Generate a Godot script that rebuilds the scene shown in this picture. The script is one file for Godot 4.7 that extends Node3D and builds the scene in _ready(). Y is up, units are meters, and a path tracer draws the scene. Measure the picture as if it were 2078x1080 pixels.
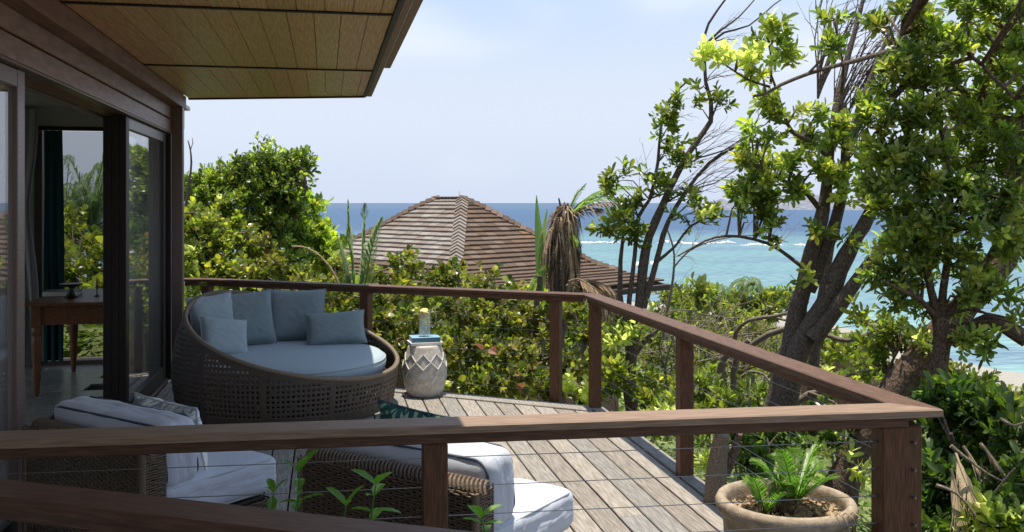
extends Node3D

# ---------------------------------------------------------------- geometry collector
class Geo:
	var v := PackedVector3Array()
	var n := PackedVector3Array()
	var uv := PackedVector2Array()
	var col := PackedColorArray()

	func tri(a: Vector3, b: Vector3, c: Vector3, out: Vector3) -> void:
		var m := (c - a).cross(b - a)
		if m.dot(out) < 0.0:
			m = -m
			var t := b
			b = c
			c = t
		m = m.normalized()
		v.append(a); v.append(b); v.append(c)
		n.append(m); n.append(m); n.append(m)

	func quad(a: Vector3, b: Vector3, c: Vector3, d: Vector3, out: Vector3) -> void:
		tri(a, b, c, out)
		tri(a, c, d, out)

	func smooth(a: Vector3, b: Vector3, c: Vector3, na: Vector3, nb: Vector3, nc: Vector3) -> void:
		if (c - a).cross(b - a).dot(na + nb + nc) < 0.0:
			v.append(a); v.append(c); v.append(b)
			n.append(na); n.append(nc); n.append(nb)
		else:
			v.append(a); v.append(b); v.append(c)
			n.append(na); n.append(nb); n.append(nc)

	func box(xf: Transform3D, size: Vector3, bev := 0.003) -> void:
		var h := size * 0.5
		bev = minf(bev, minf(h.x, minf(h.y, h.z)) * 0.8)
		var g := h - Vector3.ONE * bev
		var bs := xf.basis
		for k in 3:
			var i := (k + 1) % 3
			var j := (k + 2) % 3
			for s in [-1.0, 1.0]:
				var p: Array[Vector3] = []
				for q in [[-1, -1], [1, -1], [1, 1], [-1, 1]]:
					var w := Vector3.ZERO
					w[k] = s * h[k]
					w[i] = q[0] * g[i]
					w[j] = q[1] * g[j]
					p.append(xf * w)
				var o := Vector3.ZERO
				o[k] = s
				quad(p[0], p[1], p[2], p[3], bs * o)
			# edges that run along k
			for si in [-1.0, 1.0]:
				for sj in [-1.0, 1.0]:
					var a := Vector3.ZERO
					var b := Vector3.ZERO
					a[i] = si * h[i]; a[j] = sj * g[j]
					b[i] = si * g[i]; b[j] = sj * h[j]
					var e := Vector3.ZERO
					e[k] = g[k]
					var o2 := Vector3.ZERO
					o2[i] = si; o2[j] = sj
					quad(xf * (a - e), xf * (a + e), xf * (b + e), xf * (b - e), bs * o2)
		for sx in [-1.0, 1.0]:
			for sy in [-1.0, 1.0]:
				for sz in [-1.0, 1.0]:
					var sg := Vector3(sx, sy, sz)
					tri(xf * (Vector3(h.x, g.y, g.z) * sg), xf * (Vector3(g.x, h.y, g.z) * sg), xf * (Vector3(g.x, g.y, h.z) * sg), bs * sg)

	# a flat piece with a convex outline in x, z between two heights, its upper edge eased
	func prism(poly: PackedVector2Array, y0: float, y1: float, bev := 0.003) -> void:
		var mid := Vector2.ZERO
		for p in poly:
			mid += p
		mid /= poly.size()
		var k := poly.size()
		var ins := PackedVector2Array()
		for a in k:
			var p := poly[a]
			var d0 := (poly[(a + k - 1) % k] - p).normalized()
			var d1 := (poly[(a + 1) % k] - p).normalized()
			var s := absf(d0.cross(d1))
			ins.append(p + (d0 + d1) * bev / maxf(s, 0.3))
		for a in k:
			var b := (a + 1) % k
			var o2 := (poly[a] + poly[b]) * 0.5 - mid
			var e := (poly[b] - poly[a]).orthogonal().normalized()
			if e.dot(o2) < 0.0:
				e = -e
			var o := Vector3(e.x, 0, e.y)
			var A := poly[a]
			var B := poly[b]
			quad(Vector3(A.x, y0, A.y), Vector3(B.x, y0, B.y), Vector3(B.x, y1 - bev, B.y), Vector3(A.x, y1 - bev, A.y), o)
			quad(Vector3(A.x, y1 - bev, A.y), Vector3(B.x, y1 - bev, B.y), Vector3(ins[b].x, y1, ins[b].y), Vector3(ins[a].x, y1, ins[a].y), o + Vector3.UP)
		for a in range(1, k - 1):
			tri(Vector3(ins[0].x, y1, ins[0].y), Vector3(ins[a].x, y1, ins[a].y), Vector3(ins[a + 1].x, y1, ins[a + 1].y), Vector3.UP)
			tri(Vector3(poly[0].x, y0, poly[0].y), Vector3(poly[a].x, y0, poly[a].y), Vector3(poly[a + 1].x, y0, poly[a + 1].y), Vector3.DOWN)

	func tube(p: Array, r: Array, sides := 8, caps := true) -> void:
		var m := p.size()
		var u := Vector3.ZERO
		var rings := []
		var norms := []
		for i in m:
			var t: Vector3 = (p[mini(i + 1, m - 1)] - p[maxi(i - 1, 0)]).normalized()
			if i == 0:
				u = t.cross(Vector3.UP if absf(t.y) < 0.9 else Vector3.RIGHT).normalized()
			else:
				u = (u - t * u.dot(t)).normalized()
			var w := t.cross(u)
			var ring := PackedVector3Array()
			var nr := PackedVector3Array()
			for s in sides:
				var a := TAU * s / sides
				var d := u * cos(a) + w * sin(a)
				ring.append(p[i] + d * r[i])
				nr.append(d)
			rings.append(ring)
			norms.append(nr)
		for i in m - 1:
			for s in sides:
				var s2 := (s + 1) % sides
				smooth(rings[i][s], rings[i][s2], rings[i + 1][s2], norms[i][s], norms[i][s2], norms[i + 1][s2])
				smooth(rings[i][s], rings[i + 1][s2], rings[i + 1][s], norms[i][s], norms[i + 1][s2], norms[i + 1][s])
		if caps:
			var d0: Vector3 = p[0] - p[1]
			var d1: Vector3 = p[m - 1] - p[m - 2]
			for s in range(1, sides - 1):
				tri(rings[0][0], rings[0][s], rings[0][s + 1], d0)
				tri(rings[m - 1][0], rings[m - 1][s], rings[m - 1][s + 1], d1)

	func lathe(xf: Transform3D, prof: Array, segs := 32) -> void:
		var m := prof.size()
		var nn := []
		for i in m:
			var t: Vector2 = (prof[mini(i + 1, m - 1)] - prof[maxi(i - 1, 0)])
			nn.append(Vector2(t.y, -t.x).normalized())
		for i in m - 1:
			for s in segs:
				var a := TAU * s / segs
				var b := TAU * (s + 1) / segs
				var P := func(q: int, ang: float) -> Vector3: return xf * Vector3(prof[q].x * cos(ang), prof[q].y, prof[q].x * sin(ang))
				var N := func(q: int, ang: float) -> Vector3: return (xf.basis * Vector3(nn[q].x * cos(ang), nn[q].y, nn[q].x * sin(ang))).normalized()
				var p00: Vector3 = P.call(i, a)
				var p01: Vector3 = P.call(i, b)
				var p10: Vector3 = P.call(i + 1, a)
				var p11: Vector3 = P.call(i + 1, b)
				var n00: Vector3 = N.call(i, a)
				var n01: Vector3 = N.call(i, b)
				var n10: Vector3 = N.call(i + 1, a)
				var n11: Vector3 = N.call(i + 1, b)
				if prof[i].x > 1e-5:
					smooth(p00, p01, p11, n00, n01, n11)
				if prof[i + 1].x > 1e-5:
					smooth(p00, p11, p10, n00, n11, n10)

	# rows of points; normals from the neighbours; out = which way is outside
	func sheet(g: Array, inside: Vector3, flip := false, with_uv := false) -> void:
		var R := g.size()
		var C: int = g[0].size()
		var N := []
		for i in R:
			var row := PackedVector3Array()
			for j in C:
				var du: Vector3 = g[mini(i + 1, R - 1)][j] - g[maxi(i - 1, 0)][j]
				var dv: Vector3 = g[i][mini(j + 1, C - 1)] - g[i][maxi(j - 1, 0)]
				var m := du.cross(dv).normalized()
				if inside.is_finite() and m.dot(g[i][j] - inside) < 0.0:
					m = -m
				elif flip:
					m = -m
				row.append(m)
			N.append(row)
		for i in R - 1:
			for j in C - 1:
				smooth(g[i][j], g[i][j + 1], g[i + 1][j + 1], N[i][j], N[i][j + 1], N[i + 1][j + 1])
				if with_uv:
					_uv3(i, j, R, C, [[0, 0], [0, 1], [1, 1]], g)
				smooth(g[i][j], g[i + 1][j + 1], g[i + 1][j], N[i][j], N[i + 1][j + 1], N[i + 1][j])
				if with_uv:
					_uv3(i, j, R, C, [[0, 0], [1, 1], [1, 0]], g)

	func _uv3(i: int, j: int, R: int, C: int, k: Array, g: Array) -> void:
		# the corners may have been swapped by smooth(): look which came second
		var second := v[v.size() - 2]
		var q := k
		if second.distance_squared_to(g[i + k[1][0]][j + k[1][1]]) > 1e-12:
			q = [k[0], k[2], k[1]]
		for e in q:
			uv.append(Vector2(float(j + e[1]) / (C - 1), float(i + e[0]) / (R - 1)))

	# a box with round edges and a crowned top
	func rbox(xf: Transform3D, size: Vector3, r: float, bulge := 0.0, seg := 10) -> void:
		var h := size * 0.5
		var nz := FastNoiseLite.new()
		nz.seed = 77
		nz.frequency = 1.0
		for k in 3:
			var i := (k + 1) % 3
			var j := (k + 2) % 3
			for s in [-1.0, 1.0]:
				var P := []
				var Q := []
				for a in seg + 1:
					var rp := PackedVector3Array()
					var rq := PackedVector3Array()
					for b in seg + 1:
						var q := Vector3.ZERO
						q[k] = s * h[k]
						q[i] = _ease(a, seg, h[i], r)
						q[j] = _ease(b, seg, h[j], r)
						var g := h - Vector3.ONE * r
						var inner := q.clamp(-g, g)
						var d := (q - inner).normalized()
						var p := inner + d * r
						var f := (1.0 - pow(p.x / h.x, 2)) * (1.0 - pow(p.z / h.z, 2))
						p.y += bulge * maxf(f, 0.0) * signf(p.y) * clampf(absf(p.y) / h.y * 2.0 - 0.6, 0.0, 1.0)
						var wr := nz.get_noise_3dv(p * 6.0 + xf.origin * 3.0) * 0.010 + nz.get_noise_3dv(p * Vector3(5, 22, 5)) * 0.004
						p += d * wr
						rp.append(xf * p)
						rq.append((xf.basis * d).normalized())
					P.append(rp)
					Q.append(rq)
				sheet(P, xf.origin)

	func _ease(a: int, seg: int, h: float, r: float) -> float:
		# three steps round each edge, the rest over the flat
		if a <= 3:
			return -h + r * a / 3.0
		if a >= seg - 3:
			return h - r * (seg - a) / 3.0
		return lerpf(-h + r, h - r, float(a - 3) / (seg - 6))

	# a leaf: midrib along y from the origin, upper side towards z
	func leaf(xf: Transform3D, L: float, W: float, blunt := 0.5, fold := 0.25, curl := 0.2) -> void:
		var st := [[0.0, 0.0], [0.3, 0.62 + 0.2 * (1.0 - blunt)], [0.68, 0.72 + 0.28 * blunt], [0.9, 0.3 + 0.45 * blunt], [1.0, 0.0]]
		var mid := []
		var lf := []
		var rt := []
		for s in st:
			var z: float = -curl * L * s[0] * s[0]
			var w: float = s[1] * W * 0.5
			mid.append(xf * Vector3(0, s[0] * L, z))
			lf.append(xf * Vector3(-w, s[0] * L, z + fold * w))
			rt.append(xf * Vector3(w, s[0] * L, z + fold * w))
		var up := xf.basis.z
		for i in 4:
			for e in [lf, rt]:
				if i == 0:
					tri(mid[0], e[1], mid[1], up)
				elif i == 3:
					tri(mid[3], e[3], mid[4], up)
				else:
					quad(mid[i], e[i], e[i + 1], mid[i + 1], up)

	func mesh() -> ArrayMesh:
		var a := []
		a.resize(Mesh.ARRAY_MAX)
		a[Mesh.ARRAY_VERTEX] = v
		a[Mesh.ARRAY_NORMAL] = n
		if uv.size() == v.size() and uv.size() > 0:
			a[Mesh.ARRAY_TEX_UV] = uv
		if col.size() == v.size() and col.size() > 0:
			a[Mesh.ARRAY_COLOR] = col
		var m := ArrayMesh.new()
		m.add_surface_from_arrays(Mesh.PRIMITIVE_TRIANGLES, a)
		return m

# ---------------------------------------------------------------- shared state
var rng := RandomNumberGenerator.new()
var M := {}
var taken := {}
const EYE := Vector3(0, 1.66, 0)

func lin(r: float, g: float, b: float, a := 1.0) -> Color:
	var c := Color(r, g, b).linear_to_srgb()
	c.a = a
	return c

func rf(a: float, b: float) -> float:
	return rng.randf_range(a, b)

func rdir() -> Vector3:
	var z := rf(-1, 1)
	var a := rf(0, TAU)
	var s := sqrt(1.0 - z * z)
	return Vector3(s * cos(a), z, s * sin(a))

func basis_y(y: Vector3, spin := 0.0) -> Basis:
	y = y.normalized()
	var x := y.cross(Vector3.FORWARD if absf(y.z) < 0.9 else Vector3.RIGHT).normalized()
	return Basis(x, y, x.cross(y)).rotated(y, spin)

func basis_z(z: Vector3) -> Basis:   # z along the piece, y up
	z = z.normalized()
	var x := Vector3.UP.cross(z).normalized()
	return Basis(x, z.cross(x), z)

# ---------------------------------------------------------------- nodes
func numbered(called: String) -> String:
	var k: int = taken.get(called, 0)
	taken[called] = k + 1
	return called if k == 0 else "%s_%03d" % [called, k]

func tag(o: Node, label: String, category: String, group := "") -> void:
	o.set_meta("label", label)
	o.set_meta("category", category)
	if group:
		o.set_meta("group", group)

func thing(called: String, label: String, category: String, xf := Transform3D(), group := "") -> Node3D:
	var o := Node3D.new()
	o.name = numbered(called)
	o.transform = xf
	add_child(o)
	tag(o, label, category, group)
	return o

func setting(called: String) -> Node3D:
	var o := Node3D.new()
	o.name = numbered(called)
	add_child(o)
	o.set_meta("kind", "structure")
	return o

func piece(called: String, m: Mesh, mat: Material, parent: Node, xf := Transform3D()) -> MeshInstance3D:
	var o := MeshInstance3D.new()
	o.name = called
	o.mesh = m
	o.material_override = mat
	o.transform = xf
	parent.add_child(o, true)
	return o

func solo(called: String, m: Mesh, mat: Material, label: String, category: String, xf := Transform3D(), group := "") -> MeshInstance3D:
	var o := piece(numbered(called), m, mat, self, xf)
	tag(o, label, category, group)
	return o

func boxm(size: Vector3, bev := 0.003) -> ArrayMesh:
	var g := Geo.new()
	g.box(Transform3D(), size, bev)
	return g.mesh()

# a bar from a to b, its own z along its length
func bar(called: String, a: Vector3, b: Vector3, w: float, h: float, mat: Material, parent: Node, bev := 0.003) -> MeshInstance3D:
	return piece(called, boxm(Vector3(w, h, a.distance_to(b)), bev), mat, parent, Transform3D(basis_z(b - a) if absf((b - a).normalized().y) < 0.99 else Basis(Vector3.RIGHT, Vector3.FORWARD, Vector3.UP), (a + b) * 0.5))

# ---------------------------------------------------------------- materials
func noise_tex(seed_: int, freq: float, lo: Color, hi: Color, octaves := 4, size := 512, normal := 0.0, kind := FastNoiseLite.TYPE_SIMPLEX) -> NoiseTexture2D:
	var f := FastNoiseLite.new()
	f.seed = seed_
	f.noise_type = kind
	f.frequency = freq
	f.fractal_octaves = octaves
	var t := NoiseTexture2D.new()
	t.width = size
	t.height = size
	t.seamless = true
	t.noise = f
	if normal > 0.0:
		t.as_normal_map = true
		t.bump_strength = normal
	else:
		var r := Gradient.new()
		r.set_color(0, lo)
		r.set_color(1, hi)
		t.color_ramp = r
	return t

func mat(called: String, c: Color, rough := 0.7, spec := 0.5) -> StandardMaterial3D:
	var m := StandardMaterial3D.new()
	m.resource_name = called
	m.albedo_color = c
	m.roughness = rough
	m.metallic_specular = spec
	M[called] = m
	return m

func tri_map(m: StandardMaterial3D, t: Texture2D, scale: Vector3, world := false, bump: Texture2D = null, bump_cm := 0.0) -> StandardMaterial3D:
	m.albedo_texture = t
	m.uv1_triplanar = true
	m.uv1_world_triplanar = world
	m.uv1_scale = scale
	if bump:
		m.heightmap_enabled = true
		m.heightmap_texture = bump
		m.heightmap_scale = bump_cm
	return m

func leaf_mat(called: String, c: Color, through: Color, rough := 0.42) -> StandardMaterial3D:
	var m := mat(called, c, rough, 0.5)
	m.vertex_color_use_as_albedo = true
	m.backlight_enabled = true
	m.backlight = through
	m.cull_mode = BaseMaterial3D.CULL_DISABLED
	return m

func make_materials() -> void:
	var g := Color.WHITE
	var grain := noise_tex(11, 0.018, Color(0.70, 0.68, 0.66), g, 6)
	var grain2 := noise_tex(12, 0.02, Color(0.76, 0.74, 0.72), g, 5)
	var bumpt := noise_tex(13, 0.03, Color.BLACK, Color.WHITE, 4)
	var blotch := noise_tex(14, 0.008, Color(0.74, 0.72, 0.70), g, 5)
	var fine := noise_tex(15, 0.06, Color(0.72, 0.72, 0.72), g, 3)
	var weave := noise_tex(16, 0.12, Color(0.80, 0.80, 0.80), g, 2)
	M["bump_tex"] = bumpt
	# weathered deck boards in a few tones
	var tones := [[0.385, 0.36, 0.325], [0.34, 0.325, 0.30], [0.44, 0.40, 0.35], [0.285, 0.275, 0.26], [0.35, 0.315, 0.275], [0.36, 0.35, 0.335], [0.455, 0.425, 0.38]]
	for i in tones.size():
		var m := mat("deck_%d" % i, lin(tones[i][0], tones[i][1], tones[i][2]), 0.75, 0.35)
		tri_map(m, grain, Vector3(7.0, 7.0, 0.45), true, bumpt, 0.02)
		m.uv1_offset = Vector3(0.37 * i, 0, 0.21 * i)
	# red-brown oiled rails
	for i in 3:
		var m := mat("rail_%d" % i, lin(0.165 + 0.014 * i, 0.083 + 0.013 * i, 0.050 + 0.012 * i), 0.5, 0.4)
		tri_map(m, grain, Vector3(7.0, 7.0, 0.6), false, bumpt, 0.04)
	tri_map(mat("post", lin(0.165, 0.080, 0.044), 0.5, 0.35), grain, Vector3(8, 0.7, 8), false, bumpt, 0.03)
	tri_map(mat("rail_bleached", lin(0.36, 0.245, 0.17), 0.55, 0.4), grain2, Vector3(7.0, 7.0, 0.4), false, bumpt, 0.05)
	tri_map(mat("fascia", lin(0.27, 0.145, 0.10), 0.5, 0.35), blotch, Vector3(3.0, 3.0, 0.5), true, bumpt, 0.04)
	tri_map(mat("header", lin(0.33, 0.19, 0.145), 0.42, 0.4), blotch, Vector3(4.0, 4.0, 0.9), true, bumpt, 0.04)
	for i in 5:
		var t: Array = [[0.80, 0.47, 0.20], [0.86, 0.53, 0.24], [0.70, 0.43, 0.20], [0.86, 0.46, 0.25], [0.78, 0.50, 0.21]][i]
		var m := mat("soffit_%d" % i, lin(t[0], t[1], t[2]), 0.4, 0.5)
		tri_map(m, grain, Vector3(9.0, 9.0, 0.3), true)
		m.uv1_offset = Vector3(0.3 * i, 0, 0.17 * i)
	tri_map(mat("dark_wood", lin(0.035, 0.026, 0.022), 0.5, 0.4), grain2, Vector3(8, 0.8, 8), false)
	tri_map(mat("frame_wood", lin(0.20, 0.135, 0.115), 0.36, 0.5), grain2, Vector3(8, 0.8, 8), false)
	tri_map(mat("desk_wood", lin(0.30, 0.125, 0.055), 0.4, 0.5), grain, Vector3(2, 8, 8), false)
	tri_map(mat("plaster", lin(0.76, 0.75, 0.72), 0.85, 0.2), fine, Vector3(2, 2, 2), true)
	for i in 3:
		tri_map(mat("tile_%d" % i, lin(0.50 - 0.04 * i, 0.49 - 0.04 * i, 0.45 - 0.04 * i), 0.28, 0.5), blotch, Vector3(2.5, 2.5, 2.5), true)
	mat("grout", lin(0.05, 0.05, 0.045), 0.9, 0.2)
	tri_map(mat("sill", lin(0.22, 0.21, 0.22), 0.5, 0.4), fine, Vector3(4, 4, 4), true)
	var glass := mat("glass", Color(0.95, 1.0, 0.98, 0.04), 0.02, 0.5)
	glass.transparency = BaseMaterial3D.TRANSPARENCY_ALPHA
	var steel := mat("steel", lin(0.30, 0.30, 0.30), 0.35, 0.5)
	steel.metallic = 0.9
	var scr := mat("screen", Color(0.10, 0.11, 0.11, 0.38), 0.9, 0.1)
	scr.transparency = BaseMaterial3D.TRANSPARENCY_ALPHA
	# furniture
	tri_map(mat("wicker_b", lin(0.145, 0.105, 0.08), 0.55, 0.4), fine, Vector3(14, 14, 14), false, bumpt, 0.12)
	tri_map(mat("wicker_c", lin(0.105, 0.085, 0.07), 0.55, 0.4), fine, Vector3(14, 14, 14), false, bumpt, 0.12)
	tri_map(mat("wicker", lin(0.125, 0.098, 0.078), 0.55, 0.4), fine, Vector3(14, 14, 14), false, bumpt, 0.08)
	tri_map(mat("wicker_pale", lin(0.34, 0.27, 0.20), 0.55, 0.4), fine, Vector3(14, 14, 14), false, bumpt, 0.05)
	tri_map(mat("rattan", lin(0.34, 0.255, 0.18), 0.5, 0.4), noise_tex(21, 0.05, Color(0.35, 0.33, 0.3), g, 3), Vector3(5, 5, 5), false)
	for q in [["blue_fabric", 0.47, 0.56, 0.61], ["slate_fabric", 0.30, 0.37, 0.395], ["white_fabric", 0.70, 0.735, 0.82]]:
		var m := tri_map(mat(q[0], lin(q[1], q[2], q[3]), 0.95, 0.2), weave, Vector3(9, 9, 9), false, M["bump_tex"], 0.05)
		m.rim_enabled = true
		m.rim = 0.4
	tri_map(mat("piping", lin(0.10, 0.13, 0.18), 0.9, 0.2), weave, Vector3(9, 9, 9))
	tri_map(mat("piping_pale", lin(0.66, 0.68, 0.72), 0.9, 0.2), weave, Vector3(9, 9, 9))
	var prt := mat("leaf_print", Color.WHITE, 0.95, 0.2)
	prt.albedo_texture = print_texture(Color(0.90, 0.91, 0.90), [Color(0.42, 0.50, 0.52), Color(0.58, 0.64, 0.66), Color(0.72, 0.74, 0.74)], 5)
	var prt2 := mat("teal_print", Color.WHITE, 0.95, 0.2)
	prt2.albedo_texture = print_texture(Color(0.58, 0.68, 0.58), [Color(0.08, 0.24, 0.24), Color(0.18, 0.36, 0.34), Color(0.36, 0.50, 0.36), Color(0.11, 0.28, 0.27)], 9)
	tri_map(mat("ceramic", lin(0.70, 0.66, 0.60), 0.55, 0.4), blotch, Vector3(4, 4, 4), false, bumpt, 0.04)
	tri_map(mat("ceramic_edge", lin(0.80, 0.78, 0.74), 0.5, 0.4), fine, Vector3(4, 4, 4), false)
	mat("book_blue", lin(0.22, 0.42, 0.52), 0.4, 0.5)
	mat("book_spine", lin(0.06, 0.16, 0.26), 0.5, 0.5)
	mat("book_title", lin(0.08, 0.20, 0.34), 0.5, 0.4)
	mat("paper", lin(0.76, 0.74, 0.68), 0.9, 0.2)
	var jug := mat("jug_glass", Color(0.92, 0.97, 0.98, 0.10), 0.03, 0.6)
	jug.transparency = BaseMaterial3D.TRANSPARENCY_ALPHA
	var wat := mat("drink", Color(0.85, 0.95, 0.95, 0.12), 0.05, 0.5)
	wat.transparency = BaseMaterial3D.TRANSPARENCY_ALPHA
	var lem := mat("lemon", lin(0.85, 0.72, 0.06), 0.4, 0.5)
	lem.backlight_enabled = true
	lem.backlight = Color(0.9, 0.8, 0.2)
	mat("lemon_flesh", lin(0.88, 0.80, 0.30), 0.4, 0.5)
	mat("bronze", lin(0.02, 0.018, 0.016), 0.35, 0.5)
	tri_map(mat("terracotta", lin(0.50, 0.41, 0.31), 0.85, 0.2), blotch, Vector3(5, 5, 5), false, bumpt, 0.15)
	tri_map(mat("potting_soil", lin(0.10, 0.07, 0.045), 0.95, 0.1), fine, Vector3(12, 12, 12), false, bumpt, 1.0)
	mat("wood_chip", lin(0.42, 0.31, 0.20), 0.9, 0.2)
	var cur := tri_map(mat("white_curtain", lin(0.62, 0.62, 0.62), 0.9, 0.2), weave, Vector3(7, 7, 7))
	cur.backlight_enabled = true
	cur.backlight = Color(0.5, 0.5, 0.5)
	tri_map(mat("teal_curtain", lin(0.035, 0.10, 0.105), 0.9, 0.2), weave, Vector3(7, 7, 7))
	# roof shingles, weathered grey to red-brown
	var sh := [[0.40, 0.35, 0.31], [0.33, 0.27, 0.23], [0.27, 0.20, 0.16], [0.20, 0.145, 0.11], [0.25, 0.165, 0.115], [0.32, 0.20, 0.12], [0.47, 0.43, 0.39], [0.165, 0.12, 0.095]]
	for i in sh.size():
		tri_map(mat("shingle_%d" % i, lin(sh[i][0], sh[i][1], sh[i][2]), 0.9, 0.2), grain, Vector3(7, 7, 1.2), false, bumpt, 0.3)
	# bark and dead wood
	tri_map(mat("bark", lin(0.28, 0.22, 0.18), 0.9, 0.2), noise_tex(31, 0.03, Color(0.5, 0.48, 0.46), g, 5), Vector3(3.5, 1.4, 3.5), true, bumpt, 1.2)
	tri_map(mat("bark_brown", lin(0.32, 0.235, 0.175), 0.9, 0.2), noise_tex(32, 0.03, Color(0.4, 0.37, 0.35), g, 5), Vector3(4, 1.6, 4), true, bumpt, 1.0)
	tri_map(mat("dead_wood", lin(0.42, 0.36, 0.29), 0.9, 0.2), noise_tex(33, 0.03, Color(0.5, 0.47, 0.44), g, 5), Vector3(5, 5, 5), true, bumpt, 0.6)
	tri_map(mat("twig", lin(0.23, 0.185, 0.14), 0.9, 0.2), fine, Vector3(5, 5, 5), true)
	# leaves
	leaf_mat("leaf", Color.WHITE, Color(1.1, 1.15, 0.62), 0.27)
	leaf_mat("leaf_matt", Color.WHITE, Color(0.75, 0.9, 0.5), 0.60)
	for i in 8:
		var t: Array = [[0.115, 0.19, 0.038], [0.165, 0.25, 0.045], [0.24, 0.34, 0.055], [0.075, 0.13, 0.032], [0.32, 0.40, 0.075], [0.19, 0.26, 0.075], [0.41, 0.46, 0.13], [0.14, 0.21, 0.048]][i]
		leaf_mat("leaf_%d" % i, lin(t[0], t[1], t[2]), Color(1.1, 1.15, 0.62), 0.27)
	leaf_mat("leaf_brown", lin(0.24, 0.10, 0.045), Color(0.6, 0.4, 0.3), 0.6)
	leaf_mat("leaf_straw", lin(0.48, 0.40, 0.27), Color(0.6, 0.5, 0.35), 0.7)
	leaf_mat("frond_green", lin(0.10, 0.16, 0.045), Color(0.6, 0.75, 0.4), 0.45)
	leaf_mat("frond_bright", lin(0.22, 0.29, 0.045), Color(0.7, 0.85, 0.4), 0.45)
	leaf_mat("frond_grey", lin(0.13, 0.17, 0.085), Color(0.6, 0.7, 0.45), 0.5)
	leaf_mat("frond_dry", lin(0.29, 0.205, 0.12), Color(0.5, 0.4, 0.3), 0.8)
	leaf_mat("frond_straw", lin(0.46, 0.36, 0.22), Color(0.5, 0.4, 0.3), 0.8)
	leaf_mat("cycad", lin(0.105, 0.175, 0.014), Color(0.5, 0.75, 0.2), 0.4)
	leaf_mat("shoot_0", lin(0.09, 0.19, 0.02), Color(0.5, 0.75, 0.2), 0.4)
	leaf_mat("shoot_1", lin(0.14, 0.26, 0.03), Color(0.5, 0.75, 0.2), 0.4)
	leaf_mat("shoot_2", lin(0.06, 0.13, 0.02), Color(0.5, 0.75, 0.2), 0.4)
	# ground, water
	var gr := mat("ground", Color.WHITE, 0.95, 0.1)
	gr.vertex_color_use_as_albedo = true
	tri_map(gr, noise_tex(41, 0.02, Color(0.45, 0.43, 0.40), g, 5), Vector3(0.35, 0.35, 0.35), true, bumpt, 4.0)
	var sea := mat("sea", Color.WHITE, 0.6, 0.3)
	sea.vertex_color_use_as_albedo = true
	sea.specular_mode = BaseMaterial3D.SPECULAR_DISABLED
	tri_map(sea, noise_tex(42, 0.012, Color(0.74, 0.77, 0.82), g, 6), Vector3(0.014, 0.014, 0.045), true)
	mat("foam", lin(0.80, 0.82, 0.82), 0.9, 0.1)
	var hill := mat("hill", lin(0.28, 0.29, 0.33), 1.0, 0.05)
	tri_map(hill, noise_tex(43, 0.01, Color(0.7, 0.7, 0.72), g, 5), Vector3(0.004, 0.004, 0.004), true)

# flat print of overlapping palm leaves
func print_texture(ground: Color, inks: Array, seed_: int) -> ImageTexture:
	var r := RandomNumberGenerator.new()
	r.seed = seed_
	var S := 256
	var im := Image.create(S, S, false, Image.FORMAT_RGB8)
	im.fill(ground)
	for k in 22:
		var c := Vector2(r.randf(), r.randf()) * S
		var a := r.randf() * TAU
		var L := r.randf_range(60, 110)
		var W := L * r.randf_range(0.28, 0.42)
		var ink: Color = inks[k % inks.size()]
		var dx := Vector2(cos(a), sin(a))
		var dy := Vector2(-sin(a), cos(a))
		for y in range(maxi(0, int(c.y - L)), mini(S, int(c.y + L))):
			for x in range(maxi(0, int(c.x - L)), mini(S, int(c.x + L))):
				var p := Vector2(x, y) - c
				var u := p.dot(dx) / L
				var w := p.dot(dy) / W
				if absf(u) < 1.0 and absf(w) < sqrt(1.0 - u * u) * (0.9 - 0.35 * u):
					var rib := sin((u * 22.0 + absf(w) * 9.0))
					if absf(w) < 0.05 or rib > -0.15:
						im.set_pixel(x, y, ink.lerp(ground, 0.25 * (0.5 + 0.5 * rib)))
	return ImageTexture.create_from_image(im)

# ---------------------------------------------------------------- sky
func make_sky() -> Sky:
	var W := 512
	var H := 256
	var im := Image.create(W, H, false, Image.FORMAT_RGBF)
	var f := FastNoiseLite.new()
	f.seed = 5
	f.frequency = 1.6
	f.fractal_octaves = 5
	for y in H:
		var el := 90.0 - (y + 0.5) / H * 180.0
		var c: Color
		if el < 0.0:
			c = Color(0.535, 0.60, 0.735)
		else:
			var hz := Color(0.535, 0.60, 0.735)
			var low := Color(0.59, 0.66, 0.775)
			var mid := Color(0.475, 0.60, 0.80)
			var up := Color(0.36, 0.50, 0.76)
			var top := Color(0.40, 0.52, 0.76)
			c = hz.lerp(low, smoothstep(0.0, 5.0, el))
			c = c.lerp(mid, smoothstep(6.0, 14.0, el))
			c = c.lerp(up, smoothstep(13.0, 42.0, el))
			c = c.lerp(top, smoothstep(40.0, 90.0, el))
		for x in W:
			var q := c
			if el > 0.0:
				var a := (x + 0.5) / W * TAU
				var e := deg_to_rad(el)
				var d := Vector3(cos(a) * cos(e), sin(e) * 3.0, sin(a) * cos(e))
				var k := smoothstep(0.05, 0.5, f.get_noise_3dv(d * 1.4)) * smoothstep(0.5, 4.0, el) * (1.0 - smoothstep(25.0, 50.0, el))
				q = c.lerp(Color(0.80, 0.83, 0.90), 0.5 * k)
			im.set_pixel(x, y, q)
	var m := PanoramaSkyMaterial.new()
	m.panorama = ImageTexture.create_from_image(im)
	var s := Sky.new()
	s.sky_material = m
	return s

# ---------------------------------------------------------------- vegetation
var sprigs := {}      # kind -> {mesh, leaves: Array[Transform3D], leaf: Mesh}

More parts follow.
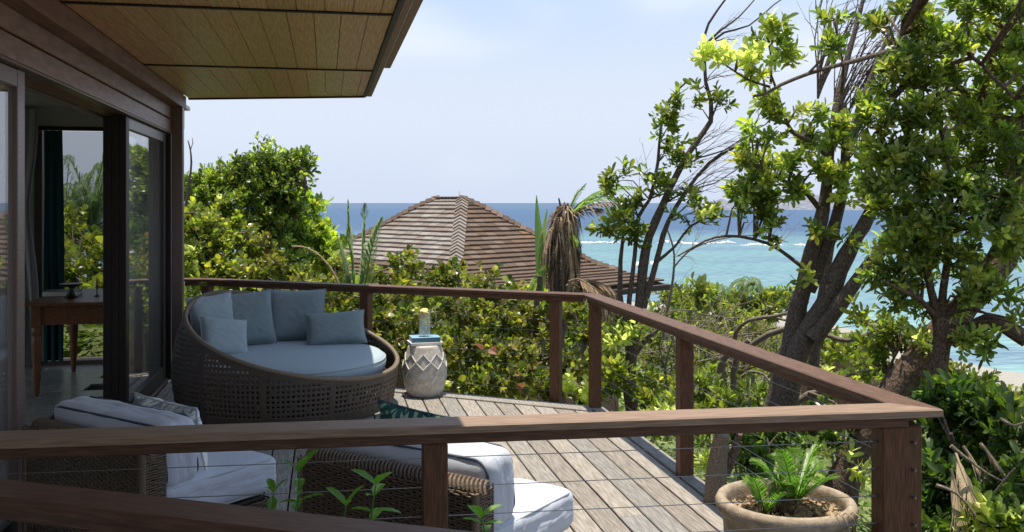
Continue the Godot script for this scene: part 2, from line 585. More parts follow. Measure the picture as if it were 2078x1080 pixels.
func make_sprigs() -> void:
	# kind: leaf length, width, bluntness, number, spread along the stem, how far they lean out, fold, curl
	var kinds := {
		"obovate": [0.105, 0.046, 0.75, 8, 0.07, 1.0, 0.3, 0.25],
		"obovate_b": [0.09, 0.040, 0.6, 7, 0.10, 0.9, 0.3, 0.15],
		"round": [0.115, 0.115, 0.9, 5, 0.16, 1.15, 0.25, 0.15],
		"round_b": [0.10, 0.09, 0.85, 6, 0.13, 1.0, 0.3, 0.2],
		"slim": [0.110, 0.030, 0.3, 7, 0.10, 0.8, 0.3, 0.35],
		"small": [0.055, 0.030, 0.5, 11, 0.15, 1.0, 0.25, 0.2],
		"small_b": [0.070, 0.036, 0.6, 9, 0.12, 1.1, 0.25, 0.2],
	}
	for k in kinds:
		var q: Array = kinds[k]
		var g := Geo.new()
		var one := Geo.new()
		one.leaf(Transform3D(), 1.0, q[1] / q[0], q[2], q[6], q[7])
		var places: Array[Transform3D] = []
		for i in int(q[3]):
			var t: float = float(i) / (q[3] - 1)
			var az := i * 2.39996 + rf(-0.35, 0.35)
			var lean: float = q[5] * lerpf(1.25, 0.45, t) + rf(-0.2, 0.2)
			var d := Vector3(sin(lean) * cos(az), cos(lean), sin(lean) * sin(az))
			var nrm := (Vector3.UP - d * d.y)
			nrm = nrm.normalized() if nrm.length() > 0.05 else Vector3(cos(az), 0, sin(az))
			nrm = (nrm + rdir() * 0.25).normalized()
			var x := d.cross(nrm).normalized()
			var L: float = q[0] * rf(0.75, 1.15)
			var xf := Transform3D(Basis(x, d, x.cross(d)).scaled_local(Vector3.ONE * L), Vector3(0, q[4] * t, 0))
			places.append(xf)
			g.leaf(xf, 1.0, q[1] / q[0], q[2], q[6], q[7])
		sprigs[k] = {"mesh": g.mesh(), "leaves": places, "leaf": one.mesh()}

func catmull(p: Array, step := 0.18) -> Array:
	var o := []
	for i in p.size() - 1:
		var a: Vector3 = p[maxi(i - 1, 0)]
		var b: Vector3 = p[i]
		var c: Vector3 = p[i + 1]
		var d: Vector3 = p[mini(i + 2, p.size() - 1)]
		var k := clampi(int(b.distance_to(c) / step), 2, 14)
		for s in k:
			o.append(b.cubic_interpolate(c, a, d, float(s) / k))
	o.append(p[p.size() - 1])
	return o

func limb_geo(g: Geo, p: Array, r0: float, r1: float, sides := 8, knobby := 0.10, step := 0.18) -> Array:
	var q := catmull(p, step)
	var r := []
	for i in q.size():
		var t := float(i) / (q.size() - 1)
		r.append(lerpf(r0, r1, pow(t, 0.8)) * (1.0 + rf(-knobby, knobby)))
		if i > 0 and i < q.size() - 1:
			q[i] += rdir() * lerpf(r0, r1, t) * knobby * 1.2
	g.tube(q, r, sides)
	return q

# origin of everything under the thing is the world's, so parts keep world coordinates
func plant(called: String, label: String, category: String, group := "") -> Node3D:
	return thing(called, label, category, Transform3D(), group)

# leaves in clumps: each blob is [centre, radius across, radius up, number of sprigs]
# o: kinds, tones (linear colours), lean (wind), parts (how many leaves stand as parts), twig radius, matt
func foliage(root: Node3D, skeleton: Array, blobs: Array, o: Dictionary) -> void:
	var kinds: Array = o.kinds
	var tones: Array = o.tones
	var lean: Vector3 = o.get("lean", Vector3.ZERO)
	var size: float = o.get("size", 1.0)
	var twigs := Geo.new()
	var tr: float = o.get("twig", 0.006)
	var per := {}
	for k in kinds:
		per[k] = []
	for b in blobs:
		var c: Vector3 = b[0]
		# the twig system that carries this clump
		var near: Vector3 = c - Vector3(0, b[2], 0)
		var best := 1e9
		for q in skeleton:
			var dd: float = q.distance_to(c) + maxf(0.0, q.y - c.y) * 0.8
			if dd < best:
				best = dd
				near = q
		var ends := []
		var count: int = int(b[3] * o.get("many", 1.0))
		var carriers: int = clampi(count / 9, 3, 26)
		for i in carriers:
			var d := rdir()
			var e := c + Vector3(d.x * b[1], d.y * b[2], d.z * b[1]) * pow(rng.randf(), 0.45) * 0.8
			ends.append(e)
			if tr > 0.0:
				var from := near
				var bd := 1e9
				for q in skeleton:
					var dd: float = q.distance_squared_to(e) + maxf(0.0, q.y - e.y) * 0.5 + rf(0.0, 0.02)
					if dd < bd:
						bd = dd
						from = q
				near = from
				var m := near.lerp(e, 0.5) + rdir() * near.distance_to(e) * 0.12 + Vector3(0, 0.06, 0)
				var pts := [near, near.lerp(m, 0.6), m, m.lerp(e, 0.6) + rdir() * 0.03, e]
				twigs.tube(pts, [tr * 2.2, tr * 1.8, tr * 1.5, tr, tr * 0.6], 4, false)
		for i in count:
			var e: Vector3 = ends[rng.randi() % carriers]
			var d := rdir()
			var rr: float = minf(b[1], b[2])
			var p := e + Vector3(d.x, d.y * 0.8, d.z) * rr * 0.55 * pow(rng.randf(), 0.6)
			var outw := (p - c)
			outw = outw.normalized() if outw.length() > 0.01 else Vector3.UP
			var axis := (outw * 0.65 + Vector3.UP * 0.55 + lean + rdir() * 0.6).normalized()
			var s := size * rf(0.75, 1.25)
			var t: Color = tones[mini(int(pow(rng.randf(), o.get("bias", 1.0)) * tones.size()), tones.size() - 1)]
			var k: float = rf(0.5, 1.6)
			var col := Color(t.r * k * rf(0.9, 1.12), t.g * k, t.b * k * rf(0.8, 1.25))
			per[kinds[rng.randi() % kinds.size()]].append([Transform3D(basis_y(axis, rf(0, TAU)).scaled_local(Vector3.ONE * s), p), col])
	if twigs.v.size():
		var tw := piece("twigs", twigs.mesh(), M[o.get("bark", "twig")], root)
		tw.set_meta("kind", "stuff")
	var parts: int = o.get("parts", 0)
	var left := parts
	for k in kinds:
		var list: Array = per[k]
		var take := 0
		if parts > 0:
			list.sort_custom(func(x, y): return x[0].origin.distance_squared_to(EYE) < y[0].origin.distance_squared_to(EYE))
			var each: int = sprigs[k].leaves.size()
			take = mini(list.size(), int(float(parts) / kinds.size() / each))
			for i in take:
				for lf in sprigs[k].leaves:
					piece("leaf", sprigs[k].leaf, M[leaf_near(list[i][1])], root, list[i][0] * lf)
		var rest := list.size() - take
		if rest <= 0:
			continue
		var mm := MultiMesh.new()
		mm.transform_format = MultiMesh.TRANSFORM_3D
		mm.use_colors = true
		mm.mesh = sprigs[k].mesh
		mm.instance_count = rest
		for i in rest:
			mm.set_instance_transform(i, list[take + i][0])
			mm.set_instance_color(i, list[take + i][1])
		var mi := MultiMeshInstance3D.new()
		mi.name = "foliage"
		mi.multimesh = mm
		mi.material_override = M["leaf_matt" if o.get("matt", false) else "leaf"]
		mi.set_meta("kind", "stuff")
		root.add_child(mi, true)

func leaf_near(c: Color) -> String:
	var best := 1e9
	var found := "leaf_0"
	for i in 8:
		var q: Color = M["leaf_%d" % i].albedo_color.srgb_to_linear()
		var d := absf(q.r - c.r) + absf(q.g - c.g) + absf(q.b - c.b)
		if d < best:
			best = d
			found = "leaf_%d" % i
	return found

# limbs: [path, radius at the root, radius at the tip, part name]
func tree(called: String, label: String, category: String, bark: String, limbs: Array, blobs: Array, o: Dictionary, group := "") -> Node3D:
	var root := plant(called, label, category, group)
	var sk := []
	for L in limbs:
		var g := Geo.new()
		var q := limb_geo(g, L[0], L[1], L[2], 10 if L[1] > 0.05 else (7 if L[1] > 0.015 else 5), 0.10 if L[1] > 0.03 else 0.05)
		piece(L[3], g.mesh(), M[bark], root)
		for i in range(q.size() / 3, q.size()):
			sk.append(q[i])
	if blobs.size():
		foliage(root, sk, blobs, o)
	return root

# fine bare twigs that fan out from a point
func bare_twigs(root: Node3D, from: Vector3, dirn: Vector3, length: float, count: int, spread: float, r: float, bark: String, bend := Vector3.ZERO) -> void:
	for i in count:
		var g := Geo.new()
		var d := (dirn + rdir() * spread).normalized()
		var L := length * rf(0.6, 1.15)
		var pts := [from]
		var p := from
		for s in 5:
			d = (d + rdir() * 0.16 + bend * 0.22).normalized()
			p += d * L / 5.0
			pts.append(p)
		limb_geo(g, pts, r * rf(0.8, 1.2), r * 0.25, 5, 0.05, 0.12)
		# a few side shoots
		for s in 3:
			var a: Vector3 = pts[2 + s % 3]
			var e := (d + rdir() * 0.8 + bend * 0.4).normalized()
			limb_geo(g, [a, a + e * L * 0.16, a + e * L * 0.22 + rdir() * L * 0.06 + bend * L * 0.1, a + e * L * 0.36 + bend * L * 0.16], r * 0.45, r * 0.15, 4, 0.05, 0.12)
		piece("bare_branch", g.mesh(), M[bark], root)

# one palm frond as a mesh: a midrib and its leaflets
func frond(p: Array, leaflet: float, per_m: float, width: float, droop: float, spread: float, stem_r := 0.012, bare := 0.15) -> ArrayMesh:
	var g := Geo.new()
	var q := catmull(p, 0.10)
	var r := []
	for i in q.size():
		r.append(lerpf(stem_r, stem_r * 0.25, float(i) / (q.size() - 1)))
	g.tube(q, r, 5, false)
	var total := 0.0
	for i in q.size() - 1:
		total += q[i].distance_to(q[i + 1])
	var n := int(total * per_m)
	for i in n:
		var t := lerpf(bare, 0.995, float(i) / n)
		var f := t * (q.size() - 1)
		var k := mini(int(f), q.size() - 2)
		var a: Vector3 = q[k].lerp(q[k + 1], f - k)
		var fw: Vector3 = (q[k + 1] - q[k]).normalized()
		var side := fw.cross(Vector3.UP)
		side = side.normalized() if side.length() > 0.1 else fw.cross(Vector3.RIGHT).normalized()
		var L := leaflet * sin(PI * clampf(0.18 + 0.80 * t, 0, 1)) * rf(0.8, 1.15)
		for s in [-1.0, 1.0]:
			var d: Vector3 = (side * s * spread + fw * (1.25 - spread * 0.5) + rdir() * 0.10).normalized()
			var e1: Vector3 = a + d * L * 0.5 + Vector3(0, -droop * L * 0.25, 0)
			var e2: Vector3 = a + d * L * (1.0 - 0.35 * droop) + Vector3(0, -droop * L * 0.9, 0)
			var w: Vector3 = d.cross(Vector3.UP if absf(d.y) < 0.9 else side).normalized() * width
			var up: Vector3 = w.cross(d)
			g.quad(a - w * 0.4, a + w * 0.4, e1 + w, e1 - w, up)
			g.tri(e1 - w, e1 + w, e2, up)
	return g.mesh()

# ---------------------------------------------------------------- land
func land_y(x: float, z: float) -> float:
	var d := maxf(0.0, 0.8 * (x + 1.5) - 0.6 * (z + 11.0))
	d = minf(d, maxf(0.0, Vector2(x + 1.5, z + 8.0).length()))
	var far := Vector2(x, z).length()
	var bearing := atan2(x, -z)
	var k := lerpf(1.74, 1.22, smoothstep(0.40, 0.68, bearing))
	var h := -36.5 * (1.0 - exp(-d / (72.0 * k)))
	h += 0.5 * sin(x * 0.21 + z * 0.13) * smoothstep(4.0, 20.0, d) * (1.0 - smoothstep(80.0, 140.0, d)) + 0.9 * sin(x * 0.05 - z * 0.07) * smoothstep(20.0, 60.0, d) * (1.0 - smoothstep(80.0, 140.0, d))
	h -= smoothstep(260.0, 700.0, far) * 12.0
	# a level bench under the deck and a low bank behind the house
	if x > -1.6 and d < 14.0:
		h -= 0.9 * (1.0 - smoothstep(4.0, 14.0, d))
	return h - 0.25

func make_land() -> void:
	var root := setting("hillside")
	var g := Geo.new()
	var rings := PackedFloat32Array([0.0, 2, 4, 6, 8, 10, 12, 15, 18, 22, 27, 33, 40, 50, 62, 76, 92, 110, 132, 158, 185, 205, 222, 236, 250, 265, 282, 300, 322, 350, 385, 430, 520, 700])
	var seg := 120
	var nz := FastNoiseLite.new()
	nz.seed = 3
	nz.frequency = 0.05
	var pts := []
	for r in rings:
		var row := PackedVector3Array()
		for s in seg + 1:
			var a := TAU * s / seg
			var x: float = r * sin(a)
			var z: float = -r * cos(a)
			row.append(Vector3(x, land_y(x, z), z))
		pts.append(row)
	g.sheet(pts, Vector3(0, -1e6, 0))
	for p in g.v:
		var k := nz.get_noise_2d(p.x, p.z)
		var sand := smoothstep(-30.6, -31.8, p.y)
		var soil := Color(0.17, 0.135, 0.085).lerp(Color(0.12, 0.14, 0.05), clampf(0.5 + k, 0, 1))
		soil = soil.lerp(Color(0.20, 0.21, 0.10), smoothstep(20.0, 60.0, Vector2(p.x, p.z).length()) * 0.5)
		g.col.append(soil.lerp(Color(0.72, 0.69, 0.63), sand))
	piece("hillside_surface", g.mesh(), M["ground"], root)
	# the sea: shallow lagoon, reef line, deep water
	var w := setting("sea")
	var gs := Geo.new()
	var dist := []
	var d := 150.0
	while d < 60000.0:
		dist.append(d)
		d *= 1.028 if d < 2500.0 else 1.09
	var rows := []
	for r in dist:
		var row := PackedVector3Array()
		for s in 161:
			var a := lerpf(-1.15, 1.45, s / 160.0)
			row.append(Vector3(r * sin(a), -33.3, -r * cos(a)))
		rows.append(row)
	gs.sheet(rows, Vector3(0, -1e6, 0))
	var wn := FastNoiseLite.new()
	wn.seed = 8
	wn.frequency = 0.006
	wn.fractal_octaves = 4
	for p in gs.v:
		var r := Vector2(p.x, p.z).length()
		var b := atan2(p.x, -p.z)
		var k := wn.get_noise_2d(p.x * 0.5, p.z * 1.6)
		var reef := 830.0 + 90.0 * sin(b * 5.0 + 0.4) + k * 120.0
		var shallow := Color(0.27, 0.41, 0.40)
		var lagoon := Color(0.20, 0.315, 0.335)
		var patch := Color(0.185, 0.26, 0.33)
		var deep := Color(0.115, 0.175, 0.265)
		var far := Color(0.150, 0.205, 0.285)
		var c := shallow.lerp(lagoon, smoothstep(250.0, 480.0, r + k * 120.0))
		c = c.lerp(patch, clampf(smoothstep(0.02, 0.32, k) * 0.75, 0, 1))
		c = c.lerp(Color(0.21, 0.335, 0.355), clampf(smoothstep(-0.05, -0.35, k) * 0.7, 0, 1))
		c = c.lerp(deep, smoothstep(reef - 60.0, reef + 420.0, r))
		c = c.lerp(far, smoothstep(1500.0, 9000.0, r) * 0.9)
		gs.col.append(c)
	piece("sea_surface", gs.mesh(), M["sea"], w)
	# breakers on the reef
	for i in 15:
		var b: float = [0.262, 0.275, 0.29, 0.305, 0.33, 0.36, 0.378, 0.39, 0.40, 0.42, 0.45, 0.47, 0.332, 0.347, 0.50][i]
		var r: float = [815, 810, 818, 812, 830, 825, 806, 800, 808, 830, 790, 800, 520, 536, 800][i]
		var L: float = [0.012, 0.010, 0.012, 0.008, 0.008, 0.010, 0.012, 0.014, 0.010, 0.012, 0.015, 0.012, 0.004, 0.006, 0.012][i]
		var gf := Geo.new()
		var pts2 := []
		var rad := []
		for s in 25:
			var t := s / 24.0
			var a := b + (t - 0.5) * L * 2.0
			var rr := r + 10.0 * sin(t * 7.0 + i) + rf(-3, 3)
			pts2.append(Vector3(rr * sin(a), -33.25, -rr * cos(a)))
			rad.append(maxf(0.05, 1.9 * sin(PI * t) * rf(0.35, 1.1)))
		gf.tube(pts2, rad, 6, false)
		var o := piece("breaker" if i == 0 else "breaker_%03d" % i, gf.mesh(), M["foam"], w)
		o.set_meta("kind", "stuff")
	# islands on the horizon
	var isl := setting("distant_hills")
	var prof := [[0.38, 0.0], [0.405, 40.0], [0.42, 48.0], [0.445, 52.0], [0.465, 72.0], [0.485, 80.0], [0.505, 76.0], [0.525, 52.0], [0.545, 44.0], [0.57, 30.0], [0.60, 0.0]]
	var gi := Geo.new()
	var hn := FastNoiseLite.new()
	hn.seed = 4
	hn.frequency = 9.0
	var ridge := []
	for q in 7:
		var row := PackedVector3Array()
		for s in 121:
			var a := lerpf(0.37, 0.61, s / 120.0)
			var h := 0.0
			for e in prof.size() - 1:
				var lo: float = prof[e][0]
				var hi: float = prof[e + 1][0]
				if a >= lo and a <= hi:
					h = lerpf(prof[e][1], prof[e + 1][1], smoothstep(0.0, 1.0, (a - lo) / (hi - lo)))
			h += hn.get_noise_2d(a * 6.0, q * 0.4) * 14.0 * minf(1.0, h / 20.0)
			var t: float = q / 6.0
			var r := lerpf(4600.0, 5600.0, t)
			row.append(Vector3(r * sin(a), -34.0 + maxf(h, 0.0) * sin(PI * t), -r * cos(a)))
		ridge.append(row)
	gi.sheet(ridge, Vector3(0, -1e6, 0))
	piece("hill_surface", gi.mesh(), M["hill"], isl)

# ---------------------------------------------------------------- deck and railings
const DECK_R := 2.2            # the outer edge along the sea side
const FAR_A := Vector2(-1.42, -9.80)
const FAR_B := Vector2(2.2, -7.26)

func far_z(x: float) -> float:   # the slanting far edge
	return lerpf(FAR_A.y, FAR_B.y, (x - FAR_A.x) / (FAR_B.x - FAR_A.x))

func make_deck() -> void:
	var root := setting("deck")
	var pitch := 0.1435
	var x1 := 2.090
	var i := 0
	while x1 > -1.40:
		var x0 := maxf(x1 - pitch + 0.009, -1.42)
		var near := -2.92
		# each run is one or two boards, with butt joints that wander
		var cuts := [near]
		var j := near - rf(0.9, 3.8)
		if i % 3 != 1:
			cuts.append(j)
		var e0 := far_z(x0) + 0.13
		var e1 := far_z(x1) + 0.13
		for k in cuts.size():
			var z0: float = cuts[k] - (0.004 if k > 0 else 0.0)
			var last: bool = k == cuts.size() - 1
			var g := Geo.new()
			var zz0: float = e0 if last else cuts[k + 1]
			var zz1: float = e1 if last else cuts[k + 1]
			g.prism(PackedVector2Array([Vector2(x0, z0), Vector2(x1, z0), Vector2(x1, zz1), Vector2(x0, zz0)]), -0.03, rf(-0.0015, 0.0015), 0.004)
			piece("plank", g.mesh(), M["deck_%d" % (rng.randi() % 7)], root)
		x1 -= pitch
		i += 1
	# border boards along the two open edges, and the joists below
	var gb := Geo.new()
	gb.prism(PackedVector2Array([Vector2(2.096, -2.92), Vector2(2.2, -2.92), Vector2(2.2, -7.26), Vector2(2.096, -7.20)]), -0.03, 0.012, 0.004)
	piece("border_board", gb.mesh(), M["deck_5"], root)
	var ga := Geo.new()
	var d := (FAR_B - FAR_A).normalized()
	var nrm := Vector2(-d.y, d.x)
	ga.prism(PackedVector2Array([FAR_A + nrm * 0.105, FAR_B + nrm * 0.105 - Vector2(0.11, 0.0), FAR_B - d * 0.004, FAR_A]), -0.03, 0.012, 0.004)
	piece("border_board", ga.mesh(), M["deck_0"], root)
	for k in 8:
		bar("joist", Vector3(-1.4, -0.14, -3.1 - k * 0.56), Vector3(2.15, -0.14, -3.1 - k * 0.56), 0.05, 0.2, M["dark_wood"], root)
	for k in 3:
		var a := Vector2(-1.4, -7.7 - k * 0.6)
		var b := FAR_A.x + (a.y - FAR_A.y) / (FAR_B.y - FAR_A.y) * (FAR_B.x - FAR_A.x)
		bar("joist", Vector3(-1.4, -0.14, a.y), Vector3(b - 0.1, -0.14, a.y), 0.05, 0.2, M["dark_wood"], root)
	bar("edge_beam", Vector3(2.17, -0.17, -2.92), Vector3(2.17, -0.17, -7.2), 0.04, 0.26, M["dark_wood"], root)
	bar("edge_beam", Vector3(FAR_A.x, -0.17, FAR_A.y + 0.05), Vector3(FAR_B.x - 0.05, -0.17, FAR_B.y + 0.02), 0.04, 0.26, M["dark_wood"], root)
	for p in [Vector3(2.05, 0, -3.2), Vector3(2.05, 0, -5.3), Vector3(2.0, 0, -7.2), Vector3(0.4, 0, -8.2), Vector3(-1.2, 0, -9.4)]:
		bar("support_post", Vector3(p.x, -0.28, p.z), Vector3(p.x, -4.0, p.z), 0.14, 0.14, M["dark_wood"], root)

func make_terrace() -> void:
	var root := setting("front_terrace")
	for i in 26:
		var g := Geo.new()
		var z := -1.30 + i * 0.1435
		g.prism(PackedVector2Array([Vector2(-1.35, z), Vector2(3.2, z), Vector2(3.2, z + 0.1375), Vector2(-1.35, z + 0.1375)]), -0.03, 0.0, 0.004)
		piece("plank", g.mesh(), M["deck_%d" % (rng.randi() % 7)], root)

# a, b: the centre line; ma, mb: the mitre at each end as how far the outer edge runs on
func railing(label: String, a: Vector2, b: Vector2, cut_a: Vector2, cut_b: Vector2, posts: Array, top_mat: String, cable_from: Array, group: String) -> void:
	var root := thing("deck_railing", label, "railing", Transform3D(), group)
	var d := (b - a).normalized()
	var nn := Vector2(-d.y, d.x)
	var W := 0.066
	# cut_*: direction of the end cut (unit along the mitre), projected to both edges
	var ends := []
	for q in [[a, cut_a], [b, cut_b]]:
		for s in [1.0, -1.0]:
			var c: Vector2 = q[1]
			var k: float = W / c.dot(nn)
			ends.append(q[0] + c * k * s)
	var g := Geo.new()
	# work in the rail's own axes so that the grain runs along it
	var xf := Transform3D(basis_z(Vector3(d.x, 0, d.y)), Vector3(a.x, 0, a.y))
	var inv := xf.affine_inverse()
	var loc := PackedVector2Array()
	for p in [ends[0], ends[1], ends[3], ends[2]]:
		var w: Vector3 = inv * Vector3(p.x, 0, p.y)
		loc.append(Vector2(w.x, w.z))
	g.prism(loc, 0.882, 0.910, 0.005)
	piece("handrail", g.mesh(), M[top_mat], root, xf)
	var L := a.distance_to(b)
	bar("sub_rail", Vector3(a.x, 0.861, a.y) + Vector3(d.x, 0, d.y) * 0.05, Vector3(b.x, 0.861, b.y) - Vector3(d.x, 0, d.y) * 0.05, 0.085, 0.038, M["rail_0"], root, 0.004)
	for p in posts:
		var c: Vector2 = a + d * p[0] + nn * p[1]
		var h := Transform3D(basis_z(Vector3(d.x, 0, d.y)), Vector3(c.x, 0.42, c.y))
		piece("post", boxm(Vector3(0.086, 0.843, 0.086), 0.005), M["post"], root, h)
	for k in cable_from.size():
		var y: float = cable_from[k]
		var gc := Geo.new()
		gc.tube([Vector3(a.x, y, a.y), Vector3(b.x, y, b.y)], [0.0015, 0.0015], 6, false)
		piece("cable", gc.mesh(), M["steel"], root)
		# the fittings where a cable passes a post
		for p in posts:
			var c: Vector2 = a + d * p[0] + nn * p[1]
			if p.size() > 2:
				var gf := Geo.new()
				gf.tube([Vector3(c.x, y, c.y) - Vector3(d.x, 0, d.y) * 0.065, Vector3(c.x, y, c.y) + Vector3(d.x, 0, d.y) * 0.065], [0.005, 0.005], 6)
				piece("cable_end", gf.mesh(), M["steel"], root)

func make_railings() -> void:
	var cables := [0.785, 0.685, 0.585, 0.485, 0.385, 0.285, 0.185, 0.085]
	var A := Vector2(-1.33, -3.296)
	var B := Vector2(2.134, -3.093)
	var C := Vector2(2.134, -7.41)
	var D := Vector2(-1.165, -9.66)
	var E2 := Vector2(-1.40, -9.72)
	var bis := func(p: Vector2, q: Vector2, r: Vector2) -> Vector2: return (((p - q).normalized() + (r - q).normalized()).normalized())
	var mB: Vector2 = bis.call(A, B, C)
	var mC: Vector2 = bis.call(B, C, D)
	var mD: Vector2 = bis.call(C, D, E2)
	var gap := 0.0008
	var dab := (B - A).normalized()
	var nab := Vector2(-dab.y, dab.x)
	railing("near wooden deck railing with one bleached handrail and wire cables, behind the low chairs", A, B - dab * gap, nab, mB, [[1.70, 0.0], [3.36, 0.0, 1]], "rail_bleached", cables, "railings round the deck")
	var dbc := (C - B).normalized()
	railing("long wooden deck railing on the sea side, running away past the potted cycad", B + dbc * gap, C - dbc * gap, mB, mC, [[0.02, -0.03, 1], [2.26, 0.0], [4.18, 0.0]], "rail_2", cables, "railings round the deck")
	var dcd := (D - C).normalized()
	railing("slanting far deck railing behind the round daybed and the ceramic stool", C + dcd * gap, D - dcd * gap, mC, mD, [[0.30, 0.0], [2.14, 0.0], [3.96, 0.0]], "rail_0", cables, "railings round the deck")
	var dde := (E2 - D).normalized()
	railing("short deck railing stub that meets the corner post of the house", D + dde * gap, E2, mD, Vector2(-dde.y, dde.x), [], "rail_0", cables, "railings round the deck")
	# the railing of the terrace in front
	var F0 := Vector2(-1.34, -2.955)
	var F1 := Vector2(1.25, -1.535)
	var df := (F1 - F0).normalized()
	railing("dark wooden handrail nearest of all, slanting across below the near railing", F0, F1, Vector2(-df.y, df.x), Vector2(-df.y, df.x), [[2.2, 0.0]], "rail_0", [], "railings round the deck")

# ---------------------------------------------------------------- the house
func make_house() -> void:
	var h := thing("house", "dark timber villa wing with deep board soffit and sliding glass doors onto the deck", "house")
	var XW := -1.32
	var Z1 := 2.0
	# soffit boards run along the wall, in three bays between dark cover strips
	var slope_z := func(x: float) -> float: return lerpf(-9.64, -9.13, (x - XW) / (0.36 - XW))
	var soffit := Node3D.new()
	soffit.name = "soffit"
	h.add_child(soffit)
	var bays := [[-7.35, 99.0], [-5.14, -7.318], [-2.93, -5.108], [-0.72, -2.898], [2.0, -0.688]]
	for bi in bays.size():
		var x := XW - (0.0 if bi % 2 == 0 else 0.06)
		while x < 0.345:
			var xa := maxf(x, XW) + 0.002
			var xb := minf(x + 0.1465, 0.36) - 0.002
			if xb - xa > 0.02:
				var za: float = bays[bi][1] if bi > 0 else slope_z.call(xa)
				var zb: float = bays[bi][1] if bi > 0 else slope_z.call(xb)
				var g := Geo.new()
				g.prism(PackedVector2Array([Vector2(xa, bays[bi][0]), Vector2(xb, bays[bi][0]), Vector2(xb, zb), Vector2(xa, za)]), 2.684 + rf(0, 0.0015), 2.704, 0.002)
				piece("plank", g.mesh(), M["soffit_%d" % (rng.randi() % 5)], soffit)
			x += 0.1465
	for z in [-7.334, -5.124, -2.914, -0.704]:
		bar("cover_strip", Vector3(XW, 2.690, z), Vector3(0.36, 2.690, z), 0.034, 0.03, M["dark_wood"], soffit)
	bar("edge_strip", Vector3(0.374, 2.69, Z1), Vector3(0.374, 2.69, -9.11), 0.026, 0.04, M["dark_wood"], soffit)
	bar("end_strip", Vector3(XW, 2.69, -9.66), Vector3(0.37, 2.69, -9.13), 0.025, 0.04, M["dark_wood"], soffit)
	# roof edge: two stepped fascia boards, the upper one stops short
	bar("eave_board", Vector3(0.415, 2.735, Z1), Vector3(0.415, 2.735, -9.12), 0.05, 0.11, M["rail_bleached"], h, 0.005)
	bar("eave_board", Vector3(0.478, 2.785, Z1), Vector3(0.478, 2.785, -7.55), 0.07, 0.10, M["rail_bleached"], h, 0.005)
	# the roof above
	var gr := Geo.new()
	var ridge_a := Vector3(-3.6, 4.6, -7.0)
	var ridge_b := Vector3(-3.6, 4.6, Z1)
	var e0 := Vector3(0.44, 2.84, -9.14)
	var e1 := Vector3(0.44, 2.84, Z1)
	var w0 := Vector3(-6.7, 2.84, -11.2)
	var w1 := Vector3(-6.7, 2.84, Z1)
	gr.quad(e0, e1, ridge_b, ridge_a, Vector3(1, 2, 0))
	gr.quad(w0, w1, ridge_b, ridge_a, Vector3(-1, 2, 0))
	gr.tri(e0, w0, ridge_a, Vector3(0, 1, -1))
	gr.tri(e1, w1, ridge_b, Vector3(0, 0, 1))
	var dn := Vector3(0, -0.12, 0)
	gr.quad(e0 + dn, e1 + dn, w1 + dn, w0 + dn, Vector3.DOWN)
	gr.quad(e0, e1, e1 + dn, e0 + dn, Vector3.RIGHT)
	gr.quad(e0, w0, w0 + dn, e0 + dn, Vector3.FORWARD)
	piece("roof", gr.mesh(), M["shingle_3"], h)
	# beam under the soffit and the boarded header over the doors
	bar("wall_beam", Vector3(-1.38, 2.622, Z1), Vector3(-1.38, 2.622, -9.50), 0.12, 0.124, M["fascia"], h, 0.004)
	bar("header_board", Vector3(-1.45, 2.503, Z1), Vector3(-1.45, 2.503, -9.18), 0.06, 0.112, M["header"], h, 0.005)
	bar("header_board", Vector3(-1.447, 2.376, Z1), Vector3(-1.447, 2.376, -9.16), 0.06, 0.116, M["header"], h, 0.005)
	bar("header_lip", Vector3(-1.443, 2.309, Z1), Vector3(-1.443, 2.309, -9.13), 0.065, 0.012, M["frame_wood"], h, 0.003)
	bar("header_soffit", Vector3(-1.60, 2.327, Z1), Vector3(-1.60, 2.325, -9.2), 0.22, 0.02, M["fascia"], h, 0.002)
	bar("door_track", Vector3(-1.66, 2.306, Z1), Vector3(-1.66, 2.306, -9.2), 0.02, 0.016, M["frame_wood"], h, 0.002)
	# corner post and its jambs
	bar("corner_post", Vector3(-1.365, -0.1, -9.28), Vector3(-1.365, 2.56, -9.28), 0.10, 0.10, M["frame_wood"], h, 0.005)
	bar("jamb", Vector3(-1.505, 0.0, -9.235), Vector3(-1.505, 2.30, -9.235), 0.17, 0.05, M["dark_wood"], h, 0.003)
	bar("head_block", Vector3(-1.48, 2.30, -9.215), Vector3(-1.48, 2.56, -9.215), 0.13, 0.06, M["fascia"], h, 0.003)
	bar("jamb", Vector3(-1.66, 0.0, -9.20), Vector3(-1.66, 2.30, -9.20), 0.14, 0.06, M["dark_wood"], h, 0.003)
	# threshold
	bar("sill", Vector3(-1.64, -0.004, -3.4), Vector3(-1.64, -0.004, -9.16), 0.16, 0.05, M["sill"], h, 0.004)
	bar("sill_track", Vector3(-1.70, 0.025, -3.4), Vector3(-1.70, 0.025, -9.16), 0.012, 0.02, M["steel"], h, 0.002)
	bar("sill_track", Vector3(-1.62, 0.025, -3.4), Vector3(-1.62, 0.025, -9.16), 0.012, 0.02, M["steel"], h, 0.002)
	bar("sill_board", Vector3(-1.475, 0.0, -3.0), Vector3(-1.475, 0.0, -9.16), 0.09, 0.055, M["frame_wood"], h, 0.004)
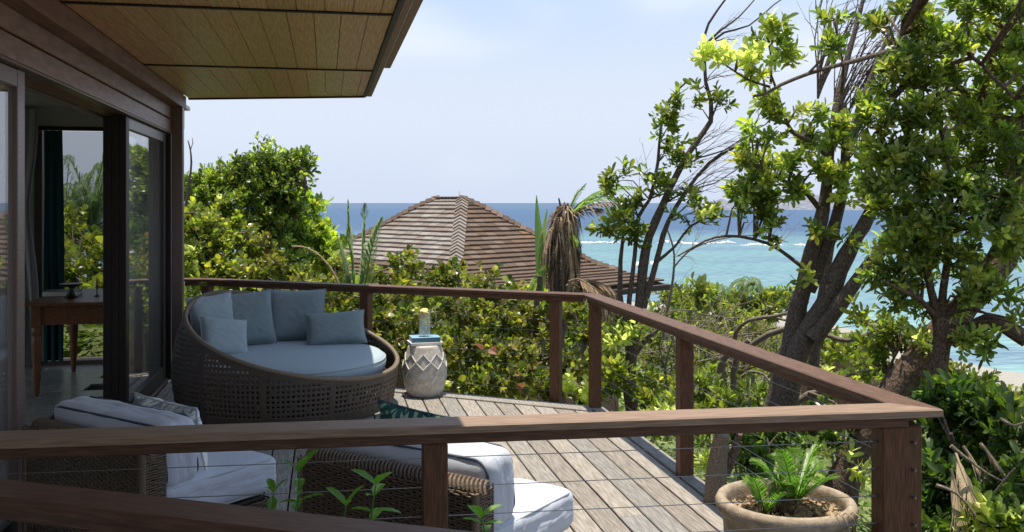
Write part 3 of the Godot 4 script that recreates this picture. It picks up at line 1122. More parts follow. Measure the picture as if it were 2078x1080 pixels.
	# sliding doors: the open stack, and one that stays near
	for q in [[-1.470, -7.345, -9.10], [-1.525, -7.345, -9.12], [-1.580, -7.345, -9.12], [-1.470, -2.95, -4.97], [-1.525, -2.95, -4.90]]:
		var dr := Node3D.new()
		dr.name = "sliding_door"
		h.add_child(dr, true)
		var x: float = q[0]
		var za: float = q[1]
		var zb: float = q[2]
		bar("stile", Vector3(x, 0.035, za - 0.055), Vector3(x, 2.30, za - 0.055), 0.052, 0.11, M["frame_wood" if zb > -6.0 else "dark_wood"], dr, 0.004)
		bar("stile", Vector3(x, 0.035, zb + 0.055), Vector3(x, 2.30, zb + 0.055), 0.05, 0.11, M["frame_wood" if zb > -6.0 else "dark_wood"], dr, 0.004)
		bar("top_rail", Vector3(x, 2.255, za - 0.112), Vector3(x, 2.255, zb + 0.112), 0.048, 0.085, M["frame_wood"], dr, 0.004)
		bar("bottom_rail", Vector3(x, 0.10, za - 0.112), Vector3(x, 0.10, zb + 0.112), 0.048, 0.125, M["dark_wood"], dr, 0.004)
		piece("pane", boxm(Vector3(0.006, 2.07, absf(zb - za) - 0.20), 0.001), M["glass"], dr, Transform3D(Basis(), Vector3(x, 1.19, (za + zb) * 0.5)))
	# solid wall nearer than the doors, and the room behind
	bar("wall", Vector3(-1.62, 1.15, Z1), Vector3(-1.62, 1.15, -2.93), 0.24, 2.32, M["plaster"], h, 0.004)
	# the west side: wall, then a wide window wall that lights the room
	bar("wall", Vector3(-6.1, 1.30, Z1), Vector3(-6.1, 1.30, -3.6), 0.2, 2.9, M["plaster"], h, 0.004)
	bar("wall", Vector3(-6.1, 2.55, -3.61), Vector3(-6.1, 2.55, -10.6), 0.2, 0.38, M["plaster"], h, 0.004)
	for k in 5:
		bar("window_post", Vector3(-6.1, 0.0, -3.7 - k * 1.62), Vector3(-6.1, 2.355, -3.7 - k * 1.62), 0.09, 0.09, M["dark_wood"], h, 0.004)
	bar("wall", Vector3(-6.2, 1.30, Z1 + 0.1), Vector3(-1.5, 1.30, Z1 + 0.1), 0.2, 2.9, M["plaster"], h, 0.004)
	piece("ceiling", boxm(Vector3(4.85, 0.04, 12.6), 0.002), M["plaster"], h, Transform3D(Basis(), Vector3(-3.85, 2.665, -4.25)))
	# far wall with the garden door: left of it, above it, right of it
	var zf := -10.42
	piece("wall", boxm(Vector3(3.02, 2.7, 0.16), 0.004), M["plaster"], h, Transform3D(Basis(), Vector3(-4.43, 1.30, zf)))
	piece("wall", boxm(Vector3(1.44, 0.24, 0.16), 0.004), M["plaster"], h, Transform3D(Basis(), Vector3(-2.196, 2.56, zf)))
	bar("wall", Vector3(-1.55, 1.30, -9.33), Vector3(-1.55, 1.30, -10.5), 0.12, 2.6, M["plaster"], h, 0.004)
	piece("garden_door_frame", boxm(Vector3(1.30, 0.035, 0.10), 0.003), M["dark_wood"], h, Transform3D(Basis(), Vector3(-2.25, 2.42, zf + 0.05)))
	piece("garden_door_frame", boxm(Vector3(0.07, 2.40, 0.10), 0.003), M["frame_wood"], h, Transform3D(Basis(), Vector3(-2.875, 1.20, zf + 0.05)))
	piece("garden_door_frame", boxm(Vector3(0.07, 2.40, 0.10), 0.003), M["dark_wood"], h, Transform3D(Basis(), Vector3(-1.66, 1.20, zf + 0.05)))
	piece("threshold", boxm(Vector3(1.30, 0.05, 0.24), 0.004), M["frame_wood"], h, Transform3D(Basis(), Vector3(-2.25, 0.015, zf + 0.02)))
	piece("insect_screen", boxm(Vector3(1.16, 2.36, 0.003), 0.001), M["screen"], h, Transform3D(Basis(), Vector3(-2.27, 1.22, zf)))
	# floor tiles, turned a little to the wall, over a grout bed
	var fl := Node3D.new()
	fl.name = "tile_floor"
	h.add_child(fl)
	var gbed := Geo.new()
	gbed.box(Transform3D(Basis(), Vector3(-3.85, -0.05, -4.3)), Vector3(4.3, 0.06, 12.4), 0.002)
	piece("grout_bed", gbed.mesh(), M["grout"], fl)
	var gbase := Geo.new()
	gbase.box(Transform3D(Basis(), Vector3(-3.85, -1.6, -4.3)), Vector3(4.6, 3.0, 12.5), 0.002)
	piece("foundation", gbase.mesh(), M["plaster"], h)
	var tm := [boxm(Vector3(0.595, 0.02, 0.295), 0.002), boxm(Vector3(0.594, 0.021, 0.294), 0.003)]
	for r in 26:
		for c in 7:
			var p := Vector3(-3.0 + (c - 3) * 0.60 + (0.30 if r % 2 else 0.0), -0.012 + rf(-0.001, 0.001), -10.2 + r * 0.30)
			if p.x > -1.95 or p.x < -4.2 or p.z > -4.2:
				continue
			piece("tile", tm[rng.randi() % 2], M["tile_%d" % (rng.randi() % 3)], fl, Transform3D(Basis(), p))

func make_room() -> void:
	# writing desk on turned legs
	var d := thing("desk", "red-brown wooden desk on turned legs seen through the open doors", "desk", Transform3D(Basis(), Vector3(-2.14, 0, -9.26)))
	piece("table_top", boxm(Vector3(0.80, 0.028, 1.36), 0.006), M["desk_wood"], d, Transform3D(Basis(), Vector3(0.02, 0.79, 0)))
	for s in [-1.0, 1.0]:
		piece("apron", boxm(Vector3(0.60, 0.165, 0.022), 0.003), M["desk_wood"], d, Transform3D(Basis(), Vector3(0.02, 0.69, s * 0.60)))
		piece("apron", boxm(Vector3(0.022, 0.165, 1.12), 0.003), M["desk_wood"], d, Transform3D(Basis(), Vector3(0.02 + s * 0.31, 0.69, 0)))
	var lg := Geo.new()
	lg.lathe(Transform3D(), [Vector2(0.0, 0), Vector2(0.018, 0), Vector2(0.024, 0.03), Vector2(0.028, 0.12), Vector2(0.038, 0.17), Vector2(0.030, 0.19), Vector2(0.042, 0.22), Vector2(0.030, 0.25), Vector2(0.036, 0.30), Vector2(0.044, 0.44), Vector2(0.040, 0.50), Vector2(0.030, 0.52), Vector2(0.046, 0.55), Vector2(0.034, 0.575), Vector2(0.034, 0.59)], 14)
	lg.box(Transform3D(Basis(), Vector3(0, 0.685, 0)), Vector3(0.075, 0.185, 0.075), 0.003)
	for sx in [-1.0, 1.0]:
		for sz in [-1.0, 1.0]:
			piece("leg", lg.mesh(), M["desk_wood"], d, Transform3D(Basis(), Vector3(0.02 + sx * 0.305, 0, sz * 0.60)))
	# footed cake stand
	var g := Geo.new()
	g.lathe(Transform3D(), [Vector2(0, 0), Vector2(0.055, 0), Vector2(0.055, 0.008), Vector2(0.040, 0.02), Vector2(0.026, 0.05), Vector2(0.020, 0.09), Vector2(0.022, 0.10)], 20)
	var ck := thing("cake_stand", "dark footed cake stand on the desk", "cake stand", Transform3D(Basis(), Vector3(-2.235, 0.804, -9.0)))
	piece("foot", g.mesh(), M["bronze"], ck)
	var g2 := Geo.new()
	g2.lathe(Transform3D(), [Vector2(0, 0.10), Vector2(0.05, 0.10), Vector2(0.085, 0.112), Vector2(0.10, 0.128), Vector2(0.094, 0.130), Vector2(0.0, 0.118)], 24)
	piece("plate", g2.mesh(), M["bronze"], ck)
	var bk := thing("closed_book", "thick pale book lying flat on the desk beside the cake stand", "book", Transform3D(Basis(Vector3.UP, 0.08), Vector3(-2.37, 0.804, -9.25)))
	piece("pages", boxm(Vector3(0.30, 0.040, 0.21), 0.003), M["paper"], bk, Transform3D(Basis(), Vector3(0, 0.0245, 0)))
	piece("cover", boxm(Vector3(0.312, 0.004, 0.22), 0.001), M["sill"], bk, Transform3D(Basis(), Vector3(0, 0.002, 0)))
	piece("cover", boxm(Vector3(0.312, 0.004, 0.22), 0.001), M["sill"], bk, Transform3D(Basis(), Vector3(0, 0.0472, 0)))
	var cd := thing("candle_stick", "thin dark candlestick standing on the desk near the door stack", "candlestick", Transform3D(Basis(), Vector3(-2.04, 0.804, -9.10)))
	var g3 := Geo.new()
	g3.lathe(Transform3D(), [Vector2(0, 0), Vector2(0.026, 0), Vector2(0.026, 0.006), Vector2(0.006, 0.012), Vector2(0.006, 0.07)], 14)
	piece("base", g3.mesh(), M["bronze"], cd)
	var g4 := Geo.new()
	g4.lathe(Transform3D(), [Vector2(0.0, 0.07), Vector2(0.008, 0.07), Vector2(0.006, 0.165), Vector2(0.0, 0.17)], 12)
	piece("candle", g4.mesh(), M["bronze"], cd)
	# curtains: folded cloth that hangs, one gathered in the middle
	var curtain := func(called: String, label: String, x0: float, x1: float, z: float, y0: float, y1: float, folds: float, depth: float, gather: float, m: String) -> void:
		var rows := []
		for i in 25:
			var t := i / 24.0
			var y := lerpf(y1, y0, t)
			var row := PackedVector3Array()
			var pinch := 1.0 - gather * exp(-pow((t - 0.38) / 0.16, 2))
			for j in 61:
				var s := j / 60.0
				var c := (x0 + x1) * 0.5
				var x := c + (lerpf(x0, x1, s) - c) * pinch - gather * 0.10 * exp(-pow((t - 0.45) / 0.25, 2))
				row.append(Vector3(x + 0.012 * sin(s * 31.0 + t * 3.0), y, z + depth * sin(s * TAU * folds + 0.6 * sin(t * 4.0)) * (0.6 + 0.4 * t)))
			rows.append(row)
		var gg := Geo.new()
		gg.sheet(rows, Vector3((x0 + x1) * 0.5, 1.2, z - 50.0))
		solo(called, gg.mesh(), M[m], label, "curtain")
	curtain.call("curtain", "white curtain gathered beside the garden door", -3.16, -2.84, -10.22, 0.02, 2.60, 4.0, 0.035, 0.35, "white_curtain")
	curtain.call("curtain", "plain white curtain drawn back against the inner wall", -3.62, -3.10, -10.16, 0.02, 2.60, 6.0, 0.03, 0.0, "white_curtain")
	curtain.call("curtain", "dark teal curtain hanging inside the garden door", -2.80, -2.62, -10.24, 0.05, 2.39, 2.5, 0.03, 0.0, "teal_curtain")

# ---------------------------------------------------------------- furniture
const BED := Vector3(-0.30, 0, -7.84)

func bed_r(y: float) -> float:
	var t := clampf(y / 0.9, 0.0, 1.0)
	return 0.80 + 0.105 * sin(PI * clampf(0.12 + t * 0.86, 0, 1)) - 0.06 * t * t

func bed_rim(a: float) -> float:   # a measured from +x towards +z
	var low := 0.62                 # where the opening dips
	return 0.595 - 0.285 * cos(a - low) + 0.015 * cos(2.0 * (a - low))

func make_daybed() -> void:
	var b := thing("round_daybed", "large round woven daybed with pierced basket sides and a low open front", "daybed", Transform3D(Basis(), BED))
	var N := 154
	var cell := 0.0365
	var g := Geo.new()
	var inner := Geo.new()
	var pt := func(a: float, y: float, off: float) -> Vector3:
		var r: float = bed_r(y) - off
		return Vector3(r * cos(a), y, r * sin(a))
	for i in N:
		if i % 14 == 0 and i > 0:
			piece("weave_panel", g.mesh(), M[["wicker", "wicker_b", "wicker_c"][(i / 14) % 3]], b)
			g = Geo.new()
		var a0 := TAU * i / N
		var a1 := TAU * (i + 1) / N
		var top := minf(bed_rim(a0), bed_rim(a1)) - 0.028
		var k := int((top - 0.05) / cell)
		var mid := (a0 + a1) * 0.5
		var o := Vector3(cos(mid), 0, sin(mid))
		for off in [0.0, 0.016]:
			var oo: Vector3 = o if off == 0.0 else -o
			var gg: Geo = g if off == 0.0 else inner
			# solid foot and solid strip under the rim
			gg.quad(pt.call(a0, 0.02, off), pt.call(a1, 0.02, off), pt.call(a1, 0.05, off), pt.call(a0, 0.05, off), oo)
			var ys := 0.05 + k * cell
			gg.quad(pt.call(a0, ys, off), pt.call(a1, ys, off), pt.call(a1, bed_rim(a1), off), pt.call(a0, bed_rim(a0), off), oo)
		for r in k:
			var y0 := 0.05 + r * cell
			var y1 := y0 + cell
			var hk := rf(0.85, 1.15)
			var hole := [[], []]
			# every fifth column and the lowest row are closed weave
			var closed: bool = r == 0 or (i % 14 == 0) or rng.randf() < 0.05
			for li in 2:
				var off := 0.016 * li
				var c4 := [pt.call(a0, y0, off), pt.call(a1, y0, off), pt.call(a1, y1, off), pt.call(a0, y1, off)]
				var gg: Geo = g if li == 0 else inner
				var oo: Vector3 = o if li == 0 else -o
				if closed:
					var bump: Vector3 = o * (0.004 if (i + r) % 2 == 0 and li == 0 else 0.0)
					gg.quad(c4[0] + bump, c4[1] + bump, c4[2] + bump, c4[3] + bump, oo)
					continue
				var hs := []
				for q in 8:
					var ang := TAU * (q + 0.5) / 8.0
					hs.append(pt.call(mid + (a1 - a0) * 0.27 * hk * cos(ang), (y0 + y1) * 0.5 + cell * 0.25 * hk * sin(ang), off + (0.003 if li == 0 else -0.003)))
				hole[li] = hs
				# octagon vertices 0..7 start at 22.5 degrees; corners: 0 low-left, 1 low-right, 2 up-right, 3 up-left
				var ring := [c4[2], c4[3], c4[0], c4[1]]
				for q in 4:
					var A: Vector3 = hs[q * 2]
					var B: Vector3 = hs[q * 2 + 1]
					var Cn: Vector3 = hs[(q * 2 + 2) % 8]
					gg.tri(A, B, ring[q], oo)
					gg.tri(B, Cn, ring[(q + 1) % 4], oo)
					gg.tri(B, ring[q], ring[(q + 1) % 4], oo)
			if not closed:
				for q in 8:
					var q2 := (q + 1) % 8
					g.quad(hole[0][q], hole[0][q2], hole[1][q2], hole[1][q], -(hole[0][q] - pt.call(mid, (y0 + y1) * 0.5, 0.0)))
	piece("weave_panel", g.mesh(), M["wicker"], b)
	piece("basket_lining", inner.mesh(), M["wicker"], b)
	var rim := []
	var rr := []
	for i in 97:
		var a := TAU * i / 96.0
		var y := bed_rim(a)
		rim.append(Vector3((bed_r(y) - 0.008) * cos(a), y, (bed_r(y) - 0.008) * sin(a)))
		rr.append(0.0175)
	var gt := Geo.new()
	gt.tube(rim, rr, 8, false)
	# the binding that winds round the rim
	var wind := []
	var wr := []
	for i in 1400:
		var f := i / 1400.0 * 96.0
		var k := int(f)
		var c: Vector3 = rim[k].lerp(rim[(k + 1) % 97 if k < 96 else 96], f - k)
		var a := TAU * f / 96.0
		var ph := i * TAU / 5.0
		wind.append(c + Vector3(cos(a), 0, sin(a)) * 0.0185 * cos(ph) + Vector3(0, 0.0185 * sin(ph), 0))
		wr.append(0.0042)
	gt.tube(wind, wr, 4, false)
	piece("rim", gt.mesh(), M["wicker_pale"], b)
	var gb := Geo.new()
	gb.lathe(Transform3D(), [Vector2(0, 0.27), Vector2(0.80, 0.27), Vector2(0.80, 0.25), Vector2(0, 0.25)], 48)
	piece("seat_platform", gb.mesh(), M["wicker"], b)
	# seat cushion: a thick round pad
	var gc := Geo.new()
	gc.lathe(Transform3D(), [Vector2(0, 0.0), Vector2(0.74, 0.0), Vector2(0.775, 0.015), Vector2(0.792, 0.05), Vector2(0.796, 0.09), Vector2(0.785, 0.125), Vector2(0.755, 0.150), Vector2(0.70, 0.164), Vector2(0.55, 0.174), Vector2(0.3, 0.180), Vector2(0, 0.182)], 64)
	var gp := Geo.new()
	var ring := []
	var rad := []
	for i in 65:
		ring.append(Vector3(0.790 * cos(TAU * i / 64.0), 0.118, 0.790 * sin(TAU * i / 64.0)))
		rad.append(0.0045)
	gp.tube(ring, rad, 6, false)
	var sc := thing("seat_cushion", "round pale blue seat cushion filling the woven daybed", "seat cushion", Transform3D(Basis(), BED + Vector3(0, 0.275, 0)))
	piece("pad", gc.mesh(), M["blue_fabric"], sc)
	piece("piping", gp.mesh(), M["blue_fabric"], sc)

# a filled pillow standing in its own x, y plane, z thick
func pillow_mesh(w: float, h: float, t: float, seed_: int, with_uv := false) -> Array:
	var nz := FastNoiseLite.new()
	nz.seed = seed_
	nz.frequency = 2.4
	var g := Geo.new()
	var K := 22
	for s in [-1.0, 1.0]:
		var rows := []
		for i in K + 1:
			var v := i * 2.0 / K - 1.0
			var row := PackedVector3Array()
			for j in K + 1:
				var u := j * 2.0 / K - 1.0
				var x := w * 0.5 * u * (1.0 - 0.075 * (1.0 - v * v) * u * u)
				var y := h * 0.5 * v * (1.0 - 0.075 * (1.0 - u * u) * v * v)
				var f := pow(maxf(0.0, (1.0 - u * u * u * u)) * maxf(0.0, (1.0 - v * v * v * v)), 0.55)
				# creases run in from the corners
				var cr := 0.016 * sin(9.0 * (u - v) + seed_) * pow(absf(u * v), 1.5) + 0.010 * nz.get_noise_2d(u * 2.0, v * 2.0)
				row.append(Vector3(x, y, s * (t * 0.5 * f + cr * f)))
			rows.append(row)
		g.sheet(rows, Vector3(0, 0, -s * 10.0), false, with_uv)
	var e := []
	var r := []
	for q in 4:
		for j in K:
			var u := j * 2.0 / K - 1.0
			var c: Vector2 = [Vector2(u, -1), Vector2(1, u), Vector2(-u, 1), Vector2(-1, -u)][q]
			var x := w * 0.5 * c.x * (1.0 - 0.075 * (1.0 - c.y * c.y))
			var y := h * 0.5 * c.y * (1.0 - 0.075 * (1.0 - c.x * c.x))
			e.append(Vector3(x, y, 0))
			r.append(0.0045)
	e.append(e[0])
	r.append(0.0045)
	var ge := Geo.new()
	ge.tube(e, r, 6, false)
	return [g.mesh(), ge.mesh()]

# facing = the way its broad face looks, tilt = how far it leans back, at = the middle of its lower edge
func pillow(label: String, at: Vector3, facing: Vector3, tilt: float, roll: float, w: float, h: float, t: float, cloth: String, edge: String, seed_: int, group: String) -> void:
	var m := pillow_mesh(w, h, t, seed_, cloth.ends_with("print"))
	var bs := basis_z(Vector3(facing.x, 0, facing.z)) * Basis(Vector3.RIGHT, -tilt) * Basis(Vector3.BACK, roll)
	var o := thing("throw_pillow", label, "pillow", Transform3D(bs, at + bs.y * h * 0.5), group)
	piece("cover", m[0], M[cloth], o)
	piece("piping", m[1], M[edge], o)

func make_pillows() -> void:
	var gp := "blue pillows on the daybed"
	var y := 0.445
	pillow("upright blue-grey square pillow, second from the high side of the daybed", Vector3(-0.62, y, -8.20), Vector3(0.36, 0, 0.93), 0.28, 0.03, 0.46, 0.47, 0.18, "slate_fabric", "slate_fabric", 1, gp)
	pillow("blue-grey square pillow half hidden behind the oblong pillow", Vector3(-0.25, y, -8.42), Vector3(0.10, 0, 1.0), 0.26, -0.02, 0.52, 0.46, 0.18, "slate_fabric", "slate_fabric", 2, gp)
	pillow("oblong blue-grey pillow propped against the square ones", Vector3(0.10, y, -8.12), Vector3(0.16, 0, 1.0), 0.34, 0.03, 0.52, 0.29, 0.15, "slate_fabric", "slate_fabric", 3, gp)
	pillow("blue pillow tucked in the high corner of the daybed behind the small front one", Vector3(-0.88, y + 0.04, -8.05), Vector3(0.62, 0, 0.78), 0.20, 0.05, 0.42, 0.42, 0.15, "blue_fabric", "blue_fabric", 4, gp)
	pillow("lighter blue small pillow leaning in front of the corner pillow", Vector3(-0.78, y - 0.02, -7.74), Vector3(0.60, 0, 0.80), 0.44, -0.20, 0.42, 0.34, 0.14, "blue_fabric", "blue_fabric", 5, gp)

const STOOL := Vector3(0.84, 0, -8.06)

func stool_r(y: float) -> float:
	var t := y / 0.43
	return 0.132 + 0.052 * sin(PI * pow(clampf(t, 0, 1), 0.85)) + 0.010 * t

func make_stool() -> void:
	var s := thing("garden_stool", "barrel-shaped pale ceramic garden stool with raised diamond trellis", "stool", Transform3D(Basis(), STOOL))
	var prof := [Vector2(0, 0), Vector2(0.128, 0), Vector2(0.134, 0.008)]
	for i in range(1, 24):
		var y := 0.43 * i / 24.0
		prof.append(Vector2(stool_r(y), y))
	prof.append_array([Vector2(0.143, 0.428), Vector2(0.136, 0.438), Vector2(0.0, 0.440)])
	var g := Geo.new()
	g.lathe(Transform3D(), prof, 40)
	piece("body", g.mesh(), M["ceramic"], s)
	var gr := Geo.new()
	for k in 9:
		for dirn in [-1.0, 1.0]:
			for leg in [[0.373, 0.307, 0.0], [0.243, 0.307, 0.0], [0.243, 0.135, 0.0], [0.035, 0.135, 0.0]]:
				var pts := []
				var rad := []
				for i in 9:
					var t := i / 8.0
					var y: float = lerpf(leg[0], leg[1], t)
					var a: float = TAU * (k + dirn * 0.5 * t) / 9.0 + 0.35
					var raised: bool = leg[0] > 0.3 or leg[1] > 0.3
					var r := stool_r(y) + (0.004 if raised else 0.0005)
					pts.append(Vector3(r * cos(a), y, r * sin(a)))
					rad.append(0.0062 if raised else 0.0035)
				gr.tube(pts, rad, 6, false)
	piece("trellis_relief", gr.mesh(), M["ceramic_edge"], s)
	# two books on the stool
	var top := STOOL + Vector3(0, 0.4405, 0)
	var b1 := thing("white_book", "larger white book under the blue book on the ceramic stool", "book", Transform3D(Basis(Vector3.UP, 0.10), top))
	piece("pages", boxm(Vector3(0.268, 0.018, 0.198), 0.002), M["paper"], b1, Transform3D(Basis(), Vector3(0, 0.0125, 0)))
	piece("cover", boxm(Vector3(0.275, 0.003, 0.205), 0.001), M["paper"], b1, Transform3D(Basis(), Vector3(0, 0.0015, 0)))
	piece("cover", boxm(Vector3(0.275, 0.003, 0.205), 0.001), M["paper"], b1, Transform3D(Basis(), Vector3(0, 0.0235, 0)))
	var b2 := thing("blue_book", "thick blue book lying under the glass jug", "book", Transform3D(Basis(Vector3.UP, 0.06), top + Vector3(0, 0.0255, 0)))
	piece("pages", boxm(Vector3(0.242, 0.034, 0.172), 0.002), M["paper"], b2, Transform3D(Basis(), Vector3(0, 0.021, -0.004)))
	piece("cover", boxm(Vector3(0.246, 0.004, 0.182), 0.001), M["book_spine"], b2, Transform3D(Basis(), Vector3(0, 0.002, 0)))
	piece("cover", boxm(Vector3(0.246, 0.004, 0.182), 0.001), M["book_blue"], b2, Transform3D(Basis(), Vector3(0, 0.0402, 0)))
	piece("spine", boxm(Vector3(0.246, 0.036, 0.004), 0.001), M["book_spine"], b2, Transform3D(Basis(), Vector3(0, 0.021, 0.0885)))
	piece("title_block", boxm(Vector3(0.05, 0.001, 0.03), 0.0002), M["book_title"], b2, Transform3D(Basis(), Vector3(-0.03, 0.0429, 0.02)))
	piece("title_block", boxm(Vector3(0.05, 0.001, 0.03), 0.0002), M["book_title"], b2, Transform3D(Basis(), Vector3(0.045, 0.0429, 0.02)))
	# glass jug of lemon water
	var j := thing("glass_jug", "tall clear glass jug of water topped with lemon slices", "jug", Transform3D(Basis(), top + Vector3(0.0, 0.069, 0.0)))
	var gj := Geo.new()
	gj.lathe(Transform3D(), [Vector2(0, 0.001), Vector2(0.050, 0.001), Vector2(0.052, 0.006), Vector2(0.049, 0.20), Vector2(0.051, 0.232), Vector2(0.048, 0.232), Vector2(0.046, 0.20), Vector2(0.048, 0.010), Vector2(0, 0.010)], 28)
	piece("glass_wall", gj.mesh(), M["jug_glass"], j)
	var gw := Geo.new()
	gw.lathe(Transform3D(), [Vector2(0, 0.012), Vector2(0.0465, 0.012), Vector2(0.0448, 0.195), Vector2(0, 0.195)], 24)
	piece("water", gw.mesh(), M["drink"], j)
	for i in 7:
		var gl := Geo.new()
		gl.lathe(Transform3D(), [Vector2(0, -0.004), Vector2(0.036, -0.004), Vector2(0.038, 0.0), Vector2(0.036, 0.004), Vector2(0, 0.004)], 16)
		var at := Vector3(rf(-0.005, 0.005), 0.140 + i * 0.013, rf(-0.012, 0.012))
		var lm := piece("lemon_slice", gl.mesh(), M["lemon"], j, Transform3D(Basis(rdir(), rf(0.3, 1.2)), at))
		var gf := Geo.new()
		gf.lathe(Transform3D(), [Vector2(0, -0.0045), Vector2(0.029, -0.0045), Vector2(0.029, 0.0045), Vector2(0, 0.0045)], 16)
		piece("flesh", gf.mesh(), M["lemon_flesh"], lm)
	var gh := Geo.new()
	gh.tube(catmull([Vector3(0.047, 0.205, 0.01), Vector3(0.075, 0.212, 0.012), Vector3(0.094, 0.185, 0.014), Vector3(0.096, 0.13, 0.014), Vector3(0.080, 0.085, 0.012), Vector3(0.049, 0.082, 0.01)], 0.02), _const_array(0.0055, 60), 8)
	piece("handle", gh.mesh(), M["jug_glass"], j)

func _const_array(x: float, k: int) -> Array:
	var a := []
	for i in k:
		a.append(x)
	return a

# a woven rattan panel: courses of cane in and out of upright stakes; origin low left, x along, y up, z out
func woven_panel(w: float, h: float, lean: float) -> ArrayMesh:
	var g := Geo.new()
	var pitch := 0.0112
	var stakes := maxi(3, int(w / 0.030))
	var rows := int(h / pitch)
	for r in rows:
		var y := (r + 0.5) * pitch
		var pts := []
		var rad := []
		for i in stakes * 2 + 1:
			var t := i / (stakes * 2.0)
			var z := 0.0045 * sin(PI * (i + 0.5 + (r % 2) * 2.0) * 0.5) + rf(-0.0006, 0.0006)
			pts.append(Vector3(w * t, y + rf(-0.0008, 0.0008), z - lean * y))
			rad.append(0.0050)
		g.tube(pts, rad, 4, false)
	for i in stakes + 1:
		var x := w * i / stakes
		g.tube([Vector3(x, 0, 0), Vector3(x, h, -lean * h)], [0.0045, 0.0045], 4, false)
	return g.mesh()

# canes wound round a roll along x
func rolled_border(w: float, r: float) -> ArrayMesh:
	var g := Geo.new()
	var n := int(w / 0.020)
	for i in n:
		var pts := []
		var rad := []
		for s in 15:
			var t := s / 14.0
			var a := lerpf(-0.5 * PI, 1.45 * PI, t)
			pts.append(Vector3((i + 0.5) * w / n + lerpf(-0.045, 0.045, t), r * cos(a) * 0.85 + r * 0.1, r * sin(a)))
			rad.append(0.0075)
		g.tube(pts, rad, 5)
	g.tube([Vector3(0, 0, 0), Vector3(w, 0, 0)], [r * 0.85, r * 0.85], 8)
	return g.mesh()

# lounge chair: origin under the middle of its back edge, facing +z of xf
func make_chair(label: String, xf: Transform3D, cushion_labels: Array, W: float, top: float) -> void:
	var c := thing("rattan_chair", label, "lounge chair", xf, "low woven lounge chairs")
	var D := 0.72
	var base := 0.235
	var x0 := -W * 0.5
	# frame block inside so that no light leaks through
	piece("inner_frame", boxm(Vector3(W - 0.05, base - 0.06, D - 0.05), 0.01), M["dark_wood"], c, Transform3D(Basis(), Vector3(0, base * 0.5 + 0.03, D * 0.5)))
	piece("inner_frame", boxm(Vector3(W - 0.05, top - base, 0.06), 0.01), M["dark_wood"], c, Transform3D(Basis(), Vector3(0, base + (top - base) * 0.5 - 0.02, 0.055)))
	# back panel faces -z
	var ry := Basis(Vector3.UP, PI)
	piece("back_panel", woven_panel(W, top - 0.04, 0.0), M["rattan"], c, Transform3D(ry, Vector3(W * 0.5, 0.02, 0.0)))
	piece("front_panel", woven_panel(W, base - 0.03, 0.0), M["rattan"], c, Transform3D(Basis(), Vector3(x0, 0.02, D)))
	for s in [-1.0, 1.0]:
		var rs := Basis(Vector3.UP, PI * 0.5 * s)
		piece("side_panel", woven_panel(D - 0.115, base - 0.03, 0.0), M["rattan"], c, Transform3D(rs, Vector3(s * W * 0.5, 0.02, D if s > 0 else 0.115)))
		piece("back_edge", woven_panel(0.115, top - 0.04, 0.0), M["rattan"], c, Transform3D(rs, Vector3(s * W * 0.5, 0.02, 0.115 if s > 0 else 0.0)))
		var gp := Geo.new()
		gp.tube([Vector3(s * W * 0.5, 0, 0.0), Vector3(s * W * 0.5, top - 0.03, 0.0)], [0.016, 0.016], 8)
		piece("corner_cane", gp.mesh(), M["rattan"], c)
		for z in [0.05, D - 0.05]:
			var gf := Geo.new()
			gf.tube([Vector3(s * (W * 0.5 - 0.05), 0, z), Vector3(s * (W * 0.5 - 0.05), 0.05, z)], [0.022, 0.024], 8)
			piece("foot", gf.mesh(), M["dark_wood"], c)
	piece("top_border", rolled_border(W, 0.040), M["rattan"], c, Transform3D(Basis(), Vector3(x0, top - 0.035, 0.055)))
	# seat cushion
	var sc := thing("chair_seat_cushion", cushion_labels[0], "seat cushion", xf * Transform3D(Basis(), Vector3(0, base + 0.008, 0.12)))
	var g := Geo.new()
	var sd := D - 0.06
	g.rbox(Transform3D(Basis(), Vector3(0, 0.085, sd * 0.5)), Vector3(W - 0.02, 0.17, sd), 0.045, 0.018, 24)
	piece("pad", g.mesh(), M["white_fabric"], sc)
	piece("piping", cushion_piping(Transform3D(Basis(), Vector3(0, 0.085, sd * 0.5)), W - 0.02, sd, 0.17, 0.045), M["piping_pale"], sc)
	# back cushion, leaning on the woven back
	var lean := 0.12
	var bc := thing("chair_back_cushion", cushion_labels[1], "back cushion", xf * Transform3D(Basis(Vector3.RIGHT, -lean), Vector3(0, base + 0.145, 0.135)))
	var g2 := Geo.new()
	var bh := 0.31
	var place := Transform3D(Basis(Vector3.RIGHT, PI * 0.5), Vector3(0, bh * 0.5, 0.10))
	g2.rbox(place, Vector3(W - 0.03, 0.19, bh), 0.055, 0.020, 24)
	piece("pad", g2.mesh(), M["white_fabric"], bc)
	piece("piping", cushion_piping(place, W - 0.03, bh, 0.19, 0.05), M["piping"], bc)

# two cords that follow the upper and lower edge of a cushion
func cushion_piping(xf: Transform3D, w: float, d: float, h: float, r: float) -> ArrayMesh:
	var g := Geo.new()
	for s in [-1.0, 1.0]:
		var pts := []
		var rad := []
		var hw := w * 0.5 - r * 0.30
		var hd := d * 0.5 - r * 0.30
		var q := r * 1.3
		for i in 41:
			var corner := (i / 10) % 4
			var t := (i % 10) / 9.0
			var a := PI * 0.5 * (corner + t)
			var cx: float = [hw - q, -hw + q, -hw + q, hw - q][corner]
			var cz: float = [hd - q, hd - q, -hd + q, -hd + q][corner]
			pts.append(xf * Vector3(cx + q * cos(a), s * (h * 0.5 - r * 0.28), cz + q * sin(a)))
			rad.append(0.0055)
		pts[40] = pts[0]
		g.tube(pts, rad, 6, false)
	return g.mesh()

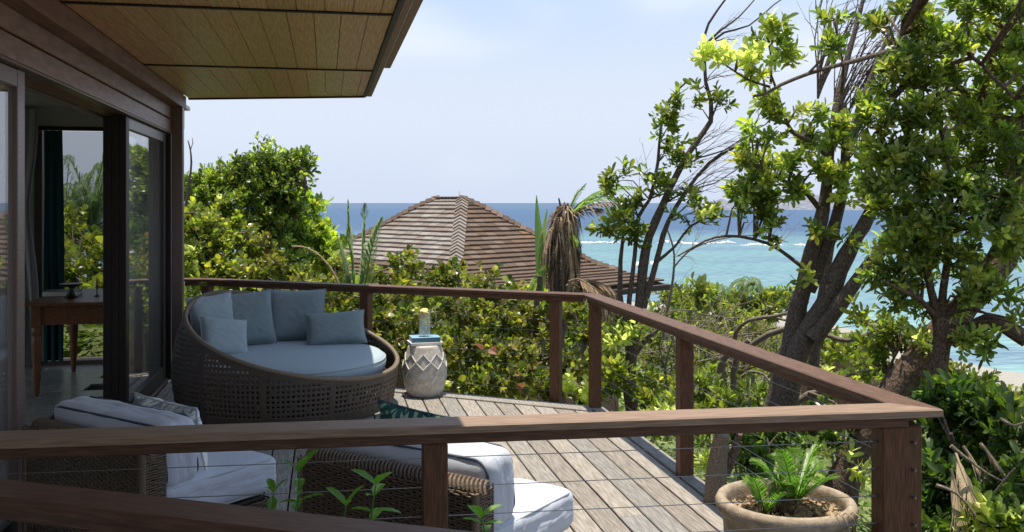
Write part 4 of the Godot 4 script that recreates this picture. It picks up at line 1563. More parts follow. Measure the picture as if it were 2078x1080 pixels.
func make_chairs() -> void:
	# both stand turned half away, their woven backs to the viewer
	var d := Vector3(0.71, 0, 0.704).normalized()
	var face := Vector3(d.z, 0, -d.x)
	var bs := Basis(Vector3.UP.cross(face), Vector3.UP, face)
	var W := 0.90
	var a := Vector3(-0.10, 0, -4.03)
	var b := a + d * W
	make_chair("low woven rattan chair half in the sun, seen from behind the wooden post", Transform3D(bs, (a + b) * 0.5), ["white seat cushion in full sun on the rattan chair nearer the sea", "white back cushion with dark piping on the rattan chair nearer the sea"], W, 0.62)
	var a2 := Vector3(-1.40, 0, -4.83)
	var b2 := a2 + d * W
	make_chair("low woven rattan chair in the shade beside the sliding door", Transform3D(bs, (a2 + b2) * 0.5), ["white seat cushion in the shade on the rattan chair by the doors", "pale blue-white back cushion with dark piping in the shade by the doors"], W, 0.62)
	var side := d
	var m1 := (a + b) * 0.5
	pillow("green and teal leaf-print pillow beyond the white back cushion nearer the sea", m1 + face * 0.40 - side * 0.06 + Vector3(0, 0.385, 0), face, 0.18, 0.05, 0.54, 0.40, 0.14, "teal_print", "piping", 11, "leaf-print pillows")
	var m2 := (a2 + b2) * 0.5
	pillow("grey and white leaf-print pillow with cord edge on the shaded chair", m2 + face * 0.40 + side * 0.14 + Vector3(0, 0.39, 0), face, 0.22, 0.05, 0.46, 0.35, 0.14, "leaf_print", "piping_pale", 12, "leaf-print pillows")

# ---------------------------------------------------------------- potted plants
func make_pots() -> void:
	var at := Vector3(1.79, 0.0, -3.43)
	var p := thing("planter_pot", "wide weathered clay pot with a thick rim in the corner of the deck", "plant pot", Transform3D(Basis(), at))
	var g := Geo.new()
	g.lathe(Transform3D(), [Vector2(0, 0), Vector2(0.175, 0), Vector2(0.185, 0.01), Vector2(0.215, 0.15), Vector2(0.238, 0.33), Vector2(0.243, 0.42), Vector2(0.247, 0.432)], 48)
	g.lathe(Transform3D(), [Vector2(0.228, 0.455), Vector2(0.222, 0.40), Vector2(0.215, 0.33)], 48)
	piece("body", g.mesh(), M["terracotta"], p)
	var gr := Geo.new()
	gr.lathe(Transform3D(), [Vector2(0.245, 0.425), Vector2(0.262, 0.432), Vector2(0.272, 0.448), Vector2(0.272, 0.472), Vector2(0.264, 0.487), Vector2(0.248, 0.492), Vector2(0.234, 0.487), Vector2(0.228, 0.470), Vector2(0.227, 0.45)], 48)
	piece("rim", gr.mesh(), M["terracotta"], p)
	var gs := Geo.new()
	var rows := []
	for i in 9:
		var row := PackedVector3Array()
		for s in 37:
			var r := 0.226 * i / 8.0
			var a := TAU * s / 36.0
			row.append(Vector3(r * cos(a), 0.405 + 0.02 * cos(r * 12.0) + (rf(-0.006, 0.006) if s < 36 else 0.0), r * sin(a)))
		row[36] = row[0]
		rows.append(row)
	gs.sheet(rows, Vector3(0, -50, 0))
	piece("soil", gs.mesh(), M["potting_soil"], p)
	var gc := Geo.new()
	for i in 520:
		var r := 0.218 * sqrt(rng.randf())
		var a := rf(0, TAU)
		var sz := rf(0.006, 0.019)
		gc.box(Transform3D(Basis(rdir(), rf(0, TAU)), Vector3(r * cos(a), 0.430 + rf(-0.008, 0.010), r * sin(a))), Vector3(sz * 1.7, sz * 0.35, sz), 0.001)
	var ch := piece("wood_chips", gc.mesh(), M["wood_chip"], p)
	ch.set_meta("kind", "stuff")
	# cycad: short stiff fronds in two tufts
	var c := thing("cycad", "young green cycad with stiff comb-like fronds growing in the clay pot", "cycad", Transform3D(Basis(), at + Vector3(0, 0.42, 0)))
	var gt := Geo.new()
	gt.lathe(Transform3D(), [Vector2(0, 0), Vector2(0.050, 0), Vector2(0.055, 0.03), Vector2(0.035, 0.07), Vector2(0, 0.085)], 12)
	piece("stem", gt.mesh(), M["bark_brown"], c, Transform3D(Basis(), Vector3(0.02, 0, 0)))
	for i in 17:
		var tuft := i < 6
		var base := Vector3(-0.085, 0.01, 0.0) if tuft else Vector3(0.035, 0.05, 0.02)
		var az := i * 2.39996 + (0.4 if tuft else 0.0)
		var L := rf(0.15, 0.21) if tuft else rf(0.20, 0.27)
		var lift := rf(0.70, 1.30)
		var dd := Vector3(cos(az) * cos(lift), sin(lift), sin(az) * cos(lift))
		var e := base + dd * L
		var q := [base, base + dd * L * 0.35 + Vector3(0, 0.012, 0), base + dd * L * 0.72 + Vector3(0, 0.012, 0), e - Vector3(0, 0.028 * cos(lift), 0)]
		piece("frond", frond(q, 0.082, 150.0, 0.0036, 0.05, 0.85, 0.004, 0.10), M["cycad"], c)
	for i in 5:
		var az := rf(0, TAU)
		var q := [Vector3(0.02, 0.03, 0), Vector3(0.02 + 0.10 * cos(az), 0.07, 0.10 * sin(az)), Vector3(0.02 + 0.19 * cos(az), 0.02, 0.19 * sin(az))]
		piece("dead_frond", frond(q, 0.05, 90.0, 0.002, 0.5, 0.9, 0.003, 0.2), M["frond_dry"], c)
	# dry stalks that hang over the rim
	for i in 3:
		var gd := Geo.new()
		var a0 := Vector3(0.06 + 0.03 * i, 0.43, 0.20)
		limb_geo(gd, [a0, a0 + Vector3(0.02, 0.075, 0.055), a0 + Vector3(0.05, 0.02, 0.085 + 0.01 * i), a0 + Vector3(0.075 - 0.02 * i, -0.12, 0.09 + 0.01 * i)], 0.0028, 0.0018, 5, 0.02, 0.04)
		piece("dry_stalk", gd.mesh(), M["leaf_straw"], p)
	# leafy shoots in the planting strip between the two near railings
	var shoot := func(label: String, base: Vector3, top: Vector3, pairs: int, L: float, brighter: bool) -> void:
		var s := thing("leafy_shoot", label, "plant", Transform3D(Basis(), base), "shoots in the planting strip")
		var up := top - base
		var pts := [Vector3.ZERO, up * 0.4 + Vector3(rf(-0.02, 0.02), 0, 0), up * 0.75 + Vector3(rf(-0.015, 0.015), 0, 0), up]
		var gg := Geo.new()
		limb_geo(gg, pts, 0.0045, 0.0022, 6, 0.03, 0.05)
		piece("stem", gg.mesh(), M["shoot_2"], s)
		var lm := Geo.new()
		lm.leaf(Transform3D(), 1.0, 0.44, 0.45, 0.35, 0.30)
		var me := lm.mesh()
		var cur := catmull(pts, 0.03)
		for i in pairs:
			var t := lerpf(0.35, 1.0, float(i) / maxi(1, pairs - 1))
			var c0: Vector3 = cur[mini(int(t * (cur.size() - 1)), cur.size() - 1)]
			for k in 2 if i < pairs - 1 else 3:
				var az := i * 1.62 + k * (PI if i < pairs - 1 else TAU / 3.0) + rf(-0.3, 0.3)
				var el := rf(0.15, 0.7) if i < pairs - 1 else rf(0.6, 1.1)
				var dd := Vector3(cos(az) * cos(el), sin(el), sin(az) * cos(el))
				var nn := (Vector3.UP - dd * dd.y).normalized()
				var x := dd.cross(nn)
				var ln := L * rf(0.7, 1.1)
				piece("leaf", me, M["shoot_%d" % ((rng.randi() % 2) if brighter else [0, 2, 2][rng.randi() % 3])], s, Transform3D(Basis(x, dd, nn).scaled_local(Vector3.ONE * ln), c0))
	shoot.call("tall leafy green shoot in front of the white cushion of the shaded chair", Vector3(-0.117, 0.456, -2.980), Vector3(-0.081, 0.822, -2.973), 7, 0.088, false)
	shoot.call("low leafy shoot beside the tall one, before the shaded chair", Vector3(-0.175, 0.466, -3.043), Vector3(-0.160, 0.745, -3.040), 5, 0.078, false)
	shoot.call("broad-leaved green shoot before the dark woven chair back, next to the post", Vector3(0.092, 0.518, -2.786), Vector3(0.145, 0.829, -2.775), 7, 0.09, true)
	shoot.call("small shoot with narrow upright leaves beside the broad-leaved shoot", Vector3(0.043, 0.497, -2.847), Vector3(0.061, 0.751, -2.843), 6, 0.08, false)
	shoot.call("bright tip of a shoot just to the sea side of the post", Vector3(0.423, 0.608, -2.567), Vector3(0.423, 0.783, -2.567), 6, 0.072, true)

# ---------------------------------------------------------------- neighbouring pavilion
func make_pavilion() -> void:
	var h := thing("pavilion", "neighbouring pavilion with a weathered shingle hip roof that flares at the eaves", "pavilion")
	var fw := Vector3(0.1956, 0, -0.9807)
	var rt := Vector3(0.9807, 0, 0.1956)
	var c: Vector3 = Vector3(3.122, 1.660, -23.850)
	c.y = 0.0
	# profile: how far out from the ridge, at what height
	var prof := [Vector2(0.0, 1.74), Vector2(0.05, 1.71), Vector2(0.45, 1.46), Vector2(0.76, 1.22), Vector2(1.31, 0.81), Vector2(2.0, 0.36), Vector2(2.34, 0.11), Vector2(2.63, -0.02), Vector2(2.96, -0.13), Vector2(3.18, -0.18), Vector2(3.75, -0.38)]
	var nL := (-rt - fw).normalized()     # the two faces seen
	var nR := (rt - fw).normalized()
	var half := 0.5                        # half the ridge
	var e1 := c - nR * half
	var e2 := c + nR * half
	# the four faces: outward normal, along direction, centre of ridge side
	var faces := [[nL, nR, half], [nR, -nL, 0.0], [-nL, -nR, half], [-nR, nL, 0.0]]
	var deck := Geo.new()
	var rest := Geo.new()
	var made := 0
	var meshes := []
	for i in 3:
		meshes.append(boxm(Vector3(0.990, 0.045, 0.26), 0.004))
		meshes.append(boxm(Vector3(0.975 + 0.008 * i, 0.040 + 0.006 * i, 0.26), 0.004))
	for fi in 4:
		var nn: Vector3 = faces[fi][0]
		var al: Vector3 = faces[fi][1]
		var hr: float = faces[fi][2]
		var o: Vector3 = c if hr > 0.0 else (e2 if fi == 1 else e1)
		# under-sheet
		for k in prof.size() - 1:
			var p: Vector2 = prof[k]
			var q: Vector2 = prof[k + 1]
			var dy := Vector3(0, -0.05, 0)
			deck.quad(o + nn * p.x - al * (p.x + hr) + Vector3(0, p.y, 0) + dy, o + nn * p.x + al * (p.x + hr) + Vector3(0, p.y, 0) + dy, o + nn * q.x + al * (q.x + hr) + Vector3(0, q.y, 0) + dy, o + nn * q.x - al * (q.x + hr) + Vector3(0, q.y, 0) + dy, nn + Vector3.UP)
		if fi > 1:
			continue
		# courses of shingles from the eave up
		var s := 0.0
		var total := 0.0
		for k in prof.size() - 1:
			total += prof[k].distance_to(prof[k + 1])
		var exposure := 0.176
		var rows := int(total / exposure)
		for r in rows:
			var dist := r * exposure + 0.10
			var acc := 0.0
			var at := Vector2.ZERO
			var tan2 := Vector2(1, 0)
			for k in prof.size() - 1:
				var L: float = prof[k].distance_to(prof[k + 1])
				if dist <= acc + L:
					at = prof[k].lerp(prof[k + 1], (dist - acc) / L)
					tan2 = (prof[k + 1] - prof[k]).normalized()
					break
				acc += L
			var down := (nn * tan2.x + Vector3(0, tan2.y, 0)).normalized()
			var upn := down.cross(al).normalized()
			if upn.y < 0:
				upn = -upn
			var width := 2.0 * (at.x + hr) - 0.10
			var nsh := maxi(1, int(width / 0.29))
			for j in nsh:
				var u := (j + 0.5 + rf(-0.01, 0.01) + (0.25 if r % 2 else -0.25) * (1.0 if nsh > 2 else 0.0)) / nsh - 0.5
				u = clampf(u, -0.5 + 0.4 / nsh, 0.5 - 0.4 / nsh)
				var pos := o + nn * at.x + al * u * width + Vector3(0, at.y, 0) + upn * (0.016 + rf(0, 0.006)) - down * 0.045
				var z := (down + upn * 0.24).normalized()
				var ax := upn.cross(z).normalized()
				var bs := Basis(ax, z.cross(ax), z).rotated(upn, rf(-0.02, 0.02))
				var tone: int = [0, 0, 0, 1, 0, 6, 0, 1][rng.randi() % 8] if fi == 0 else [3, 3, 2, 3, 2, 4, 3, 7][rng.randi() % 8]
				if fi == 1 and u * 1.0 > 0.34 and rng.randf() < 0.45:
					tone = 5
				var wide := width / nsh
				var xf := Transform3D(bs.scaled_local(Vector3(wide, 1, 1)), pos)
				if r < 16 and made < 300 and (fi == 1 or made < 150):
					piece("shingle", meshes[rng.randi() % 6], M["shingle_%d" % tone], h, xf)
					made += 1
				else:
					rest.box(Transform3D(bs, pos), Vector3(wide * 0.985, 0.045, 0.26), 0.004)
	piece("roof_sheet", deck.mesh(), M["shingle_7"], h)
	var rs := piece("lower_shingles", rest.mesh(), M["shingle_3"], h)
	rs.set_meta("kind", "stuff")
	# caps along the hips and the ridge
	var corners := [[e2, nL + nR], [e1, nL - nR], [e2, nR - nL]]
	for ci in 3:
		var o: Vector3 = corners[ci][0]
		var dirn: Vector3 = corners[ci][1]
		for k in 27:
			var dist := k * 0.165 + 0.02
			var acc := 0.0
			for e in prof.size() - 1:
				var a: Vector3 = o + dirn * prof[e].x + Vector3(0, prof[e].y, 0)
				var b: Vector3 = o + dirn * prof[e + 1].x + Vector3(0, prof[e + 1].y, 0)
				var L := a.distance_to(b)
				if dist <= acc + L:
					var p := a.lerp(b, (dist - acc) / L)
					var dn := (b - a).normalized()
					dn = (dn + dn.cross(Vector3.UP).normalized().cross(dn) * 0.22).normalized()
					var side := dn.cross(Vector3.UP).normalized()
					var up := side.cross(dn)
					var g := Geo.new()
					for s in [-1.0, 1.0]:
						var x: Vector3 = (side * s - up * 0.62).normalized()
						g.box(Transform3D(Basis(x, x.cross(dn) * -s, dn).orthonormalized(), up * 0.085 + x * 0.085 + up * rf(0, 0.008)), Vector3(0.19, 0.030, 0.21), 0.004)
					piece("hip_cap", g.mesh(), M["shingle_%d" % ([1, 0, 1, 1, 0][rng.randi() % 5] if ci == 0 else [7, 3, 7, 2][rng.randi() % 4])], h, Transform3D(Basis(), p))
					break
				acc += L
	for k in 7:
		var p := e1.lerp(e2, (k + 0.5) / 7.0) + Vector3(0, 1.775, 0)
		piece("ridge_cap", boxm(Vector3(0.20, 0.05, 0.19), 0.006), M["shingle_%d" % [7, 3, 7][k % 3]], h, Transform3D(basis_z(nR) * Basis(Vector3.RIGHT, 0.16), p))
	var gm := Geo.new()
	gm.tube([c + Vector3(0.25, 1.75, 0), c + Vector3(0.25, 1.95, 0)], [0.008, 0.005], 5)
	piece("lightning_rod", gm.mesh(), M["steel"], h)
	# walls and eave boards
	var g2 := Geo.new()
	g2.box(Transform3D(basis_z(nR), c + Vector3(0, -5.3, 0)), Vector3(5.6, 9.8, 6.6), 0.02)
	piece("wall", g2.mesh(), M["fascia"], h)
	for f in [[nL, nR, 0.5, c], [nR, nL, 0.0, e2]]:
		var m: Vector3 = f[3] + f[0] * 3.74 + Vector3(0, -0.47, 0)
		bar("eave_board", m - f[1] * (3.70 + f[2]), m + f[1] * (3.70 + f[2]), 0.04, 0.13, M["dark_wood"], h)

# ---------------------------------------------------------------- trees and shrubs
const DARK := [Color(0.064, 0.112, 0.035), Color(0.084, 0.144, 0.044), Color(0.112, 0.182, 0.056), Color(0.159, 0.238, 0.074)]
const MID := [Color(0.155, 0.205, 0.058), Color(0.214, 0.271, 0.077), Color(0.300, 0.354, 0.100), Color(0.407, 0.437, 0.123)]
const BRIGHT := [Color(0.179, 0.233, 0.066), Color(0.282, 0.330, 0.093), Color(0.376, 0.412, 0.116), Color(0.463, 0.452, 0.127)]
const OLIVE := [Color(0.155, 0.181, 0.055), Color(0.222, 0.246, 0.074), Color(0.288, 0.297, 0.105), Color(0.126, 0.174, 0.043)]
const GRAPE = [Color(0.193, 0.237, 0.067), Color(0.280, 0.315, 0.089), Color(0.367, 0.369, 0.104), Color(0.126, 0.167, 0.047), Color(0.444, 0.412, 0.180), Color(0.251, 0.202, 0.095), Color(0.097, 0.131, 0.037), Color(0.328, 0.315, 0.123)]

func make_sea_side_trees() -> void:
	# many-stemmed tree just beyond the sea-side railing
	tree("coastal_tree", "dark many-stemmed tree leaning seaward just beyond the long railing", "tree", "bark", [
		[[Vector3(3.551, -1.073, -7.449), Vector3(3.654, -0.567, -7.429), Vector3(3.749, -0.231, -7.410), Vector3(3.840, 0.148, -7.392), Vector3(3.902, 0.443, -7.379), Vector3(3.972, 0.780, -7.365), Vector3(4.047, 1.096, -7.350), Vector3(4.113, 1.369, -7.337), Vector3(4.179, 1.622, -7.324)], 0.122, 0.055, "trunk"],
		[[Vector3(3.772, -0.165, -7.303), Vector3(3.876, 0.294, -7.270), Vector3(3.983, 0.587, -7.236), Vector3(4.107, 0.795, -7.198), Vector3(4.234, 1.094, -7.160), Vector3(4.349, 1.334, -7.124), Vector3(4.410, 1.458, -7.099), Vector3(4.557, 1.787, -7.057), Vector3(4.710, 2.157, -7.014)], 0.112, 0.042, "limb"],
		[[Vector3(3.986, 0.515, -7.159), Vector3(4.125, 0.725, -7.090), Vector3(4.244, 0.933, -7.026), Vector3(4.368, 1.139, -6.960), Vector3(4.535, 1.342, -6.886), Vector3(4.746, 1.544, -6.803)], 0.075, 0.035, "limb"],
		[[Vector3(4.047, 0.906, -7.350), Vector3(4.146, 1.137, -7.348), Vector3(4.262, 1.377, -7.341), Vector3(4.346, 1.643, -7.342), Vector3(4.380, 1.834, -7.352), Vector3(4.406, 2.175, -7.364), Vector3(4.398, 2.517, -7.382)], 0.07, 0.03, "limb"],
		[[Vector3(4.179, 1.622, -7.324), Vector3(4.238, 1.918, -7.363), Vector3(4.306, 2.261, -7.401), Vector3(4.392, 2.608, -7.435), Vector3(4.495, 2.959, -7.465), Vector3(4.620, 3.314, -7.491), Vector3(4.712, 3.630, -7.524)], 0.055, 0.015, "limb"],
		[[Vector3(4.327, 2.591, -7.294), Vector3(4.199, 2.763, -7.048), Vector3(4.023, 2.902, -6.811), Vector3(3.843, 3.047, -6.575)], 0.016, 0.005, "branch"],
		[[Vector3(3.352, 2.551, -6.673), Vector3(3.148, 2.602, -6.646), Vector3(2.954, 2.705, -6.617), Vector3(2.782, 2.762, -6.583)], 0.012, 0.004, "branch"],
		[[Vector3(3.406, 2.586, -6.764), Vector3(3.383, 2.730, -6.701), Vector3(3.329, 2.927, -6.644), Vector3(3.284, 3.009, -6.585)], 0.012, 0.004, "branch"],
		[[Vector3(4.162, 1.580, -7.327), Vector3(4.021, 1.727, -7.304), Vector3(3.833, 1.822, -7.291), Vector3(3.647, 1.904, -7.277), Vector3(3.503, 1.993, -7.255)], 0.028, 0.010, "branch"],
		[[Vector3(4.253, 2.001, -7.309), Vector3(4.027, 2.162, -7.232), Vector3(3.805, 2.236, -7.154), Vector3(3.667, 2.388, -7.059), Vector3(3.552, 2.574, -6.960), Vector3(3.438, 2.715, -6.860)], 0.024, 0.008, "branch"],
		[[Vector3(4.590, 2.916, -7.038), Vector3(4.274, 2.826, -6.965), Vector3(4.005, 2.754, -6.883), Vector3(3.743, 2.677, -6.799), Vector3(3.469, 2.574, -6.718), Vector3(3.295, 2.490, -6.617), Vector3(3.143, 2.456, -6.511)], 0.024, 0.010, "branch"],
		[[Vector3(4.344, 2.127, -7.291), Vector3(4.487, 2.427, -7.313), Vector3(4.620, 2.730, -7.338), Vector3(4.796, 3.080, -7.354), Vector3(4.952, 3.434, -7.374)], 0.03, 0.010, "branch"],
		[[Vector3(4.088, 1.033, -7.342), Vector3(3.873, 1.202, -7.368), Vector3(3.701, 1.308, -7.385), Vector3(3.447, 1.371, -7.419), Vector3(3.235, 1.364, -7.444), Vector3(3.065, 1.289, -7.461), Vector3(2.915, 1.207, -7.474)], 0.020, 0.006, "branch"],
	], [
		[Vector3(3.306, 2.934, -6.581), 0.15, 0.10, 16], [Vector3(3.125, 2.739, -6.514), 0.13, 0.08, 14], [Vector3(2.908, 2.739, -6.558), 0.10, 0.07, 9], [Vector3(2.775, 2.762, -6.584), 0.06, 0.04, 5], [Vector3(3.390, 2.740, -6.564), 0.13, 0.08, 14], [Vector3(3.225, 2.598, -6.597), 0.11, 0.07, 9],
		[Vector3(3.865, 2.869, -6.571), 0.13, 0.06, 10], [Vector3(3.934, 3.105, -6.761), 0.10, 0.05, 6],
		[Vector3(3.511, 2.484, -7.049), 0.14, 0.09, 12], [Vector3(3.716, 2.373, -7.110), 0.15, 0.11, 14], [Vector3(3.664, 2.177, -7.223), 0.15, 0.08, 8], [Vector3(3.543, 2.247, -7.247), 0.07, 0.06, 5],
		[Vector3(3.425, 1.997, -7.372), 0.14, 0.11, 22], [Vector3(3.609, 1.851, -7.336), 0.19, 0.14, 40], [Vector3(3.425, 1.706, -7.372), 0.14, 0.11, 26], [Vector3(3.670, 1.602, -7.324), 0.18, 0.12, 34], [Vector3(3.853, 1.934, -7.287), 0.16, 0.12, 26], [Vector3(3.874, 1.727, -7.283), 0.12, 0.10, 20], [Vector3(3.515, 1.519, -7.355), 0.11, 0.06, 10],
		[Vector3(4.057, 2.122, -7.246), 0.17, 0.11, 22], [Vector3(4.241, 2.246, -7.210), 0.17, 0.12, 24], [Vector3(4.159, 1.934, -7.226), 0.17, 0.13, 30], [Vector3(4.383, 2.038, -7.181), 0.14, 0.12, 20], [Vector3(4.343, 1.768, -7.189), 0.12, 0.11, 18], [Vector3(4.037, 2.350, -7.250), 0.11, 0.07, 9],
		[Vector3(3.690, 1.435, -7.320), 0.10, 0.06, 8], [Vector3(3.792, 1.323, -7.299), 0.06, 0.03, 3], [Vector3(4.026, 1.377, -7.151), 0.08, 0.11, 6], [Vector3(3.895, 1.056, -7.075), 0.05, 0.09, 4], [Vector3(4.247, 1.315, -7.106), 0.07, 0.07, 5], [Vector3(4.372, 1.583, -6.980), 0.12, 0.12, 14],
	], {"kinds": ["obovate", "obovate_b"], "tones": [Color(0.201, 0.272, 0.083), Color(0.305, 0.390, 0.119), Color(0.440, 0.518, 0.158), Color(0.654, 0.669, 0.203)], "lean": Vector3(-0.25, 0.1, 0.15), "size": 0.8, "parts": 290, "many": 1.45, "twig": 0.005})
	var bare := plant("bare_tree", "sheaf of bare wind-swept branches rising behind the many-stemmed tree", "tree")
	for q in [[Vector3(4.683, 2.027, -7.835), Vector3(0.25, 1.0, 0.1)], [Vector3(4.572, 2.389, -7.857), Vector3(0.32, 1.0, 0.0)], [Vector3(4.782, 2.535, -7.917), Vector3(0.55, 0.9, 0.0)], [Vector3(4.439, 2.615, -7.884), Vector3(0.1, 1.0, 0.0)]]:
		bare_twigs(bare, q[0], q[1], 1.25, 14, 0.20, 0.009, "bark", Vector3(0.35, 0.0, 0.05))
	piece("stem", _limb([Vector3(4.401, -0.579, -7.994), Vector3(4.487, 0.614, -7.951), Vector3(4.599, 1.346, -7.903), Vector3(4.683, 1.982, -7.861), Vector3(4.714, 2.525, -7.829)], 0.06, 0.02), M["bark"], bare)
	# slender leaning tree near the far corner of the deck
	tree("slender_tree", "slender twin-stemmed tree with sparse leaves by the far corner of the railing", "tree", "bark", [
		[[Vector3(3.112, -1.114, -9.168), Vector3(3.092, -0.558, -9.172), Vector3(3.062, -0.103, -9.178), Vector3(3.112, 0.250, -9.168), Vector3(3.161, 0.604, -9.159), Vector3(3.201, 0.983, -9.151), Vector3(3.260, 1.311, -9.139), Vector3(3.394, 1.640, -9.112), Vector3(3.558, 1.993, -9.079), Vector3(3.706, 2.236, -9.050), Vector3(3.875, 2.489, -9.016)], 0.085, 0.024, "trunk"],
		[[Vector3(3.171, 0.503, -9.157), Vector3(3.275, 0.858, -9.121), Vector3(3.350, 1.186, -9.092), Vector3(3.433, 1.464, -9.061), Vector3(3.605, 1.776, -9.012), Vector3(3.836, 2.066, -8.951), Vector3(4.076, 2.216, -8.889), Vector3(4.340, 2.305, -8.822)], 0.040, 0.010, "limb"],
		[[Vector3(3.875, 2.473, -9.016), Vector3(3.872, 2.699, -8.996), Vector3(3.809, 2.898, -8.988), Vector3(3.792, 3.272, -8.972), Vector3(3.823, 3.479, -8.945), Vector3(3.996, 3.740, -8.890)], 0.026, 0.010, "limb"],
		[[Vector3(3.785, 3.265, -8.932), Vector3(3.933, 3.405, -8.903), Vector3(4.119, 3.545, -8.866), Vector3(4.290, 3.740, -8.831)], 0.015, 0.006, "branch"],
		[[Vector3(3.815, 3.255, -8.926), Vector3(3.972, 3.385, -8.895), Vector3(4.217, 3.455, -8.846), Vector3(4.462, 3.665, -8.797), Vector3(4.609, 3.765, -8.768)], 0.014, 0.005, "branch"],
		[[Vector3(3.023, 0.200, -9.186), Vector3(3.062, 0.705, -9.178), Vector3(3.112, 1.109, -9.168), Vector3(3.151, 1.513, -9.161), Vector3(3.260, 1.690, -9.139), Vector3(3.345, 2.069, -9.122), Vector3(3.379, 2.473, -9.115), Vector3(3.469, 2.726, -9.097), Vector3(3.657, 2.918, -9.060)], 0.030, 0.010, "limb"],
		[[Vector3(3.062, 0.099, -9.178), Vector3(2.991, 0.500, -9.218), Vector3(2.979, 0.903, -9.246), Vector3(3.006, 1.207, -9.266), Vector3(3.044, 1.461, -9.284)], 0.040, 0.012, "limb"],
		[[Vector3(3.345, 1.059, -9.122), Vector3(3.500, 1.213, -9.040), Vector3(3.629, 1.415, -8.963), Vector3(3.805, 1.506, -8.877), Vector3(4.027, 1.517, -8.782)], 0.018, 0.006, "branch"],
		[[Vector3(3.558, 1.993, -9.079), Vector3(3.736, 2.116, -8.967), Vector3(3.951, 2.187, -8.848), Vector3(4.161, 2.366, -8.730), Vector3(4.248, 2.570, -8.636)], 0.012, 0.004, "branch"],
		[[Vector3(3.419, 1.655, -9.107), Vector3(3.641, 1.790, -8.995), Vector3(3.860, 1.854, -8.883), Vector3(4.075, 2.011, -8.772)], 0.012, 0.004, "branch"],
		[[Vector3(3.112, 0.099, -9.168), Vector3(3.221, 0.250, -9.147), Vector3(3.369, 0.377, -9.117), Vector3(3.508, 0.503, -9.089)], 0.036, 0.012, "branch"],
	], [
		[Vector3(3.457, 2.590, -8.998), 0.14, 0.12, 14], [Vector3(3.423, 2.340, -9.004), 0.12, 0.13, 16], [Vector3(3.393, 2.115, -9.010), 0.12, 0.09, 14], [Vector3(3.604, 2.640, -8.968), 0.11, 0.07, 7], [Vector3(3.629, 2.040, -8.963), 0.11, 0.07, 7],
		[Vector3(3.310, 1.790, -9.027), 0.15, 0.09, 11], [Vector3(3.226, 1.915, -9.044), 0.07, 0.06, 4], [Vector3(3.913, 2.640, -8.907), 0.09, 0.07, 6], [Vector3(3.727, 2.815, -8.944), 0.07, 0.05, 3], [Vector3(3.947, 2.715, -8.900), 0.07, 0.05, 3],
		[Vector3(2.963, 1.908, -9.198), 0.15, 0.07, 12], [Vector3(2.834, 1.791, -9.224), 0.09, 0.06, 6], [Vector3(2.983, 1.488, -9.194), 0.17, 0.11, 26], [Vector3(3.047, 1.311, -9.181), 0.13, 0.13, 22], [Vector3(2.849, 1.372, -9.221), 0.12, 0.07, 10], [Vector3(3.097, 1.625, -9.171), 0.09, 0.06, 7],
		[Vector3(3.663, 1.556, -8.854), 0.15, 0.12, 15], [Vector3(3.784, 1.427, -8.830), 0.13, 0.07, 8], [Vector3(3.600, 1.714, -8.867), 0.09, 0.06, 5], [Vector3(3.493, 1.517, -8.888), 0.06, 0.06, 3],
		[Vector3(2.890, 0.304, -8.907), 0.13, 0.10, 24], [Vector3(3.072, 0.382, -8.870), 0.09, 0.08, 10], [Vector3(3.130, 0.515, -8.859), 0.05, 0.04, 3],
	], {"kinds": ["obovate_b", "small_b"], "tones": MID, "lean": Vector3(-0.1, 0.2, 0.1), "parts": 200, "many": 1.25, "twig": 0.004})
	var tw := plant("bare_tree", "tangle of thin bare twigs blown seaward out of the slender tree", "tree")
	for q in [[Vector3(3.706, 2.221, -9.050), 0.55], [Vector3(3.558, 1.993, -9.079), 0.75], [Vector3(3.627, 1.776, -9.066), 0.8], [Vector3(3.825, 2.065, -8.924), 0.6], [Vector3(3.419, 1.655, -9.107), 0.85], [Vector3(3.413, 1.465, -9.006), 0.8], [Vector3(3.785, 2.890, -8.932), 0.4], [Vector3(3.785, 3.265, -8.932), 0.45], [Vector3(3.394, 2.473, -9.112), 0.35], [Vector3(3.260, 1.690, -9.139), 0.5]]:
		bare_twigs(tw, q[0], Vector3(0.75, 0.62, 0.0), q[1], 4, 0.32, 0.0055, "bark_brown", Vector3(0.45, 0.0, 0.0))
	for q in [Vector3(3.171, 1.615, -9.157), Vector3(3.250, 1.817, -9.141)]:
		bare_twigs(tw, q, Vector3(-0.35, 0.9, 0.0), 0.45, 2, 0.25, 0.004, "bark_brown")
